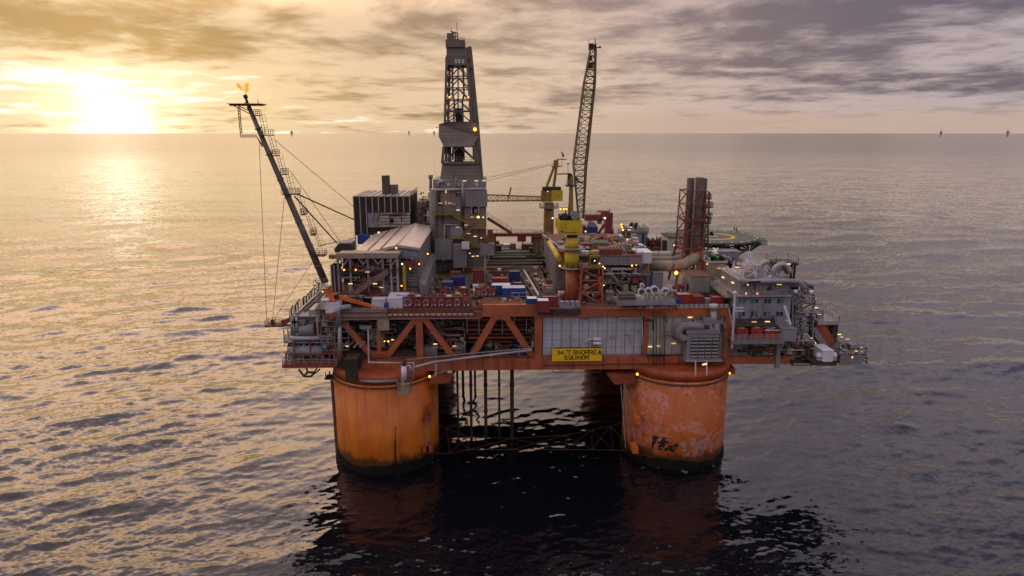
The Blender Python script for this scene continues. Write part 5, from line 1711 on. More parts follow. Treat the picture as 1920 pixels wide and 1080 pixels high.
T.pipe([(XF(690, 615, YT - 1.4), YT - 1.4, at(690, 615, YT).z), (XF(691, 664, YT - 1.4), YT - 1.4, at(691, 664, YT).z), (XF(698, 678, YT - 3), YT - 7.2, at(698, 679, YT - 7).z), (XF(757, 680, YT - 7), YT - 7.2, at(757, 680, YT - 7).z)], .16, 'pale')

# white crates, tarpaulin and the orange arm on the sunset corner
GB = 'white crates on the sunset corner'
for lab, a_, b_, yt, yb, mt in (('white slatted crate under the claw of the orange arm', 611, 637, 569, 587, 'white'), ('pale crate behind the white slatted crate', 602, 616, 564, 580, 'beige'), ('white crate beside the white tarpaulin', 698, 722, 562, 580, 'sheet')):
    container(lab, mt, a_, b_, yt, yb, 2.6, 'sheet', GB, 'crate', ZU1 if a_ > 690 else at(620, yb, YT - 1).z, 'crate')
YA = -2.5
mb = MB()
a, b_, z0, z1 = ext(724, 555, 754, 577, -5)
zq = at(760, 552, 0).z
mb.add([(a, -5.2, ZU1 + .05), (a + .2, -5.1, z1 - .6), (b_, -5.1, z1 - .4), (b_, -5.2, ZU1 + .05), (a + 1.2, 1.2, ZU1 + .05), (a + 1.4, 1.0, zq), (b_ + 3.2, 1.0, zq - .05), (b_ + 3.4, 1.2, ZU1 + .05), (a + .6, -2, z1 + .25), (b_ + 1.4, -2, z1 + .15)],
       [(0, 3, 2, 1), (1, 2, 9, 8), (8, 9, 6, 5), (5, 6, 7, 4), (0, 1, 8), (0, 8, 5, 4), (3, 7, 6, 9), (3, 9, 2)])
single('tarpaulin', mb, 'sheet', 'large white tarpaulin draped over cargo beside the red drum racks', 'tarpaulin')
single('blue_barrel', MB().lathe(XF(724, 572, -5.8), -5.8, [(.5, ZU1), (.52, ZU1 + .6), (.52, ZU1 + 1.3), (.45, ZU1 + 1.6)], 12), 'blue', 'blue barrel standing at the corner of the white tarpaulin', 'barrel')
a, b_ = at(632, 556, YA - 3), at(728, 582, YA - 3)
A = Thing('knuckle_arm', 'bright orange hinged arm with a claw lying across the sunset corner', 'crane arm', (b_.x, YA - 3, ZU1))
A.part('arm', MB().bar(a, a.lerp(b_, .45), .8, .8).bar(a.lerp(b_, .44), b_, .62, .62), 'orange2')
c = at(620, 554, YA - 3)
A.part('claw', MB().prism([(at(613, 548, YA - 3).x, at(613, 548, YA - 3).z), (at(608, 540, YA - 3).x, at(608, 540, YA - 3).z), (at(614, 540, YA - 3).x, at(614, 540, YA - 3).z), (at(617, 546, YA - 3).x, at(617, 546, YA - 3).z), (at(620, 541, YA - 3).x, at(620, 541, YA - 3).z), (at(624, 543, YA - 3).x, at(624, 543, YA - 3).z), (at(623, 548, YA - 3).x, at(623, 548, YA - 3).z), (at(632, 552, YA - 3).x, at(632, 552, YA - 3).z), (at(631, 563, YA - 3).x, at(631, 563, YA - 3).z), (at(620, 564, YA - 3).x, at(620, 564, YA - 3).z)][::-1], YA - 3.6, YA - 2.5), 'orange2')
A.part('hinge', MB().pipe([a + Vector((0, -.6, 0)), a + Vector((0, .6, 0))], .55, 12), 'darksteel')
A.part('support_post', MB().bar((b_.x, YA - 3, ZU1 - .5), b_, .7), 'orange2')
S = Thing('scaffold', 'thin pale scaffold standing against the sea by the claw of the orange arm', 'scaffold', (XF(596, 560, 2), 2, ZU1))
a, b_, z0, z1 = ext(589, 526, 611, 566, 0)
S.part('tube_frame', MB().lattice([(a, 0, z0), (b_, 0, z0), (b_, 2, z0), (a, 2, z0)], [(a, 0, z1), (b_, 0, z1), (b_, 2, z1), (a, 2, z1)], 5, .1, .09, 'z', (0, 2)), 'steel')
S.box('floor', 'darksteel', a, b_ + 1, 0, 3, z0 - .3, z0)
S.flood(605, 547, -.4, .24, 'amber')
S = single('red_bracket', MB().prism([(XF(616, 590, -8.5), at(616, 590, -8.5).z), (XF(631, 584, -8.5), at(631, 584, -8.5).z), (XF(631, 594, -8.5), at(631, 594, -8.5).z), (XF(620, 600, -8.5), at(620, 600, -8.5).z)][::-1], -8.9, -7.4), 'redorange', 'pale topped red bracket under the white slatted crate', 'bracket')
S = Thing('cover_sheet', 'dark brown cover sheet hanging over the corner of the deck above the smooth column', 'cover', (XF(655, 690, -9), -12, 22))
a, b_, z0, z1 = ext(630, 668, 676, 692, -9)
S.part('upper_sheet', MB().prism([(a, z0 + .6), (a + 2.2, z0 + .2), (b_, z0), (b_ + 1, z1 + .3), (b_ - 1.4, z1 - .1), (a + 1.2, z1 - .1)], -9.4, -9.2), 'tarp')
a, b_, z0, z1 = ext(648, 670, 672, 712.5, -12.6)
S.part('hanging_sheet', MB().box(a, b_, -13.3, -13.1, z0, z1 - .4).box(a, b_, -13.3, -9.2, z1 - .38, z1 - .2), 'tarp')
S.part('floor_cover', MB().box(XF(640, 660, -5), XF(782, 660, -5), -5.2, -1.0, ZL1 - .2, ZL1 + 1.5), 'tarp')

# pale pipe boom resting against the truss with its hose basket
Y = -7.6
B2 = Thing('hose_boom', 'long pale pipe boom slanting across the truss toward a small hanging basket', 'boom', (XF(760, 700, Y), Y, 20))
B2.part('boom_pipe', MB().pipe([at(766, 692, -13.5), at(812, 679, -10), at(900, 668, Y), at(998, 656, Y)], .30, 10), 'pale')
B2.part('upper_rail', MB().pipe([at(762, 675, -12), at(880, 663, Y), at(996, 653, Y), at(999, 650, Y), at(999, 640, Y)], .16, 6), 'steel')
for (px, py) in ((852, 674), (922, 666), (973, 660), (818, 678)):
    p = at(px, py, Y)
    B2.part('hanger', MB().bar(p + Vector((0, 0, .9)), p + Vector((0, 0, -.9)), .14), 'pale')
B2.part('riser_cylinder', MB().pipe([at(757.5, 712, -14.5), at(757.5, 686, -14.5)], .62, 12), 'white')
B2.part('riser_cap', MB().pipe([at(757.5, 686, -14.5), at(757.5, 676, -14.5)], .4, 10), 'darksteel')
B2.pipe([at(760, 686, -14.5), at(768, 685.5, -14.5), at(771, 690, -14.5), at(771, 700, -14.5)], .24, 'pale')
B2.pipe([at(762, 680, -14), at(775, 680, -14), at(774, 716, -14)], .13, 'pale')
fm = MB()
a, b_, z0, z1 = ext(745, 716, 770, 735, -14.5)
fm.rail([(a, -15.3, z0), (b_, -15.3, z0), (b_, -13.4, z0), (a, -13.4, z0), (a, -15.3, z0)], z1 - z0, .9, .1, 4)
fm.box(a, b_, -15.3, -13.4, z0 - .15, z0)
B2.part('basket', fm, 'pale')
B2.box('yellow_ladder', 'yellow', XF(753.5, 720, -14.8), XF(758, 720, -14.8), -14.9, -14.7, at(755, 730, -14.8).z, at(755, 706, -14.8).z)
B2.pipe([at(676, 714, -13.6), at(700, 716, -14.2), at(745, 714, -14.2)], .34, 'steel')

# fittings on the smooth column
F1 = Thing('riser_pipe', 'dark caged riser pipe running down the sunset side of the smooth column', 'pipe', (LX - 13.4, -2, 0))
p0, p1 = at(622, 708, -3), at(634, 882, -3)
F1.part('pipe', MB().bar((p0.x, -3, p0.z), (p0.x + .2, -3, -1), .6), 'brown')
for py in (722, 742, 762, 778, 800, 820, 835):
    zz = at(628, py, -3).z
    F1.box('clamp', 'darkred', p0.x, LX - 12.0, -3.2, -2.8, zz - .2, zz + .2)
F1.part('top_ledge', MB().box(p0.x - 1.4, p0.x + 3, -4.5, -1.5, p0.z, p0.z + .3).bar((p0.x - 1.4, -3, p0.z + .3), (p0.x - 1.4, -3, p0.z + 1.3), .2).bar((p0.x - .6, -3, p0.z + .3), (p0.x - .4, -3, p0.z + 1.6), .3), 'darksteel')
F1.flood(622, 711, -4, .25, 'redlamp')
L1.part('crack_pipe', MB().bar(at(741, 826, -13), at(742, 884, -13.2), .34), 'black')
L1.part('stain_bar', MB().bar(at(742, 800, -12.9), at(741, 826, -13), .2), 'brown')
for k, pts in enumerate((((804, 785), (799, 840)), ((809, 765), (803, 838)), ((815, 740), (811, 838)))):
    a = at(pts[0][0], pts[0][1], -9 + k * 2.2); b_ = at(pts[1][0], pts[1][1], -9 + k * 2.2)
    L1.part('guide_wire', MB().bar(a, b_, .16), 'tan')
for (px, py) in ((802, 782), (799, 838), (806, 838), (810, 765)):
    p = at(px, py, -8)
    L1.part('fairlead', MB().box(p.x - .7, p.x + .7, -9.2, -7, p.z - .8, p.z + .8), 'redorange')
a = at(835, 712, -8)
L1.part('side_ledge', MB().prism([(at(803, 722, -8).x, at(803, 722, -8).z), (at(843, 718, -8).x, at(843, 718, -8).z), (at(850, 702, -8).x, at(850, 702, -8).z), (at(812, 702, -8).x, at(812, 702, -8).z)], -8, 2), 'redorange')
L1.part('ledge_locker', MB().box(at(840, 700, -6).x, at(848, 700, -6).x, -7, -4, at(844, 702, -6).z, at(844, 693, -6).z), 'white')
L1.part('floodlight', MB().ball(at(805.5, 706, -8.4), .3, 8), 'amber')
L1.part('side_bracket', MB().bar(at(818, 682, -8), at(817, 706, -8.4), .5).bar(at(817, 700, -8.2), at(842, 694, -6), .3), 'pale')
L2.part('side_ledge', MB().prism([(at(1151, 718, -6).x, at(1151, 718, -6).z), (at(1190, 716, -6).x, at(1190, 716, -6).z), (at(1190, 700, -6).x, at(1190, 700, -6).z), (at(1137, 700, -6).x, at(1137, 700, -6).z)], -7, 2), 'redorange')
L2.part('floodlight', MB().ball(at(1195, 701.5, -13), .3, 8), 'amber')
L2.part('floodlight', MB().ball(at(1368, 700, -5), .26, 8), 'amber')
L2.part('corner_ledge', MB().prism([(at(1352, 699, -4).x, at(1352, 699, -4).z), (at(1376, 699, -4).x, at(1376, 699, -4).z), (at(1376, 688, -4).x, at(1376, 688, -4).z), (at(1348, 686, -4).x, at(1348, 686, -4).z)], -5, 3), 'redorange')
L2.part('ladder_bracket', MB().bar(at(1356, 701, -4), at(1363, 704, -4), .3).bar(at(1363, 704, -4), at(1358, 716, -4), .2).bar(at(1357, 702, -4), at(1357, 718, -4), .2), 'darksteel')
for k, (pa, pb) in enumerate((((1170, 720), (1180, 835)), ((1174, 730), (1193, 838)), ((1164, 722), (1173, 840)))):
    L2.part('guide_wire', MB().bar(at(pa[0], pa[1], -7), at(pb[0], pb[1], -8), .16), 'tan')
L2.part('fairlead', MB().box(at(1190, 842, -10).x - .7, at(1190, 842, -10).x + .7, -11, -8, at(1190, 847, -10).z, at(1190, 836, -10).z), 'orange2')
L2.part('fairlead', MB().box(at(1194, 787, -10).x - .6, at(1194, 787, -10).x + .6, -11, -8, at(1194, 792, -10).z, at(1194, 781, -10).z), 'orange2')
for px in (1304, 1325):
    L2.part('drain_pipe', MB().bar(at(px, 676, -12.2), at(px, 704, -13.4), .28), 'pale')
L2.part('tube_light', MB().bar(at(1317, 684, -13), at(1325, 682, -13), .3), 'tube')
L2.part('weld_seam', MB().bar(at(1300, 706, -12), at(1299, 830, -12.2), .5, .1), 'brown')

# mooring lattice just above the water between the two front columns
Hb = Thing('mooring_frame', 'slender orange lattice of wires and struts hung low between the two front columns', 'frame', (0, -4, 3))
top_ = [at(816, 796, -6), at(838, 802, -5), at(876, 819, -4), at(960, 822, -2), at(1060, 816, -2), at(1110, 806, -3), at(1144, 799, -5), at(1172, 791, -6)]
bot_ = [at(808, 850, -8), at(843, 850, -7), at(880, 843, -6), at(960, 843, -6), at(1060, 843, -6), at(1110, 843, -6), at(1150, 844, -7), at(1188, 844, -8)]
for a, b_ in zip(top_, top_[1:]):
    Hb.part('upper_tube', MB().bar(a, b_, .06), 'brown')
for a, b_ in zip(bot_, bot_[1:]):
    Hb.part('lower_tube', MB().bar(a, b_, .07), 'brown')
for i in range(1, 7):
    Hb.part('diagonal', MB().bar(top_[i], bot_[i], .05), 'brown')
    Hb.part('diagonal', MB().bar(top_[i], bot_[i + 1], .05), 'brown')
    Hb.part('diagonal', MB().bar(top_[i], bot_[i - 1], .05), 'brown')

# risers
for k, (px, Y, r) in enumerate(((858, 6, .28), (883, 6, .36), (910.5, 6, .42), (936, 6, .28), (960, 6, .5), (868.5, 40, .4), (891, 40, .34))):
    x = at(px, 740, Y).x
    lab = ['thin dark riser pipe closest to the smooth column', 'dark riser pipe, second from the smooth column', 'thick dark riser pipe in the middle of the row under the deck', 'thin dark riser pipe next to the thickest one', 'thickest dark riser pipe, farthest from the smooth column', 'short looking far riser between the first two near ones', 'short looking far riser beside the second near one'][k]
    T = Thing('riser', lab, 'riser pipe', (x, Y, 0), 'riser pipes under the deck')
    T.part('pipe', MB().lathe(x, Y, [(r, -6), (r, ZL0)], 10), 'darksteel')
    for zz in (7.5, 14.5, 20.5):
        T.part('coupling', MB().lathe(x, Y, [(r * 1.25, zz), (r * 1.25, zz + .8)], 10), 'darksteel')
# ------------------------------------------------------------------ machinery block beside the corridor
YM = 10.0
a, b_ = XF(1041, 478, YM), XF(1205, 478, YM)
zt = at(1150, 479, YM).z
Q_ROOF = zt
Q = Thing('machinery_block', 'long grey machinery block with a rusty roof deck behind the main crane', 'building', ((a + b_) / 2, 28, ZU1))
YMB = 48.0
Q.box('wall', 'greyclad', a, b_ - .3, YM + 4, YMB, ZU1, zt - .3)
Q.box('roof_deck', 'brown', a, b_, YM, YMB, zt - .3, zt)
f = ext(1126, 480, 1204, 497, YM)
Q.box('front_cladding', 'greyclad', f[0], f[1], YM - .15, YM + 3.9, f[2], zt - .32)
f2 = ext(1041, 484, 1106, 560, YM)
Q.box('front_wall', 'ribclad', f2[0], XF(1060, 520, YM), YM - .1, YM + 3.9, ZU1, zt - .32)
Q.box('dark_recess', 'darksteel', XF(1062, 520, YM), f[1], YM + 3.0, YM + 3.95, ZU1, f[2] - .02)
zz = at(1150, 502, YM).z
Q.box('canopy_edge', 'pale', XF(1128, 502, YM), XF(1193, 502, YM), YM - 1.2, YM - .2, zz - .4, zz)
for px in (1146, 1166, 1190):
    x = XF(px, 520, YM - 1)
    Q.box('post', 'pale', x - .18, x + .18, YM - 1.1, YM - .75, ZU1, zz - .4)
Q.part('stair', MB().stair((XF(1129, 539, YM - 2), YM - 2, at(1129, 537, YM - 2).z), (XF(1152, 522, YM - 2), YM - 2, at(1152, 521, YM - 2).z), 1), 'pale')
Q.part('stair', MB().stair((XF(1174, 543, YM - 2.2), YM - 2.2, at(1174, 543, YM - 2).z), (XF(1148, 524, YM - 2.2), YM - 2.2, at(1148, 524, YM - 2).z), 1), 'steel')
Q.part('brace', MB().bar(at(1135, 505, YM - .6), at(1152, 516, YM - .6), .35), 'pale')
rs = random.Random(12)
for i in range(46):
    px, py = rs.uniform(1130, 1200), rs.uniform(512, 556)
    p = at(px, py, YM + rs.uniform(-3, 2.5))
    p.z = max(p.z, ZU1 + .3)
    if rs.random() < .5:
        Q.pipe([p, p + Vector((rs.uniform(1, 4), 0, 0)), p + Vector((rs.uniform(1, 4), 0, -min(p.z - ZU1, 2)))], rs.uniform(.1, .26), rs.choice(['steel', 'pale', 'brown', 'darksteel', 'redorange', 'tan']), n=6)
    else:
        h = rs.uniform(.6, 2)
        Q.box('equipment_cabinet', rs.choice(['darksteel', 'grey', 'brown', 'tan', 'black', 'pale', 'darkred']), p.x, p.x + rs.uniform(.6, 2), p.y, p.y + 1, max(ZU1, p.z - h), p.z)
for (px0, py0, px1, py1, w_, h_, mt) in ((1112, 447, 1143, 466, 5.5, 0, 'derrick'), (1088, 455, 1108, 464, 3, 0, 'redorange'), (1090, 469, 1098, 477, 2, 0, 'white'), (1099, 470, 1106, 478, 2, 0, 'white'), (1108, 469, 1117, 476, 2, 0, 'yellow'), (1046, 452, 1058, 462, 3, 0, 'grey'), (1125, 466, 1166, 477, 4, 0, 'darkred'), (1050, 468, 1060, 478, 3, 0, 'redorange'), (1168, 455, 1178, 468, 2, 0, 'grey'), (1150, 446, 1160, 458, 2, 0, 'brown'), (1178, 470, 1190, 476, 2, 0, 'darksteel'), (1094, 444, 1108, 452, 3, 0, 'dullyellow'), (1060, 440, 1070, 450, 3, 0, 'grey')):
    p = on((px0 + px1) / 2, py1, zt)
    e = ext(px0, py0, px1, py1, p.y)
    hh = (e[3] - zt) * (.45 if py1 - py0 > 15 else .75)
    S = Q.box('roof_unit', mt, e[0], e[1], p.y, p.y + w_, zt, zt + hh)
    if mt in ('derrick', 'darkred'):
        for i in range(7):
            x = e[0] + (e[1] - e[0]) * (i + .3) / 7
            Q.part('roof_pipe', MB().bar((x, p.y - .1, zt + hh + .15), (x, p.y + w_, zt + hh + .15), .35), 'green' if mt == 'derrick' and i % 2 else mt)
for i in range(44):
    px, py = rs.uniform(1045, 1200), rs.uniform(438, 477)
    p = on(px, py, zt)
    if p.y > YMB - 3 or p.y < YM + .5:
        continue
    Q.box('roof_unit', rs.choice(['pale', 'brown', 'steel', 'darksteel', 'redorange', 'dullyellow', 'white', 'grey']), p.x, p.x + rs.uniform(.5, 2.4), p.y, p.y + rs.uniform(.5, 2.5), zt, zt + rs.uniform(.3, 1.3))
for (pp, r, mt) in ((((1056, 468), (1018, 440)), .25, 'pale'), (((1048, 485), (1030, 455)), .7, 'yellow'), (((1164, 470), (1140, 440)), .4, 'dullyellow'), (((1085, 478), (1080, 445)), .2, 'steel'), (((1172, 470), (1150, 444)), .15, 'pale')):
    a1, a2 = on(pp[0][0], pp[0][1], zt + .5), on(pp[1][0], pp[1][1], zt + .5)
    Q.pipe([a1, a2], r, mt)
Q.part('handrail', MB().rail([(a, YMB, zt), (a, YM, zt), (b_, YM, zt)], 1.1, 1.7, .08), 'brown')
Q.flood(1185, 498, YM - 1.4, .32); Q.flood(1193, 497, YM - 1.4, .2)
Q.flood(1132, 535, YM - 4, .2, 'whitelamp')
Q.flood(1165, 421, 44, .4); Q.flood(1176, 449, 24, .3); Q.flood(1187, 457, 22, .22); Q.flood(1036, 409, 60, .34, 'whitelamp')
Q.pipe([at(1178, 466, 22), at(1178, 450, 22), at(1188, 458, 22)], .3, 'pale')
Q.pipe([at(1169, 470, 20), at(1172, 452, 20)], .3, 'tan')

# white ventilation housings
GV = 'white housings beside the machinery block'
for lab, x0, y0, x1, y1, Y, dp in (('largest white housing, nearest the big tan duct', 1193, 474, 1222.5, 494, 12, 6), ('middle white housing on the machinery block edge', 1187, 464, 1211, 478, 24, 6), ('farthest white housing on the machinery block edge', 1176, 454, 1198, 464, 36, 6)):
    e = ext(x0, y0, x1, y1, Y)
    T = Thing('vent_housing', lab, 'housing', ((e[0] + e[1]) / 2, Y + dp / 2, e[2]), GV)
    T.box('casing', 'sheet', e[0], e[1], Y, Y + dp, e[2], e[3])
    T.box('lid', 'white', e[0] - .1, e[1] + .1, Y - .1, Y + dp + .1, e[3], e[3] + .12)
    if Y < 20:
        for px in (1194, 1216):
            x = XF(px, 500, Y)
            T.box('leg', 'orange', x - .25, x + .25, Y + .1, Y + .6, ZU1, e[2])
        T.part('brace', MB().bar((XF(1196, 514, Y), Y + .3, at(1196, 514, Y).z), (XF(1215, 495, Y), Y + .3, at(1215, 496, Y).z), .3), 'brown')

# big red portal machine on the far edge
YP = 58.0
f = ext(1096, 402, 1136, 413, YP)
G2 = Thing('red_portal', 'dark red portal machine with a turret on the far edge of the deck', 'machine', (XF(1120, 440, YP), YP, ZU1))
G2.box('beam', 'darkred', f[0], f[1], YP - 1.5, YP + 1.5, f[2], f[3])
f = ext(1134, 398, 1147, 447, YP)
G2.box('leg', 'darkred', f[0], f[1], YP - 1.6, YP + 1.6, ZU1, f[3])
f = ext(1092, 410, 1099, 446, YP)
G2.box('leg', 'darkred', f[0], f[1], YP - 1.6, YP + 1.6, ZU1, f[3] - 2)
f = ext(1080, 438, 1134, 447, YP)
G2.box('base', 'brown', f[0], f[1], YP - 2, YP + 2, ZU1, f[3])
f = ext(1127, 396, 1138, 402, YP)
G2.box('turret', 'darkred', f[0], f[1], YP - 1.2, YP + 1.2, at(1130, 402, YP).z, f[3])
G2.part('turret_arm', MB().bar(at(1121, 396, YP), at(1143, 396, YP), .4).bar(at(1143, 396, YP), at(1143, 392, YP), .3).bar(at(1122, 396, YP), at(1122, 399, YP), .3), 'darkred')
f = ext(1098, 425, 1120, 436, YP - 3)
G2.box('blue_cabin', 'navy', f[0], f[1], YP - 4, YP - 2.2, f[2], f[3])
G2.part('cabin_roof', MB().prism([(f[0], f[3]), (f[1], f[3]), (f[1] - 1.2, f[3] + 1.6), (f[0] + 1, f[3] + 1.8)], YP - 4, YP - 2.2), 'steel')
G2.box('cabin_prop', 'brown', f[0] + 1, f[0] + 1.8, YP - 3.5, YP - 2.5, ZU1, f[2])
G2.part('strut', MB().bar(at(1120, 440, YP - 2), at(1134, 420, YP - 2), .8).bar(at(1150, 440, YP), at(1143, 415, YP), .5), 'darkred')
G2.part('handrail', MB().rail([at(1098, 402, YP - 1.4), at(1127, 402, YP - 1.4)], 1.2, 1.5, .1), 'darkred')
G2.part('ladder', MB().rail([at(1150, 442, YP), at(1150, 428, YP)], .8, 1, .12), 'brown')
G2.flood(1134, 409, YP - 1.9, .45, 'whitelamp'); G2.flood(1098, 434, YP - 4.4, .3, 'whitelamp')
G2.box('winch', 'green', XF(1120, 412, YP), XF(1127, 412, YP), YP - 1.5, YP + 1, at(1123, 419, YP).z, at(1123, 411, YP).z)

# cluster of tanks with hooped pipes
YT2 = 52.0
f = ext(1166, 433, 1214, 462, YT2)
T = Thing('tank_cluster', 'grey tank house with two tall hooped pipes on its roof at the far edge', 'tank house', ((f[0] + f[1]) / 2, YT2 + 4, ZU1))
T.box('wall', 'lqclad', f[0] + 3, f[1], YT2, YT2 + 9, ZU1, f[3] - .6)
T.box('lower_wing', 'derrick', f[0], f[0] + 2.98, YT2 + .5, YT2 + 8, ZU1, f[3] - 1.5)
T.box('roof_plate', 'steel', f[0] + 2.8, f[1] + .3, YT2 - .3, YT2 + 9.3, f[3] - .6, f[3])
for px in (1182.5, 1191):
    T.pipe([at(px - 1, 433, YT2 + 3), at(px - 1, 423, YT2 + 3), at(px, 419, YT2 + 3), at(px + 2, 419, YT2 + 3), at(px + 3, 424, YT2 + 3), at(px + 2, 433, YT2 + 3)], .35, 'darksteel', 'hooped_pipe')
for (px, h) in ((1168, 10), (1172, 8), (1178, 5), (1187, 4), (1197, 9), (1202, 5), (1207, 4), (1211, 3)):
    p = at(px, 434, YT2 + 2)
    T.part('vent_pipe', MB().pipe([(p.x, p.y, f[3] - 1.6), (p.x, p.y, f[3] + h * .16)], .5, 8), 'steel')
T.part('handrail', MB().rail([(f[0] + 2.8, YT2 - .25, f[3]), (f[1] + .2, YT2 - .25, f[3]), (f[1] + .2, YT2 + 9, f[3])], 1.2, 1.5, .1), 'steel')
T.box('corner_post', 'darksteel', XF(1206, 440, YT2) - .3, XF(1206, 440, YT2) + .3, YT2 - .25, YT2 - .02, ZU1, f[3] - .7)
T.tube(1180, 431, YT2 - .6, 1.2); T.tube(1183, 426, YT2 - .6, .9)
T.flood(1166, 426, YT2 - .5, .4, 'amber'); T.flood(1168, 431, YT2 - .5, .45, 'amber')
T.part('scaffold_tower', MB().lattice([at(1161, 455, YT2), at(1166, 455, YT2), at(1166, 455, YT2) + Vector((0, 1.5, 0)), at(1161, 455, YT2) + Vector((0, 1.5, 0))], [at(1161, 430, YT2), at(1166, 430, YT2), at(1166, 430, YT2) + Vector((0, 1.5, 0)), at(1161, 430, YT2) + Vector((0, 1.5, 0))], 4, .1, .08, 'z'), 'steel')
rs = random.Random(41)
T = Thing('pipe_manifold', 'dark red tangle of valves and pipes at the deck edge beyond the white housings', 'pipes', (XF(1228, 462, 46), 46, ZU1))
T.box('base', 'brown', XF(1212, 465, 46), XF(1248, 465, 46), 45, 50, ZU1, at(1228, 463, 46).z)
for i in range(22):
    p = at(rs.uniform(1212, 1246), 463, rs.uniform(45.2, 49.5))
    z0 = at(1228, 463, 46).z
    T.pipe([(p.x, p.y, z0 - .2), (p.x, p.y, z0 + rs.uniform(.8, 3.2)), (p.x + rs.uniform(-.8, .8), p.y, z0 + rs.uniform(.5, 2))], rs.uniform(.12, .3), rs.choice(['darkred', 'brown', 'darksteel', 'darkred']), n=6)

# ------------------------------------------------------------------ exhaust stacks in their red lattice
YX = 20.0
Xs = Thing('exhaust_stack', 'three sooty exhaust stacks held in a tall red lattice frame', 'exhaust stack', (XF(1302, 480, YX), YX, ZU1))
for (px, y, r, pt) in ((1291.5, 22.4, 1.08, 334), (1307.5, 19.6, 1.28, 333), (1315, 23.4, 1.05, 334.5)):
    x = XF(px + (.6 if px < 1300 else 0), 400, y)
    zt_, zb_ = at(px, pt, y).z, at(px, 486, y).z
    st = Xs.part('flue', MB().lathe(x, y, [(r, zb_), (r, zt_), (r * .86, zt_), (r * .86, zt_ - 3)], 24, caps=False), 'stack')
    Xs.part('flue_lining', MB().lathe(x, y, [(.02, zt_ - 3.0), (r * .85, zt_ - 3.0)], 16, caps=False), 'black', st)
x = XF(1299.5, 400, 19)
Xs.pipe([(x, 18.6, at(1299, 475, 19).z), (x, 18.6, at(1299, 334, 19).z)], .2, 'tan', 'drain_pipe', 8)
f = ext(1286, 359, 1320, 480, 17.6)
f0 = ext(1284, 359, 1321, 466, 17.6)
lo_ = [(f0[0], 17.6, f0[2]), (f0[1], 17.6, f0[2]), (f0[1], 25, f0[2]), (f0[0], 25, f0[2])]
hi_ = [(f[0], 17.6, f[3]), (f[1], 17.6, f[3]), (f[1], 25, f[3]), (f[0], 25, f[3])]
Xs.part('lattice', MB().lattice(lo_, hi_, 4, .3, .24, 'z'), 'darkred')
for py in (413, 467):
    zz = at(1302, py, 17.6).z
    Xs.part('ring_beam', MB().bar((f0[0] - .1, 17.5, zz), (f0[1] + .1, 17.5, zz), .4, .6).bar((f0[0] - .1, 17.5, zz), (f0[0] - .1, 25, zz), .4, .6).bar((f0[1] + .1, 17.5, zz), (f0[1] + .1, 25, zz), .4, .6), 'darkred')
for (xa_, xb_) in ((f0[0], f0[0] - 1.5), (f0[1], f0[1] + .1)):
    for y in (17.6, 25):
        Xs.part('leg', MB().bar((xa_, y, f0[2]), (xb_, y, ZU1), .5), 'orange' if y < 20 else 'darkred')
Xs.part('knee_brace', MB().bar((f0[0], 17.6, f0[2] - 4), ((f0[0] + f0[1]) / 2, 17.6, f0[2] - .2), .35).bar((f0[1], 17.6, f0[2] - 4), ((f0[0] + f0[1]) / 2, 17.6, f0[2] - .2), .35), 'darkred')
rs = random.Random(9)
Xs.part('caged_ladder', MB().lattice([at(1322, 470, 20), at(1328, 470, 20), at(1328, 470, 20) + Vector((0, 1.2, 0)), at(1322, 470, 20) + Vector((0, 1.2, 0))], [at(1324, 360, 20), at(1331, 360, 20), at(1331, 360, 20) + Vector((0, 1.2, 0)), at(1324, 360, 20) + Vector((0, 1.2, 0))], 12, .14, .11, 'z'), 'darksteel')
for (px, py) in ((1328, 372), (1331, 388), (1329, 408), (1327, 418)):
    p = at(px, py, 20)
    Xs.box('rest_platform', 'darksteel', p.x - 1.0, p.x + .7, 19.4, 21.6, p.z - .2, p.z)
    Xs.part('handrail', MB().rail([(p.x - 1, 19.5, p.z), (p.x + .7, 19.5, p.z), (p.x + .7, 21.5, p.z)], 1.2, .8, .1), 'darksteel')
for (pts, r, y, mt) in (([(1219, 498), (1262, 498), (1280, 496), (1298, 488), (1306, 476), (1308, 462)], 1.35, 17.0, 'tan'), ([(1222, 486.5), (1262, 486.5), (1276, 484), (1286, 476), (1291, 466)], .95, 22.4, 'tan'), ([(1222, 477), (1258, 477), (1290, 474)], .95, 26, 'beige')):
    P_ = [at(px, py, y if i < len(pts) - 2 else (y + (19.6 - 17.0 if y == 17.0 else 0))) for i, (px, py) in enumerate(pts)]
    dct = Xs.part('duct', MB().pipe(P_, r, 16), mt)
    for px in (1232, 1258):
        if py:
            p = at(px, pts[0][1], y)
            Xs.part('duct_band', MB().pipe([p, p + Vector((.4, 0, 0))], r * 1.05, 16), 'steel', dct)
p = at(1268, 511, 14.5)
Xs.flood(1268, 511.5, 14.5, .62, 'bigamber')
Xs.part('lamp_bracket', MB().bar(p + Vector((-.4, .6, -1)), p + Vector((-.4, 1.2, 2)), .3), 'brown')
Xs.box('support_frame', 'orange', XF(1214.5, 505, 14), XF(1217.5, 505, 14), 14, 14.5, ZU1, at(1216, 494, 14).z)
Xs.box('support_frame', 'orange', XF(1293, 505, 14), XF(1296, 505, 14), 14.6, 15.2, ZU1, at(1294, 502, 14).z)

# helideck
YHD = 45.0
hc = at(1336, 443, YHD)
Rh = 13.6
Hd = Thing('helideck', 'round grey green helideck with a yellow circle on raking struts', 'helideck', (hc.x, YHD, hc.z - 6))
octo = [(hc.x + Rh * math.cos(math.pi / 8 + i * math.pi / 4), YHD + Rh * math.sin(math.pi / 8 + i * math.pi / 4)) for i in range(8)]
Hd.part('deck_plate', MB().slab(octo, hc.z - .6, hc.z), 'helideck')
n = 48


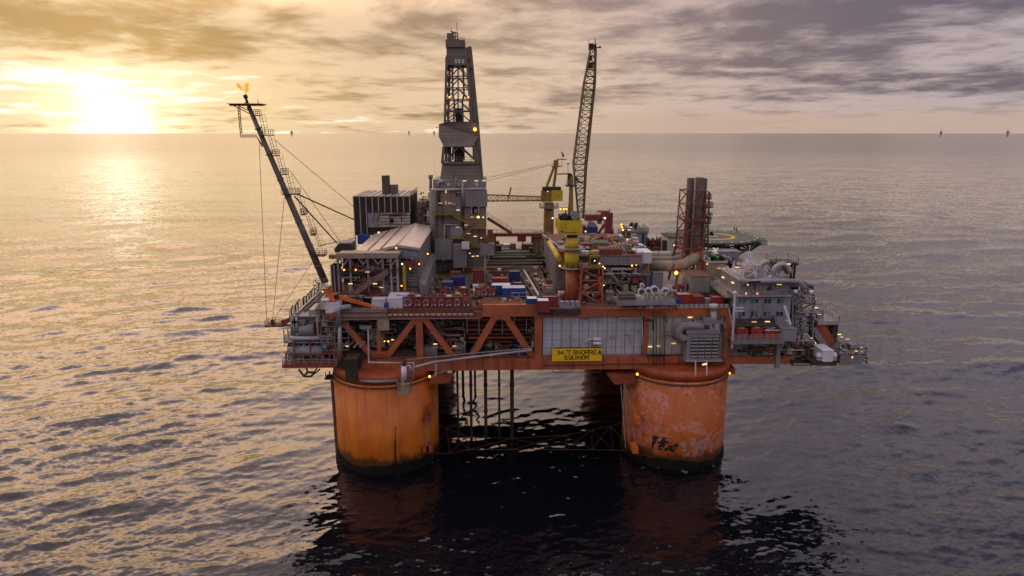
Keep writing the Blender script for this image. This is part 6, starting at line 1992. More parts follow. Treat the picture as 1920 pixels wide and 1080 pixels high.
def annulus(r0, r1, z0, mt, nm, y=YHD):
    vs, fs = [], []
    for k in range(n):
        a_ = 2 * math.pi * k / n
        for r in (r0, r1):
            vs.append((hc.x + r * math.cos(a_), y + r * math.sin(a_), z0))
    for k in range(n):
        j = (k + 1) % n
        fs.append((2 * k, 2 * k + 1, 2 * j + 1, 2 * j))
    return Hd.part(nm, MB().add(vs, fs), mt)


annulus(5.6, 6.7, hc.z + .006, 'yellow', 'circle_marking')
Hd.part('centre_marking', MB().box(hc.x - 1.3, hc.x - .8, YHD - 1.6, YHD + 1.6, hc.z + .004, hc.z + .012).box(hc.x + .8, hc.x + 1.3, YHD - 1.6, YHD + 1.6, hc.z + .004, hc.z + .012).box(hc.x - .79, hc.x + .79, YHD - .3, YHD + .3, hc.z + .004, hc.z + .012), 'pale')
net = MB()
for i in range(8):
    a1, a2 = octo[i], octo[(i + 1) % 8]
    o1 = (hc.x + (a1[0] - hc.x) * 1.11, YHD + (a1[1] - YHD) * 1.11)
    o2 = (hc.x + (a2[0] - hc.x) * 1.11, YHD + (a2[1] - YHD) * 1.11)
    net.bar((o1[0], o1[1], hc.z + .15), (o2[0], o2[1], hc.z + .15), .14)
    for k in range(7):
        f_ = k / 6
        net.bar((a1[0] + (a2[0] - a1[0]) * f_, a1[1] + (a2[1] - a1[1]) * f_, hc.z - .3), (o1[0] + (o2[0] - o1[0]) * f_, o1[1] + (o2[1] - o1[1]) * f_, hc.z + .15), .1)
    for k in (1, 2):
        f_ = k / 3
        net.bar((a1[0] + (o1[0] - a1[0]) * f_, a1[1] + (o1[1] - a1[1]) * f_, hc.z - .3 + .45 * f_), (a2[0] + (o2[0] - a2[0]) * f_, a2[1] + (o2[1] - a2[1]) * f_, hc.z - .3 + .45 * f_), .07)
Hd.part('safety_net', net, 'steel')
for k in range(26):
    a_ = 2 * math.pi * k / 26
    rr = Rh * .95
    Hd.part('edge_light', MB().ball((hc.x + rr * math.cos(a_), YHD + rr * math.sin(a_), hc.z + .18), .15, 6), 'greenlamp')
Hd.part('under_truss', MB().lattice([(hc.x - 9, YHD - 8, hc.z - 3), (hc.x + 9, YHD - 8, hc.z - 3), (hc.x + 9, YHD + 8, hc.z - 3), (hc.x - 9, YHD + 8, hc.z - 3)], [(hc.x - 11, YHD - 10, hc.z - .7), (hc.x + 11, YHD - 10, hc.z - .7), (hc.x + 11, YHD + 10, hc.z - .7), (hc.x - 11, YHD + 10, hc.z - .7)], 1, .5, .4, 'x'), 'darksteel')
for (dx, dy) in ((-9, -8), (4, -9), (9, 0), (2, 6), (7, -6)):
    Hd.part('raking_strut', MB().bar((hc.x + dx, YHD + dy, hc.z - .8), (hc.x + (5 if dx > 0 else dx), YHD + dy * .4, ZU1), .5), 'darksteel')
    Hd.part('raking_strut', MB().bar((hc.x + dx * .4, YHD + dy, hc.z - .8), (hc.x + (5 if dx > 0 else dx), YHD + dy * .4, ZU1), .4), 'darksteel')
f = ext(1366, 438, 1373, 443, YHD)
p = at(1426, 452, YHD - 4)
Hd.part('access_stair', MB().stair((p.x - 9, YHD - 10, hc.z - 4.5), (p.x - .6, YHD - 6, hc.z - .8), 1.2), 'steel')
Hd.part('side_platform', MB().box(p.x - 3.2, p.x + .5, YHD - 8, YHD - 3, hc.z - 1.6, hc.z - 1.3), 'steel')
Hd.part('handrail', MB().rail([(p.x - 3.2, YHD - 7.9, hc.z - 1.3), (p.x + .4, YHD - 7.9, hc.z - 1.3), (p.x + .4, YHD - 3, hc.z - 1.3)], 1.2, 1.2, .12), 'steel')
q = at(1336, 437.5, YHD)
single('cargo_box', MB().box(hc.x - .1, hc.x + .9, YHD + 2, YHD + 2.9, hc.z + .01, hc.z + .8).box(hc.x + .1, hc.x + .7, YHD + 2.2, YHD + 2.7, hc.z + .8, hc.z + 1.0), 'black', 'small black box standing inside the yellow circle of the helideck', 'box')
rs = random.Random(15)
f = ext(1252, 446, 1284, 478, 36)
S = Thing('tan_house', 'tan walled house under the edge of the helideck behind the stacks', 'building', ((f[0] + f[1]) / 2, 39, ZU1))
S.box('wall', 'beige', f[0], f[1], 36, 44, ZU1, f[3])
S.box('roof', 'darksteel', f[0] - .2, f[1] + .2, 35.8, 44.2, f[3], f[3] + .25)
S.box('dark_opening', 'black', XF(1264, 460, 36), XF(1270, 460, 36), 35.9, 35.98, f[2] + 2, f[3] - 1)
S.flood(1264, 460, 35.4, .24, 'whitelamp')
S.box('corner_duct', 'darksteel', f[0] - 1, f[0] - .02, 37, 39, ZU1, f[3] - 1)


def person(name, label, loc, suit, facing=0, group=None, arms=.3):
    """a standing figure grown as one skin from connected joints"""
    v = [(0, 0, .93), (0, 0, 1.15), (0, 0, 1.40), (0, 0, 1.52), (0, .01, 1.66), (0, .01, 1.78),
         (-.2, 0, 1.40), (-.26, .02, 1.12), (-.27, -.12, .88), (.2, 0, 1.40), (.27, .02, 1.12), (.26, -.12 * arms, .86),
         (-.1, 0, .88), (-.12, -.02, .48), (-.13, 0, .07), (-.14, -.16, .04), (.1, 0, .88), (.13, -.02, .48), (.14, 0, .07), (.15, -.16, .04)]
    e = [(0, 1), (1, 2), (2, 3), (3, 4), (4, 5), (2, 6), (6, 7), (7, 8), (2, 9), (9, 10), (10, 11), (0, 12), (12, 13), (13, 14), (14, 15), (0, 16), (16, 17), (17, 18), (18, 19)]
    rad = [.15, .15, .17, .065, .10, .085, .08, .055, .04, .08, .055, .04, .10, .075, .05, .045, .10, .075, .05, .045]
    me = bpy.data.meshes.new(name)
    me.from_pydata(v, e, [])
    ob = bpy.data.objects.new(name, me)
    COL.objects.link(ob)
    sk = ob.modifiers.new('skin', 'SKIN')
    for i, r in enumerate(rad):
        me.skin_vertices[0].data[i].radius = (r, r)
    me.skin_vertices[0].data[0].use_root = True
    ss = ob.modifiers.new('subsurf', 'SUBSURF')
    ss.levels = ss.render_levels = 1
    me.materials.append(M[suit])
    ob.location = loc
    ob.rotation_euler = (0, 0, facing)
    ob['label'] = label
    ob['category'] = 'person'
    if group:
        ob['group'] = group
    h = link('helmet', MB().ball((0, .01, 1.74), .135, 10), 'white' if suit == 'vest' else 'vest', ob)
    fc = link('face', MB().ball((0, -.03, 1.66), .105, 10, 1.15), 'skin', ob)
    if suit != 'vest':
        link('vest', MB().lathe(0, 0, [(.2, 1.02), (.21, 1.2), (.22, 1.42), (.12, 1.5)], 12), 'vest', ob)
    return ob


p = on(1376.5, 435, hc.z)
person('person', 'person in dark work clothes and green vest standing on the helideck, nearer the yellow circle', (p.x, p.y, hc.z), 'cloth', R(200), 'people on the helideck')
p = on(1381, 435, hc.z)
person('person', 'person in dark work clothes and green vest standing on the helideck, nearer its outer edge', (p.x, p.y, hc.z), 'cloth', R(30), 'people on the helideck')
p = at(1092.5, 495, -1.2)
person('person', 'person in yellow green work suit walking past the yellow crane pedestal', (p.x, -1.2, L.loc.z + zt_ * 0 + at(1107, 502, -1).z + .25), 'vest', R(90))

# ------------------------------------------------------------------ deck houses between the stacks and the quarters
f = ext(1296, 519, 1331, 548, 4)
S = Thing('deck_house', 'grey deck house with a rusty roof under the foot of the exhaust stacks', 'building', ((f[0] + f[1]) / 2, 8, ZU1))
S.box('wall', 'grey', f[0], f[1], 4, 12, ZU1, f[3])
S.box('roof', 'brown', f[0] - .1, f[1] + .1, 3.9, 12.1, f[3], f[3] + .15)
S.box('door', 'black', f[0] - .06, f[0] - .01, 6, 7.4, ZU1, ZU1 + 2.8)
S.box('base_unit', 'darksteel', f[0] - 1, f[1] - .5, 2.6, 3.95, ZU1, ZU1 + 1.4)
S.box('side_cabinet', 'darkred', f[0] - 2.4, f[0] - 1.1, 6, 8, ZU1, ZU1 + 2.6)
f = ext(1326, 493, 1362, 521, 14)
S = Thing('deck_house', 'tan grey deck house with two tube lights beside the living quarters', 'building', ((f[0] + f[1]) / 2, 20, ZU1))
S.box('wall', 'tan', f[0], f[1], 14, 24, ZU1, f[3])
S.box('roof', 'pale', f[0] - .2, f[1] + .2, 13.8, 24.2, f[3], f[3] + .2)
S.tube(1348, 503, 13.7, 1.1); S.tube(1358, 503, 13.7, 1.1)
S.flood(1326, 495, 13.4, .22)
S.part('vessel', MB().lathe(XF(1349, 530, 8), 8, [(.3, at(1349, 538, 8).z), (.9, at(1349, 536, 8).z), (.9, at(1349, 527, 8).z), (.2, at(1349, 524, 8).z)], 14), 'pale')
for i in range(8):
    px, py = 1328 + i * 4, 493 - (i % 3) * 3
    p = at(px, py, 16)
    S.box('roof_unit', ('pale', 'darksteel', 'green', 'steel')[i % 4], p.x, p.x + 1, 16, 19, f[3] + .2, f[3] + 1 + (i % 3) * .3)
S = Thing('duct_roof', 'long pale flat roofed duct house stretching under the helideck', 'building', (XF(1355, 480, 30), 30, ZU1))
f = ext(1322, 472, 1386, 484, 28)
S.box('wall', 'lqclad', f[0], f[1], 28, 33, f[2], f[3])
S.box('roof', 'pale', f[0] - .2, f[1] + .2, 27.8, 33.2, f[3], f[3] + .15)
for px in (1326, 1352, 1380):
    S.box('support_leg', 'steel', XF(px, 485, 28), XF(px, 485, 28) + .4, 28.2, 28.6, ZU1, f[2])
S.part('roof_duct', MB().bar(at(1338, 473, 26), at(1350, 482, 22), .8), 'white')
S.part('roof_duct', MB().bar(at(1338, 467, 30), at(1344, 472, 28), .8), 'white')
S.part('bent_duct', MB().pipe([at(1348, 483, 22), at(1366, 484, 22), at(1370, 488, 22), at(1370, 494, 22)], .55, 10), 'lqclad')
S.tube(1324, 465, 27, 1.3); S.flood(1346, 465.5, 27, .2, 'tube'); S.tube(1341, 470, 26, .9)
f = ext(1344, 456, 1362, 470, 33)
S.box('dark_house', 'darksteel', f[0], f[1], 33.3, 37, f[2], f[3])
f = ext(1326, 458, 1336, 471, 33)
S.box('green_house', 'deckgreen', f[0], f[1], 33.3, 36, f[2], f[3])
f = ext(1412, 478, 1446, 494, 30)
S2 = Thing('flat_roof', 'pale sheeted flat roof catching the light beyond the lattice mast', 'roof', ((f[0] + f[1]) / 2, 30, ZU1))
S2.part('roof', MB().slab([at(1388, 474, 40).to_2d(), at(1448, 496, 14).to_2d(), at(1430, 498, 14).to_2d(), at(1376, 476, 40).to_2d()][::-1], f[2] - .4, f[2]), 'roof')
S2.box('wall', 'lqclad', at(1392, 486, 26).x, at(1426, 486, 26).x, 24, 30, ZU1, f[2] - .45)

# living quarters
YQ = -7.0
f = ext(1386, 526, 1483, 628, YQ)
LQ = Thing('living_quarters', 'blue grey living quarters block with two rows of small paired windows', 'building', ((f[0] + f[1]) / 2, -1, f[2]))
zmid = at(1430, 553, YQ).z
xw = XF(1376, 590, YQ)
LQ.box('wall', 'lqclad', XF(1379, 590, YQ), XF(1481, 590, YQ), YQ, YQ + 16, f[2], zmid - .2)
LQ.box('gallery_floor', 'pale', XF(1378, 553, YQ), XF(1482, 553, YQ), YQ - .9, YQ + 16, zmid - .2, zmid)
LQ.box('upper_wall', 'greyclad', f[0], XF(1480, 540, YQ), YQ + .5, YQ + 14, zmid, f[3] - .2)
LQ.box('roof', 'pale', f[0] - .2, XF(1481, 526, YQ), YQ + .3, YQ + 14.2, f[3] - .2, f[3])
for py, row in ((564.5, ((1387.5, 1), (1395.5, 1), (1412, 1), (1419, 0), (1436, 0), (1443, 0), (1460, 0), (1466.5, 1))), (588.5, ((1387, 1), (1394, 0), (1410.5, 0), (1418, 1), (1434, 0), (1441.5, 1), (1458, 0), (1465, 0)))):
    for px, teal in row:
        e = ext(px - 2.4, py - 3.6, px + 2.4, py + 3.6, YQ - .05)
        wn = LQ.box('window', 'grey', e[0] - .08, e[1] + .08, YQ - .06, YQ - .01, e[2] - .08, e[3] + .08)
        LQ.part('pane', MB().box(e[0], e[1], YQ - .08, YQ - .065, e[2], e[3]), 'teal' if teal else 'glass', wn)
e = ext(1440, 532, 1447, 545, YQ)
LQ.box('door', 'darksteel', e[0], e[1], YQ + .42, YQ + .49, e[2], e[3])
e = ext(1403, 527, 1405, 552, YQ)
LQ.box('wall_pipe', 'grey', e[0], e[1], YQ + .1, YQ + .48, e[2], e[3])
LQ.part('handrail', MB().rail([(XF(1378, 553, YQ), YQ + 15, zmid), (XF(1378, 553, YQ), YQ - .85, zmid), (XF(1482, 553, YQ), YQ - .85, zmid)], 1.1, 1.6, .07), 'pale')
LQ.part('handrail', MB().rail([(f[0] - .1, YQ + 14, f[3]), (f[0] - .1, YQ + .4, f[3]), (XF(1480, 526, YQ), YQ + .4, f[3])], 1.1, 1.5, .07), 'pale')
LQ.pipe([at(1392, 528, YQ - .3), at(1480, 527, YQ - .3), at(1496, 528, YQ - .3), at(1503, 533, YQ - .3), at(1506, 543, YQ - .3)], .55, 'lqclad', 'roof_pipe', 12)
LQ.pipe([at(1402, 529, YQ - .6), at(1425, 528, YQ - .6)], .3, 'black', 'dark_pipe', 8)
LQ.flood(1399, 550, YQ - .5, .3, 'redlamp'); LQ.flood(1420, 550.5, YQ - .5, .32, 'redlamp')
LQ.tube(1461, 533.5, YQ - .2, 1.3, 'amber' if False else 'tube'); LQ.flood(1402, 534, YQ, .24, 'tube')
for (px, py) in ((1364.5, 520), (1379, 530)):
    p = at(px, py, YQ + (12 if px < 1370 else 5))
    LQ.part('tube_light', MB().box(f[0] - .3, f[0] - .02, p.y - .6, p.y + .6, p.z - .12, p.z + .12), 'tube')
LQ.box('side_gallery', 'tan', XF(1378, 550, YQ) - 1.4, XF(1379, 590, YQ) - .02, YQ + 2, YQ + 20, zmid - 1.2, zmid - .8)
LQ.part('handrail', MB().rail([(XF(1378, 550, YQ) - 1.3, YQ + 2, zmid - .8), (XF(1378, 550, YQ) - 1.3, YQ + 20, zmid - .8)], 1.3, 1.4, .12), 'beige')
# roof equipment
zr = f[3]
LQ_ROOF = zr
p = on(1415, 514, zr)
for k, (px, py, r, hh) in enumerate(((1403, 517, 1.0, 2.0), (1412, 516, 1.2, 1.6))):
    q = on(px, 520, zr)
    LQ.part('roof_cowl', MB().lathe(q.x, q.y, [(r, zr), (r, zr + hh * .6), (r * .6, zr + hh), (.1, zr + hh * 1.1)], 14), 'tan' if k == 0 else 'pale')
e = ext(1404, 497, 1432, 512, -2)
LQ.part('roof_house', MB().box(e[0], e[1], -3, 3, zr, zr + 1.8).prism([(e[0], zr + 1.81), (e[1], zr + 1.81), (e[1] - 1, zr + 2.7), (e[0] + .6, zr + 2.9)], -3, 3), 'pale')
for (px, py, R_) in ((1464, 515, 2.0), (1448, 505, 1.8)):
    q = at(px, 524, -1)
    pts = [(q.x + R_ * math.cos(a_), -1 + (0 if px > 1460 else 4), zr + .4 + R_ * 1.15 * math.sin(a_)) for a_ in [math.pi - i * math.pi / 8 for i in range(9)]]
    LQ.part('arched_duct', MB().pipe(pts, .62, 12), 'pale')
e = ext(1452, 488, 1494, 496, 0)
LQ.box('roof_platform', 'darksteel', e[0], e[1], -1, 5, e[2], e[2] + .5)
LQ.part('handrail', MB().rail([(e[0], 5, e[2] + .5), (e[0], -.9, e[2] + .5), (e[1], -.9, e[2] + .5), (e[1], 5, e[2] + .5), (e[0], 5, e[2] + .5)], 1.5, 1.4, .1), 'pale')
for px in (1456, 1476, 1484, 1490):
    x = XF(px, 505, 0)
    LQ.box('platform_leg', 'darksteel', x - .2, x + .2, -.2, .3, zr - (3 if px > 1478 else 0), e[2])
LQ.tube(1478, 495, -1.4, 1.3); LQ.tube(1382, 501, 4, 1.2)
LQ.box('vessel_box', 'lqclad', XF(1473, 515, 1), XF(1481, 515, 1), 1, 4, zr, zr + 2.6)
# white lattice mast on the roof
apx = at(1405, 474, -2)
mm = MB()
legs_ = [at(1378, 516, 2), at(1391, 523, -6), at(1419, 527, -6), at(1412, 508, 2)]
for q in legs_:
    mm.bar(q, apx, .14)
    mm.bar(q.lerp(apx, .35) + Vector((.8, 0, 0)), apx + Vector((.6, 0, 0)), .09)
for f_ in (.3, .55, .75):
    for i in range(4):
        mm.bar(legs_[i].lerp(apx, f_), legs_[(i + 1) % 4].lerp(apx, f_), .13)
for i in range(4):
    mm.bar(legs_[i].lerp(apx, .0), legs_[(i + 1) % 4].lerp(apx, .3), .11)
    mm.bar(legs_[i].lerp(apx, .3), legs_[(i + 1) % 4].lerp(apx, .55), .11)
T = Thing('lattice_mast', 'white pyramid shaped lattice mast on the roof of the living quarters', 'mast', (apx.x, -2, zr))
T.part('lattice', mm, 'sheet')
T.part('mast_antenna', MB().bar(apx, apx + Vector((0, 0, 1.6)), .1), 'white')

# balcony with red baskets in front of the quarters
YBc = -11.0
f = ext(1378, 637, 1470, 644, YBc)
Bc = Thing('balcony', 'pale railed balcony carrying red baskets below the living quarters', 'balcony', ((f[0] + f[1]) / 2, -9, f[2]))
Bc.box('floor', 'steel', f[0] - .4, f[1], YBc, YQ - .02, f[2], f[3] - .3)
Bc.box('edge_beam', 'steel', f[0] - .5, f[1], YBc - .25, YBc - .02, f[2] - .1, f[3])
Bc.part('handrail', MB().rail([(f[0] - .4, YBc - .1, f[3]), (f[1], YBc - .1, f[3])], 1.2, 1.25, .09), 'pale')
for px in (1388, 1408, 1427, 1450):
    p0, p1 = at(px, 592, YQ - .1), at(px + 4, 612, YQ - 2.2)
    Bc.part('canopy_rib', MB().bar(p0, p1, .2), 'darksteel')
p0, p1 = at(1379, 595, YQ - .1), at(1455, 612, YQ - 2.2)
Bc.part('canopy_sheet', MB().add([(XF(1380, 596, YQ), YQ - .1, at(1420, 597, YQ).z), (XF(1452, 596, YQ), YQ - .1, at(1420, 597, YQ).z), (XF(1455, 611, YQ - 2), YQ - 2.1, at(1420, 611, YQ - 2).z), (XF(1384, 611, YQ - 2), YQ - 2.1, at(1420, 611, YQ - 2).z),
          (XF(1380, 596, YQ), YQ - .1, at(1420, 597, YQ).z - .12), (XF(1452, 596, YQ), YQ - .1, at(1420, 597, YQ).z - .12), (XF(1455, 611, YQ - 2), YQ - 2.1, at(1420, 611, YQ - 2).z - .12), (XF(1384, 611, YQ - 2), YQ - 2.1, at(1420, 611, YQ - 2).z - .12)],
          [(0, 3, 2, 1), (4, 5, 6, 7), (0, 1, 5, 4), (1, 2, 6, 5), (2, 3, 7, 6), (3, 0, 4, 7)]), 'darksteel')
Bc.tube(1414, 603.5, YQ - 2.5, 1.3); Bc.tube(1439, 603, YQ - 2.5, 1.3)
Bc.flood(1375.5, 604.5, YQ - 1.5, .2, 'tube'); Bc.flood(1374, 645, YQ - 2, .24, 'whitelamp')
Bc.box('support_post', 'steel', XF(1457, 655, YBc + 1), XF(1464, 655, YBc + 1), YBc + 1, YBc + 2, ZL0 + 1, f[2])
zbal = f[3] - .3
for lab, a_, b_, yt, yb, lid in (('orange red basket heaped with yellow netting, nearest the white pole', 1382, 1403, 613, 629, 'dullyellow'), ('orange red basket heaped with yellow netting in the middle of the balcony', 1409, 1431, 612, 629, 'dullyellow'), ('flat red crate with a white frame next to the grey balcony box', 1434, 1462, 616, 628, 'brown')):
    z_ = zbal + .02
    e = ext(a_, yt, b_, yb, -9.6)
    T = Thing('basket', lab, 'basket', ((e[0] + e[1]) / 2, -8.6, z_), 'red baskets on the balcony')
    T.box('body', 'red', e[0], e[1], -9.6, -7.4, z_, e[3] - .5)
    if lid == 'brown':
        T.part('lid_frame', MB().bar((e[0], -9.6, e[3] - .4), (e[1], -9.6, e[3] - .4), .15).bar((e[0], -7.4, e[3] - .4), (e[1], -7.4, e[3] - .4), .15).bar((e[0], -9.6, e[3] - .4), (e[1], -7.4, e[3] - .4), .15), 'white')
    else:
        T.part('heap', MB().ball(((e[0] + e[1]) / 2, -8.5, e[3] - .55), (e[1] - e[0]) * .36, 12, .45), lid)
e = ext(1468, 617, 1493, 640, -11)
T = Thing('balcony_box', 'grey box shaped cabin at the end of the balcony', 'cabin', ((e[0] + e[1]) / 2, -8, e[2]))
T.box('wall', 'lqclad', e[0], e[1], -11, -4.5, e[2], e[3] - .15)
T.box('roof', 'grey', e[0] - .1, e[1] + .1, -11.1, -4.4, e[3] - .15, e[3])
T.part('strut', MB().bar((e[0] + 1, -10, e[2]), (e[0] + 1, -6, ZL0 + 1.5), .4), 'pale')
T.part('strut', MB().bar((e[1] - .6, -10, e[2]), (e[1] - .6, -6, ZL0 + 1.5), .4), 'grey')
T = Thing('davit', 'white davit pole with two short arms at the corner of the living quarters', 'davit', (XF(1377, 600, -10), -10, zbal))
T.part('pole', MB().bar((XF(1376, 605, -10), -10, zbal - 2), at(1378, 550, -10), .4), 'sheet')
T.part('arm', MB().bar(at(1378, 577, -10), at(1394, 577, -10), .2), 'white')
T.part('arm', MB().bar(at(1378, 583, -10), at(1394, 583, -10), .2), 'white')
T.part('stay', MB().bar(at(1367, 580, -10), at(1376, 628, -10), .3), 'pale')
T.part('head', MB().ball(at(1378, 549, -10), .4, 10), 'white')
T = Thing('crane_arm', 'white crane arm leaning against the living quarters above the balcony box', 'crane arm', (XF(1482, 610, -9), -9, at(1482, 612, -9).z))
T.part('arm', MB().bar(at(1471, 574, -9), at(1482, 608, -9), .5), 'white')
T.part('foot', MB().bar(at(1474, 600, -9), at(1483, 608, -9), .3), 'white')

# stair tower beyond the quarters
e = ext(1482, 545, 1530, 682, -6)
ST = Thing('stair_tower', 'grey open steel stair tower at the end of the living quarters', 'stair tower', ((e[0] + e[1]) / 2, -3, ZL0))
c0_, c1_ = at(1486, 545, -6), at(1524, 545, -6)
zb = ZL0 + .3
ST.part('frame', MB().lattice([(XF(1489, 660, -6), -6, zb), (XF(1526, 660, -6), -6, zb), (XF(1526, 660, -6), 0, zb), (XF(1489, 660, -6), 0, zb)], [(c0_.x, -6, c0_.z), (c1_.x, -6, c1_.z), (c1_.x, 0, c1_.z), (c0_.x, 0, c0_.z)], 6, .36, .24, 'z'), 'steel')
for i in range(7):
    z_ = zb + (c0_.z - zb) * i / 7
    z2_ = zb + (c0_.z - zb) * (i + 1) / 7
    xa_, xb_ = c0_.x + 1.8, c1_.x - 1
    if i % 2:
        xa_, xb_ = xb_, xa_
    ST.part('flight', MB().stair((xa_, -4.6 + (i % 2) * 1.6, z_), (xb_, -4.6 + (i % 2) * 1.6, z2_), 1.2), 'pale')
    ST.box('landing', 'darksteel', c0_.x, c1_.x, -2.2, -.2, z2_ - .15, z2_)
ST.box('core', 'darksteel', c0_.x + .4, c1_.x - .4, .2, 6, zb, c0_.z + 1)
ST.box('core_panel', 'grey', XF(1480, 580, -5), c0_.x - .25, -5.5, 4, zb + 4, c0_.z)
for i in range(5):
    z_ = at(1484, 560 + i * 14, -5.6).z
    ST.box('opening', 'black', XF(1481, 580, -5.6), c0_.x - .35, -5.62, -5.52, z_ - 1.0, z_)
e = ext(1497, 536, 1525, 552, -1)
ST.box('top_house', 'darksteel', e[0], e[1], -1, 4, e[2], e[3])
for (px, py) in ((1492, 547), (1501, 542), (1521, 548)):
    p = at(px, py, -6.6)
    ST.part('radome', MB().ball(p, .55, 10), 'white')
    ST.part('radome_post', MB().bar((p.x, p.y, p.z - 1.4), (p.x, p.y + .6, p.z - .4), .18), 'pale')
for (px, py) in ((1529, 560), (1530, 577), (1536, 589), (1529, 643)):
    (ST.tube if py != 643 and py != 560 else lambda a_, b2, c2: ST.flood(a_, b2, c2, .26, 'tube'))(px, py, -5)
ST.tube(1522, 634, -6.4, .5)
for py in (562, 580):
    p = at(1527, py + 8, -5)
    ST.box('side_ledge', 'steel', p.x, p.x + 1.6, -5.6, -2, p.z, p.z + .2)
    ST.part('handrail', MB().rail([(p.x, -5.5, p.z + .2), (p.x + 1.5, -5.5, p.z + .2)], 1.1, .8, .1), 'pale')
ST.box('blue_sign', 'navy', XF(1520, 597, -6.3), XF(1526, 597, -6.3), -6.35, -6.28, at(1523, 599, -6.3).z, at(1523, 594, -6.3).z)
ST.box('red_cabinet', 'darkred', XF(1489, 648, -6.5), XF(1494, 648, -6.5), -6.5, -6.1, at(1491, 652, -6.5).z, at(1491, 643, -6.5).z)

# lower end deck with evacuation chute and liferafts
xe = XF(1530, 680, -8)
E = Thing('end_deck', 'grey lower deck jutting out over the sea at the helideck end', 'deck', (XF(1545, 680, -3), -3, ZL0 - 1))
E.box('girder', 'orange', xb + .02, XF(1487, 680, YT), YT - .6, YT + .7, at(1420, 681, YT).z, at(1420, 667, YT).z)
E.part('grey_wall', MB().box(XF(1368, 658, YT), XF(1440, 658, YT), YT + .1, YT + .5, at(1400, 668, YT).z, at(1400, 647, YT).z), 'greyclad')
E.box('dark_bay', 'darksteel', XF(1440, 655, YT), XF(1488, 655, YT), YT + 2, YT + 8, at(1460, 668, YT).z, at(1460, 645, YT).z)
E.part('brace', MB().bar(at(1432, 645, YT), at(1460, 668, YT), .6, 1.0), 'orange')
E.box('floor', 'darksteel', XF(1487, 680, -8), XF(1614, 680, -8), -8, 8, at(1550, 681, -8).z, at(1550, 677, -8).z)
E.part('raft_ledge', MB().prism([(XF(1518, 676, -11), at(1518, 676, -11).z), (XF(1526, 685.5, -11), at(1526, 685.5, -11).z), (XF(1569, 685.5, -11), at(1569, 685.5, -11).z), (XF(1569, 681, -11), at(1569, 681, -11).z), (XF(1530, 676, -11), at(1530, 676, -11).z)], -11, -7), 'darksteel')
e = ext(1570, 664, 1612, 681, -7)
E.box('edge_wall', 'grey', e[0], e[1], -8.3, -8.02, e[2], e[3])
E.box('frame', 'steel', XF(1488, 665, -6.5), XF(1530, 665, -6.5), -6.7, -6.5, at(1510, 668, -6.5).z, at(1510, 666, -6.5).z)
E.part('handrail', MB().rail([(XF(1570, 665, -7), -8, e[3]), (XF(1619, 665, -7), -8, e[3]), (XF(1619, 665, -7), 4, e[3])], 1.2, 1.4, .1), 'pale')
E.box('tip_ledge', 'steel', XF(1606, 672, -7), XF(1622, 672, -7), -8, 2, at(1612, 674, -7).z, at(1612, 672, -7).z)
p = at(1616, 660, -7)
E.part('tip_lamp_post', MB().bar((p.x, -7, p.z - 2.2), (p.x, -7, p.z + .8), .25), 'darksteel')
E.part('tip_radome', MB().ball(p, .45, 10), 'white')
E.part('tip_radome', MB().ball(p + Vector((-.2, 0, 1.0)), .3, 10), 'white')
E.flood(1598, 670, -8.6, .28, 'redlamp')
a_, b2 = at(1566, 634, -4), at(1617, 668, -4)
E.part('sloping_stair', MB().stair((b2.x, -5, b2.z), (a_.x, -5, a_.z), 1.4), 'pale')
for (px, py) in ((1574, 627), (1578, 632), (1589, 636), (1596, 651), (1606, 658)):
    E.tube(px, py, -5.2, .9)
for i in range(8):
    x0_ = XF(1568 + i * 6, 650, -4)
    z0_ = at(1568 + i * 6, 640 + i * 4, -4).z
    E.part('stair_post', MB().bar((x0_, -4, at(1590, 678, -4).z), (x0_, -4, z0_ + 1), .12), 'steel')
e = ext(1530, 598, 1569, 607, -4)
V = Thing('launch_platform', 'grey railed launch platform above the red brown evacuation slide', 'platform', ((e[0] + e[1]) / 2, -2, e[2]))
V.box('floor', 'pale', e[0], e[1], -5, 3, e[2], e[2] + .9)
V.part('handrail', MB().rail([(e[0], -4.9, e[2] + .9), (e[1], -4.9, e[2] + .9), (e[1], 3, e[2] + .9)], 1.2, 1.1, .12), 'beige')
V.box('locker', 'steel', XF(1540, 592, -4), XF(1548, 592, -4), -3, -1, e[2] + .9, at(1544, 584, -4).z)
for px in (1561, 1566):
    x = XF(px, 630, -4)
    V.box('leg', 'darksteel', x - .3, x + .3, -4.4, -3.8, at(1563, 642, -4).z, e[2])
for k in range(9):
    px, py = rnd.uniform(1548, 1566), rnd.uniform(608, 630)
    p = at(px, py, -3.5)
    V.box('winch_part', ('darksteel', 'brown', 'pale', 'dullyellow')[k % 4], p.x, p.x + .8, -3.6, -2.6, p.z, p.z + rnd.uniform(.5, 1.3))
Sl = Thing('evacuation_slide', 'red brown slanting evacuation slide under the launch platform', 'slide', (XF(1550, 630, -3), -3, ZL0))
po = [(1531, 606), (1545, 606), (1568, 640), (1566, 650), (1556, 655), (1531, 616)]
Sl.part('hull', MB().prism([(at(px, py, -4.6).x, at(px, py, -4.6).z) for px, py in po][::-1], -4.6, -.5), 'redorange')
po = [(1528, 612), (1531, 614), (1556, 654), (1546, 654), (1528, 632)]
Sl.part('rail', MB().prism([(at(px, py, -5).x, at(px, py, -5).z) for px, py in po][::-1], -5, -.2), 'grey')
po = [(1556, 656), (1573, 640), (1578, 644), (1560, 662)]
Sl.part('cradle', MB().prism([(at(px, py, -5.4).x, at(px, py, -5.4).z) for px, py in po][::-1], -5.4, -1), 'steel')
e = ext(1543, 659, 1563, 682, -11.2)
z_ = at(1550, 677, -11).z
C_ = Thing('raft_cabin', 'white box cabin standing between two white liferaft capsules', 'cabin', ((e[0] + e[1]) / 2, -9, e[2]))
C_.part('wall', MB().box(e[0], e[1], -11, -6, e[2] + .4, e[3]), 'white')
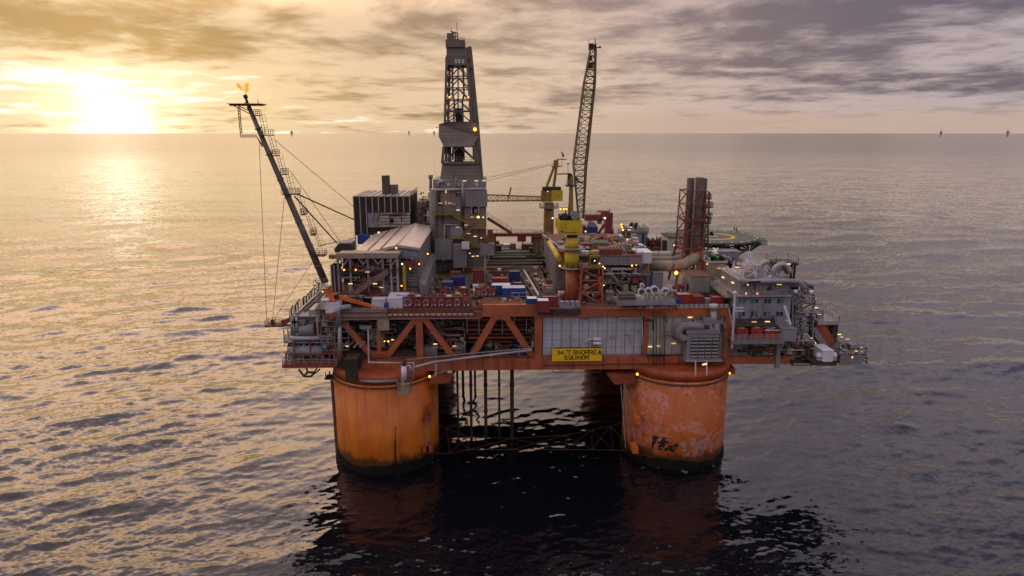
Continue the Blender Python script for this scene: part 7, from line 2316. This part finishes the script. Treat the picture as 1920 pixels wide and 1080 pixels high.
C_.part('roof', MB().slab([(e[0] - .1, -11.1), (e[1] + .1, -11.1), (e[1] + .1, -5.9), (e[0] - .1, -5.9)], e[3], e[3] + .15), 'white')
for px, lab in ((1538, 'white liferaft capsule on the stair tower side of the white box cabin'), (1566.5, 'white liferaft capsule on the sea side of the white box cabin')):
    x = XF(px, 673, -11)
    T = Thing('liferaft', lab, 'liferaft', (x, -10.4, e[2]), 'liferaft capsules')
    T.part('capsule', MB().lathe(x, -10.2, [(.2, e[2] + .4), (.6, e[2] + .6), (.65, e[2] + 1.5), (.6, e[2] + 2.2), (.2, e[2] + 2.4)], 14), 'white')
    T.part('strap', MB().lathe(x, -10.2, [(.67, e[2] + 1.2), (.69, e[2] + 1.25), (.69, e[2] + 1.35), (.67, e[2] + 1.4)], 14), 'darksteel')
    T.part('cradle', MB().box(x - .5, x + .5, -10.7, -9.7, e[2], e[2] + .42), 'darksteel')

# ------------------------------------------------------------------ louvred ventilation unit with ducts
e = ext(1288, 625, 1356, 677, -9.5)
LV = Thing('louvre_unit', 'grey ventilation unit with four columns of louvres hung over the peeling column', 'ventilation unit', ((e[0] + e[1]) / 2, -8, e[2]))
LV.box('casing', 'lqclad', e[0], XF(1347, 650, -9.5), -9.5, YT - .05, e[2] + .3, e[3])
LV.box('base_tray', 'pale', e[0] - .2, e[1], -9.7, YT - .05, e[2] - .1, e[2] + .28)
LV.box('top_cover', 'grey', e[0] - .3, XF(1350, 620, -9.5), -9.8, YT - .05, e[3], e[3] + .8)
g0 = ext(1294.5, 633, 1347, 671, -9.6)
for c_ in range(4):
    cx0 = g0[0] + (g0[1] - g0[0]) * c_ / 4
    cw = (g0[1] - g0[0]) / 4
    gr = LV.box('grille', 'darksteel', cx0 + .12, cx0 + cw - .1, -9.62, -9.51, g0[2], g0[3])
    for r_ in range(6):
        z_ = g0[2] + (g0[3] - g0[2]) * r_ / 6
        LV.part('louvre_blade', MB().bar((cx0 + .14, -9.75, z_ + .42), (cx0 + cw - .12, -9.75, z_ + .42), .28, .30), 'pale', gr)
LV.part('cage', MB().rail([(XF(1348, 670, -9.5), -9.5, e[2] + .3), (XF(1360, 670, -9.5), -9.5, e[2] + .3)], at(1350, 628, -9.5).z - e[2], 1.0, .1, 6), 'steel')
LV.pipe([at(1290, 632, -8.6), at(1279, 634, -8.6), at(1272, 627, -8.6), at(1272, 619, -8.6), at(1280, 611, -8.6), at(1292, 611, -8.6), at(1318, 612, -8.6)], .95, 'grey', 'curved_duct', 14)
LV.part('vent_stack', MB().pipe([at(1338, 612, -8), at(1338, 580, -8)], .72, 14).pipe([at(1338, 580, -8), at(1338, 571, -8)], 1.05, 14), 'pale')
e2 = ext(1318, 596, 1348, 612, -8)
LV.box('filter_box', 'grey', e2[0], e2[0] + 2, -8.8, YT - .05, e2[2], e2[3])
LV.box('filter_box', 'lqclad', e2[0] + 2.1, e2[1], -8.6, YT - .05, e2[2] - .6, e2[2] + 1)
for k in range(6):
    p = at(1290 + k * 10, 618, -9)
    LV.box('fan_box', ('darksteel', 'grey', 'pale')[k % 3], p.x, p.x + 1.0, -9.2, -7, e[3] + .8, e[3] + 1.2 + (k % 2) * .6)

# balcony deck with cable reels
YRl = -11.0
e = ext(1158, 565, 1266, 571, YRl)
RB = Thing('reel_deck', 'grey overhanging deck that carries the row of white rimmed cable reels', 'deck', ((e[0] + e[1]) / 2, -8, e[2]))
RB.box('floor', 'steel', e[0], e[1], YRl, YT - .02, e[2], e[3])
RB.box('edge_beam', 'lqclad', e[0] - .1, e[1] + .1, YRl - .2, YRl - .01, e[2] - .15, e[3] + .1)
zf_ = e[3]
g0 = ext(1158, 546, 1191, 563, -9.4)
cg = MB()
for i in range(8):
    x = g0[0] + (g0[1] - g0[0]) * i / 7
    cg.bar((x, -10.4, zf_), (x, -10.4, g0[3]), .12)
for z_ in (zf_ + .1, (zf_ + g0[3]) / 2, g0[3]):
    cg.bar((g0[0], -10.4, z_), (g0[1], -10.4, z_), .16)
    cg.bar((g0[0], -10.4, z_), (g0[0], -7.4, z_), .14).bar((g0[1], -10.4, z_), (g0[1], -7.4, z_), .14)
RB.part('mesh_cage', cg, 'steel')
RB.box('cage_contents', 'brown', g0[0] + .3, g0[1] - .3, -9.8, -7.6, zf_, zf_ + 1.4)
RB.box('pale_box', 'beige', XF(1191, 560, -9.6), XF(1208, 560, -9.6), -10, -7.4, zf_, at(1200, 555, -9.6).z)
RB.part('handrail', MB().rail([(XF(1210, 564, YRl), YRl + .1, zf_), (e[1], YRl + .1, zf_)], 1.2, .9, .12), 'steel')
for px in (1213, 1225, 1237, 1248):
    x = XF(px, 555, -10)
    RB.box('spacer_post', 'beige', x - .22, x + .22, -10.2, -9.8, zf_, at(px, 548, -10).z)
for k, (px, py, r) in enumerate(((1203, 547, 1.0), (1216, 546, .95), (1227, 544, 1.15), (1247, 546, .95), (1255, 549, .9), (1204, 535, .5))):
    c = at(px, py, -8.2)
    r *= .78
    lab = ['white rimmed cable reel nearest the pale box', 'white rimmed cable reel, second from the pale box', 'largest white rimmed cable reel in the middle of the row', 'white rimmed cable reel, last but one before the red skips', 'pale blue grey cable reel nearest the red skips', 'small white reel standing behind the row near the blue container'][k]
    T = Thing('cable_reel', lab, 'cable reel', (c.x, -8.2, zf_), 'cable reels on the overhanging deck')
    n_ = 20
    for yy in (-8.6, -7.7):
        pts = [(c.x + r * math.cos(2 * math.pi * i / n_), yy, max(zf_ + r + .2, c.z) + r * math.sin(2 * math.pi * i / n_)) for i in range(n_ + 1)]
        T.part('rim', MB().pipe(pts, .11, 6), 'white' if k != 4 else 'lqclad')
    T.part('drum', MB().pipe([(c.x, -8.6, max(zf_ + r + .2, c.z)), (c.x, -7.7, max(zf_ + r + .2, c.z))], r * .55, 12), 'darkred' if k in (3,) else 'darksteel')
    T.part('stand', MB().bar((c.x, -8.75, zf_), (c.x, -8.75, max(zf_ + r + .2, c.z)), .2).bar((c.x, -7.5, zf_), (c.x, -7.5, max(zf_ + r + .2, c.z)), .2).bar((c.x, -8.75, max(zf_ + r + .2, c.z)), (c.x, -7.5, max(zf_ + r + .2, c.z)), .2), 'steel')

GR = 'containers and skips by the living quarters'
container('sky blue upright container between the machinery block and the cable reels', 'skyblue', 1208.5, 1224, 517, 541, 2.6, 'steel', GR)
container('red skip with pale bundles in front of the grey deck house', 'red', 1271, 1299, 553, 569, 4, None, GR, 'skip', None, 'skip', True, 'pale')
container('dark red crate with silver valves beside the red skip of pale bundles', 'darkred', 1300, 1320, 557, 569, 4, 'darkred', GR, 'crate', None, 'crate')
container('blue pallet stack in front of the red skip of pale bundles', 'blue', 1264, 1277, 562, 571, 2.4, 'navy', GR, 'pallet_stack', None, 'pallets')
container('green skip beside the grey deck house door', 'green', 1331, 1348, 542, 556, 3, 'green', GR, 'skip', None, 'skip')
container('small red skip in front of the green skip', 'red', 1336, 1357, 558, 569, 3, None, GR, 'skip', None, 'skip', True, 'tan')
container('grey upright cabinet behind the sky blue container', 'grey', 1224, 1242, 512, 542, 2.4, 'steel', GR, 'cabinet', None, 'cabinet')
container('tan low box at the foot of the grey upright cabinet', 'tan', 1225, 1234, 528, 541, 1.6, 'tan', GR, 'box', None, 'box')
container('grey bin at the foot of the orange lattice frame', 'grey', 1138, 1151, 549, 562, 2.4, 'grey', GR, 'bin', None, 'bin')
container('white box full of hoses beside the red skips', 'white', 1251, 1259, 537, 552, 1.6, 'lqclad', GR, 'box', None, 'box')
Ds = Thing('deck_plate', 'pale beige plated deck between the cable reels and the grey deck house', 'deck', (XF(1262, 530, 8), 8, ZU1))
Ds.part('plate', MB().slab([on(1236, 552, ZU1).to_2d(), on(1290, 556, ZU1).to_2d(), on(1278, 510, ZU1).to_2d(), on(1236, 508, ZU1).to_2d()], ZU1 + .01, ZU1 + .05), 'beige')
e = ext(1264, 570, 1366, 576, YT - .9)
T = Thing('edge_fence', 'low pale fence of square panels along the deck edge above the stained wall', 'fence', ((e[0] + e[1]) / 2, YT - 1, e[2]))
T.box('fence_rail', 'steel', e[0], e[1], YT - 1.0, YT - .9, e[2], e[3])
for i in range(11):
    x = e[0] + (e[1] - e[0]) * (i + .2) / 11
    T.box('pale_block', 'pale', x, x + .62 * (e[1] - e[0]) / 11, YT - 1.15, YT - 1.01, e[2], e[3] - .1)
e = ext(1049, 566, 1088, 578, YT - 1.2)
T = Thing('bottle_rack', 'grey rack of pale gas bottles on the deck edge in front of the crane pedestal', 'rack', ((e[0] + e[1]) / 2, YT - 1, e[2]))
T.box('frame', 'grey', e[0], e[1], YT - 1.6, YT + .4, e[2], e[2] + (e[3] - e[2]) * .45)
for i in range(4):
    x = e[0] + (e[1] - e[0]) * (i + .12) / 4
    T.box('bottle_crate', 'lqclad', x, x + .76 * (e[1] - e[0]) / 4, YT - 1.4, YT + .2, e[2] + (e[3] - e[2]) * .45, e[3])
e = ext(1008, 578, 1088, 590, YT - 1.2)
Sg = single('side_gallery', MB().box(e[0], e[1], YT - 1.8, YT - .76, e[2] + .2, e[2] + .5).box(e[0], e[1], YT - 1.85, YT - 1.8, e[2] + .2, e[3]), 'darksteel', 'dark side gallery at the deck edge in front of the dark red skip', 'gallery')

# corridor odds and ends, deck lamps near the orange corner
rs = random.Random(51)
for i, (lab, px, py, w_, h_, mt) in enumerate((('dark pump beside the crane pedestal foot', 1050, 548, 1.6, 1.6, 'darksteel'), ('small white sacks near the dark red skips', 1052, 556, 1.4, 1.0, 'white'), ('rusty crate in the corridor near its pale wall', 1033, 535, 1.8, 1.2, 'redorange'), ('grey drum cradle in the corridor', 1031, 552, 1.6, 1.4, 'grey'), ('low tan pallet in the corridor', 1030, 543, 2.2, .8, 'tan'), ('dark pit opening frame in the corridor', 1026, 520, 2.4, 1.0, 'black'))):
    p = on(px, py, ZU1)
    single('deck_item', MB().box(p.x - w_ / 2, p.x + w_ / 2, p.y, p.y + w_, ZU1 + .07, ZU1 + h_).box(p.x - w_ / 2 - .1, p.x + w_ / 2 + .1, p.y + .2, p.y + w_ - .2, ZU1 + h_, ZU1 + h_ + .15), mt, lab, 'deck item')

# ------------------------------------------------------------------ other platforms on the horizon
def far_rig(label, px, py_top, wpx, dist, group='distant platforms on the horizon'):
    r = ray(px, 252)
    k = dist / math.hypot(r.x, r.y)
    x, y = CAM.x + r.x * k, CAM.y + r.y * k
    s = wpx / FPX * dist * .42
    T = Thing('distant_platform', label, 'platform', (x, y, 0), group)
    T.part('jacket', MB().lattice([(x - s * .35, y - s * .3, -5), (x + s * .35, y - s * .3, -5), (x + s * .35, y + s * .3, -5), (x - s * .35, y + s * .3, -5)], [(x - s * .3, y - s * .25, 60), (x + s * .3, y - s * .25, 60), (x + s * .3, y + s * .25, 60), (x - s * .3, y + s * .25, 60)], 2, s * .07, s * .04), 'tan')  # tan on every part stands in for the paling of distance haze
    T.box('topside', 'tan', x - s * .5, x + s * .5, y - s * .35, y + s * .35, 60, 112)
    T.part('tower', MB().bar((x - s * .15, y, 112), (x - s * .12, y, 150), s * .14), 'tan')
    T.part('flare', MB().bar((x + s * .4, y, 105), (x + s * .55, y, 135), s * .05), 'tan')


far_rig('faint distant platform on the horizon near the top of the flare boom', 547, 243, 8, 18000)
far_rig('faint distant platform on the horizon midway between flare boom and derrick', 767, 244, 6, 18000)
far_rig('faint distant platform on the horizon close beside the clad belly of the derrick', 814, 244, 7, 18000)
far_rig('faint distant platform on the dark end of the horizon, nearer the living quarters', 1764, 245, 6, 18500)
far_rig('faint distant platform at the far dark end of the horizon', 1889, 245, 7, 18500)
# ------------------------------------------------------------------ fittings: pipes, trays and lockers on the faces the viewer sees
FIT = ('steel', 'darksteel', 'brown', 'grey', 'pale', 'derrick', 'tan', 'darkred', 'redorange', 'black')


def fittings(T, x0, y0, x1, y1, Y, n, seed, mats=FIT, out=1.0, small=1.0, floor=None):
    """n pipes, cable trays and lockers fixed in front of the face y = Y, inside the given picture window"""
    rs = random.Random(seed)
    for i in range(n):
        px, py = rs.uniform(x0, x1), rs.uniform(y0, y1)
        p = at(px, py, Y - rs.uniform(.15, out))
        lim0, lim1 = at(x0, py, Y).x, at(x1, py, Y).x
        zlo, zhi = at(px, y1, Y).z, at(px, y0, Y).z
        if floor is not None:
            zlo = max(zlo, floor)
            p.z = max(p.z, floor + .2)
        k = rs.random()
        mt = rs.choice(mats)
        r = rs.uniform(.07, .17) * small
        if k < .30:
            b_ = min(lim1, p.x + rs.uniform(1.5, 7) * small)
            T.pipe([(p.x, Y - .02, p.z), (p.x, p.y, p.z), (b_, p.y, p.z), (b_, p.y, max(zlo, p.z - rs.uniform(.3, 2.5)))], r, mt, n=6)
        elif k < .55:
            T.pipe([(p.x, p.y, p.z), (p.x, p.y, min(zhi, p.z + rs.uniform(1, 5) * small))], r, mt, n=6)
        elif k < .68:
            b_ = min(lim1, p.x + rs.uniform(2, 6) * small)
            T.box('cable_tray', mt, p.x, max(b_, p.x + .4), p.y - .2, p.y + .12, p.z, p.z + .14)
        elif k < .9:
            T.box('locker', mt, p.x, min(lim1, p.x + rs.uniform(.4, 1.5) * small), p.y - .3, Y - .02, p.z, min(zhi + .5, p.z + rs.uniform(.4, 1.5) * small))
        else:
            q = (min(lim1, p.x + rs.uniform(.8, 2.4)), p.y, min(zhi, p.z + rs.uniform(.6, 2.4)))
            T.part('strut', MB().bar(p, q, .14), mt)


fittings(N, 532, 645, 632, 683, -5.2, 60, 101, out=1.6)
fittings(N, 546, 598, 630, 640, -6.0, 55, 102, out=1.4)
fittings(N, 600, 590, 640, 660, -6.5, 30, 103, out=1.6)
fittings(U, 636, 484, 746, 508, .2, 40, 104, out=1.2)
fittings(U, 636, 514, 746, 552, .1, 45, 105, out=1.2, mats=('grey', 'tan', 'steel', 'pale', 'pinkrust', 'darksteel'))
fittings(U, 610, 552, 760, 566, -2, 40, 106, out=2.0)
fittings(Wh, 752, 498, 786, 556, 4.6, 22, 107, out=.7, mats=('grey', 'tan', 'steel', 'derrick', 'pinkrust'))
fittings(Wh, 690, 480, 786, 497, 4.7, 10, 108, out=.5)
fittings(m1, 642, 600, 784, 672, -1.5, 90, 109, out=2.5)
fittings(m2, 796, 600, 872, 670, -1.5, 70, 110, out=2.5)
fittings(m3, 876, 642, 998, 668, -1.5, 50, 111, out=2.5)
fittings(m3, 990, 600, 1002, 668, -3, 20, 112, out=1.5)
fittings(T if False else Q, 1128, 502, 1202, 558, YM + 1, 75, 113, out=3.2)
fittings(Q, 1046, 500, 1062, 556, YM - .1, 12, 114, out=.5)
fittings(W2, 1206, 594, 1290, 672, YT - .1, 12, 115, out=.6)
fittings(W, 1019, 594, 1203, 650, YT + .05, 6, 116, out=.3, small=.6, mats=('grey', 'steel', 'pale'))
fittings(LV, 1274, 602, 1356, 622, YT - .4, 40, 117, out=2.0, mats=('grey', 'steel', 'darksteel', 'lqclad'))
fittings(E, 1368, 646, 1440, 668, YT + .05, 40, 118, out=.7, mats=('grey', 'steel', 'darksteel', 'pale', 'brown'))
fittings(E, 1442, 645, 1530, 678, YT + 1.8, 50, 119, out=3, mats=('grey', 'steel', 'darksteel', 'brown', 'pale'))
fittings(E, 1570, 645, 1616, 676, -4, 30, 120, out=2.5, mats=('grey', 'steel', 'darksteel', 'pale'))
fittings(ST, 1488, 545, 1526, 676, -5.6, 45, 121, out=.8, mats=('steel', 'grey', 'darksteel', 'pale'))
fittings(LQ, 1390, 528, 1478, 551, YQ + .45, 22, 122, out=.4, small=.7, mats=('grey', 'steel', 'lqclad', 'darksteel'))
fittings(LQ, 1382, 556, 1478, 606, YQ - .02, 10, 123, out=.25, small=.6, mats=('grey', 'steel', 'lqclad'))
fittings(S, 1330, 497, 1360, 520, 13.9, 6, 124, out=.5) if False else None
fittings(H, 690, 400, 768, 424, YH - .6, 16, 125, out=.6)
fittings(K, 784, 360, 808, 440, 49.8, 40, 126, out=1.4)
fittings(RB, 1160, 571, 1264, 578, YT - .5, 30, 127, out=2.5, mats=('brown', 'darkred', 'steel', 'grey'))

# loose gear standing on the open decks: small lifting gear, sacks, gas racks, tool boxes
rs = random.Random(500)


def roofgear(T, x0, y0, x1, y1, z, n, mats=FIT, hmax=1.6, name='deck_gear'):
    for i in range(n):
        p = on(rs.uniform(x0, x1), rs.uniform(y0, y1), z)
        w_, d_, h_ = rs.uniform(.3, 1.6), rs.uniform(.3, 1.6), rs.uniform(.25, hmax)
        k = rs.random()
        mt = rs.choice(mats)
        if k < .55:
            T.box(name, mt, p.x, p.x + w_, p.y, p.y + d_, z, z + h_)
        elif k < .75:
            T.part('upright_drum', MB().lathe(p.x, p.y, [(.35, z), (.37, z + .4), (.35, z + .9)], 10), mt)
        else:
            T.pipe([(p.x, p.y, z), (p.x, p.y, z + h_ * 1.6)], .1, mt, 'standpipe', 6)


DG = ('brown', 'darkred', 'darksteel', 'pale', 'redorange', 'steel', 'tan', 'black', 'grey', 'white')
roofgear(P, 800, 504, 955, 556, ZU1 + .06, 98, DG)
roofgear(P, 985, 500, 1036, 556, ZU1 + .06, 30, DG, .9)
roofgear(P, 880, 560, 1000, 577, ZU1 + .06, 30, DG, .8)
roofgear(U, 625, 556, 740, 572, ZU1, 40, DG, 1.4)
roofgear(Ds, 1050, 548, 1160, 572, ZU1, 45, DG, 1.3)
roofgear(Ds, 1240, 540, 1366, 570, ZU1, 45, DG, 1.2)
roofgear(LQ, 1400, 500, 1476, 523, LQ_ROOF, 40, ('pale', 'steel', 'grey', 'lqclad', 'white', 'darksteel'), 1.3)
roofgear(Q, 1050, 446, 1196, 477, Q_ROOF, 46, DG, 1.5)
# handrails round the open deck edges
D.part('handrail', MB().rail([(XF(1030, 578), YT - .6, at(1030, 579, YT).z), (XF(1160, 578), YT - .6, at(1030, 579, YT).z)], 1.1, 1.6, .07), 'redorange')
D.part('handrail', MB().rail([(xb + 3.8, YT + 2, ZU1), (xb + 3.8, 77, ZU1)], 1.1, 1.8, .07), 'steel')
D.part('handrail', MB().rail([(XF(612, 560) - 2.8, 77, ZU1), (xb + 3.8, 77, ZU1)], 1.1, 1.8, .08), 'brown')
D.part('handrail', MB().rail([(XF(612, 560) - 2.8, 2, ZU1), (XF(612, 560) - 2.8, 77, ZU1)], 1.1, 1.8, .08), 'steel')
D.part('handrail', MB().rail([(XF(640, 668), YT - .6, ZL1), (XF(1002, 668), YT - .6, ZL1)], 1.0, 1.7, .06, 2), 'brown')
# tubes hung along the girders
for (xa_, xb_, py, r, mt) in ((650, 1000, 672, .13, 'brown'), (1130, 1360, 682, .15, 'brown'), (1020, 1130, 685, .1, 'darksteel'), (640, 900, 599, .12, 'steel')):
    a, b_ = at(xa_, py, YT - 1.0), at(xb_, py, YT - 1.0)
    D.part('service_pipe', MB().pipe([(a.x, YT - 1.02, a.z), (b_.x, YT - 1.02, a.z)], r, 6), mt)
for i in range(6):
    p = at(1036 + i * 18.4, 690, YT)
    D.part('hanging_eye', MB().bar((p.x, YT, ZL0), (p.x, YT, ZL0 - .9), .12), 'brown')
a, b_ = at(1036, 692, YT), at(1128, 692, YT)
D.part('hanging_rail', MB().bar((a.x, YT, ZL0 - .9), (b_.x, YT, ZL0 - .9), .14), 'brown')
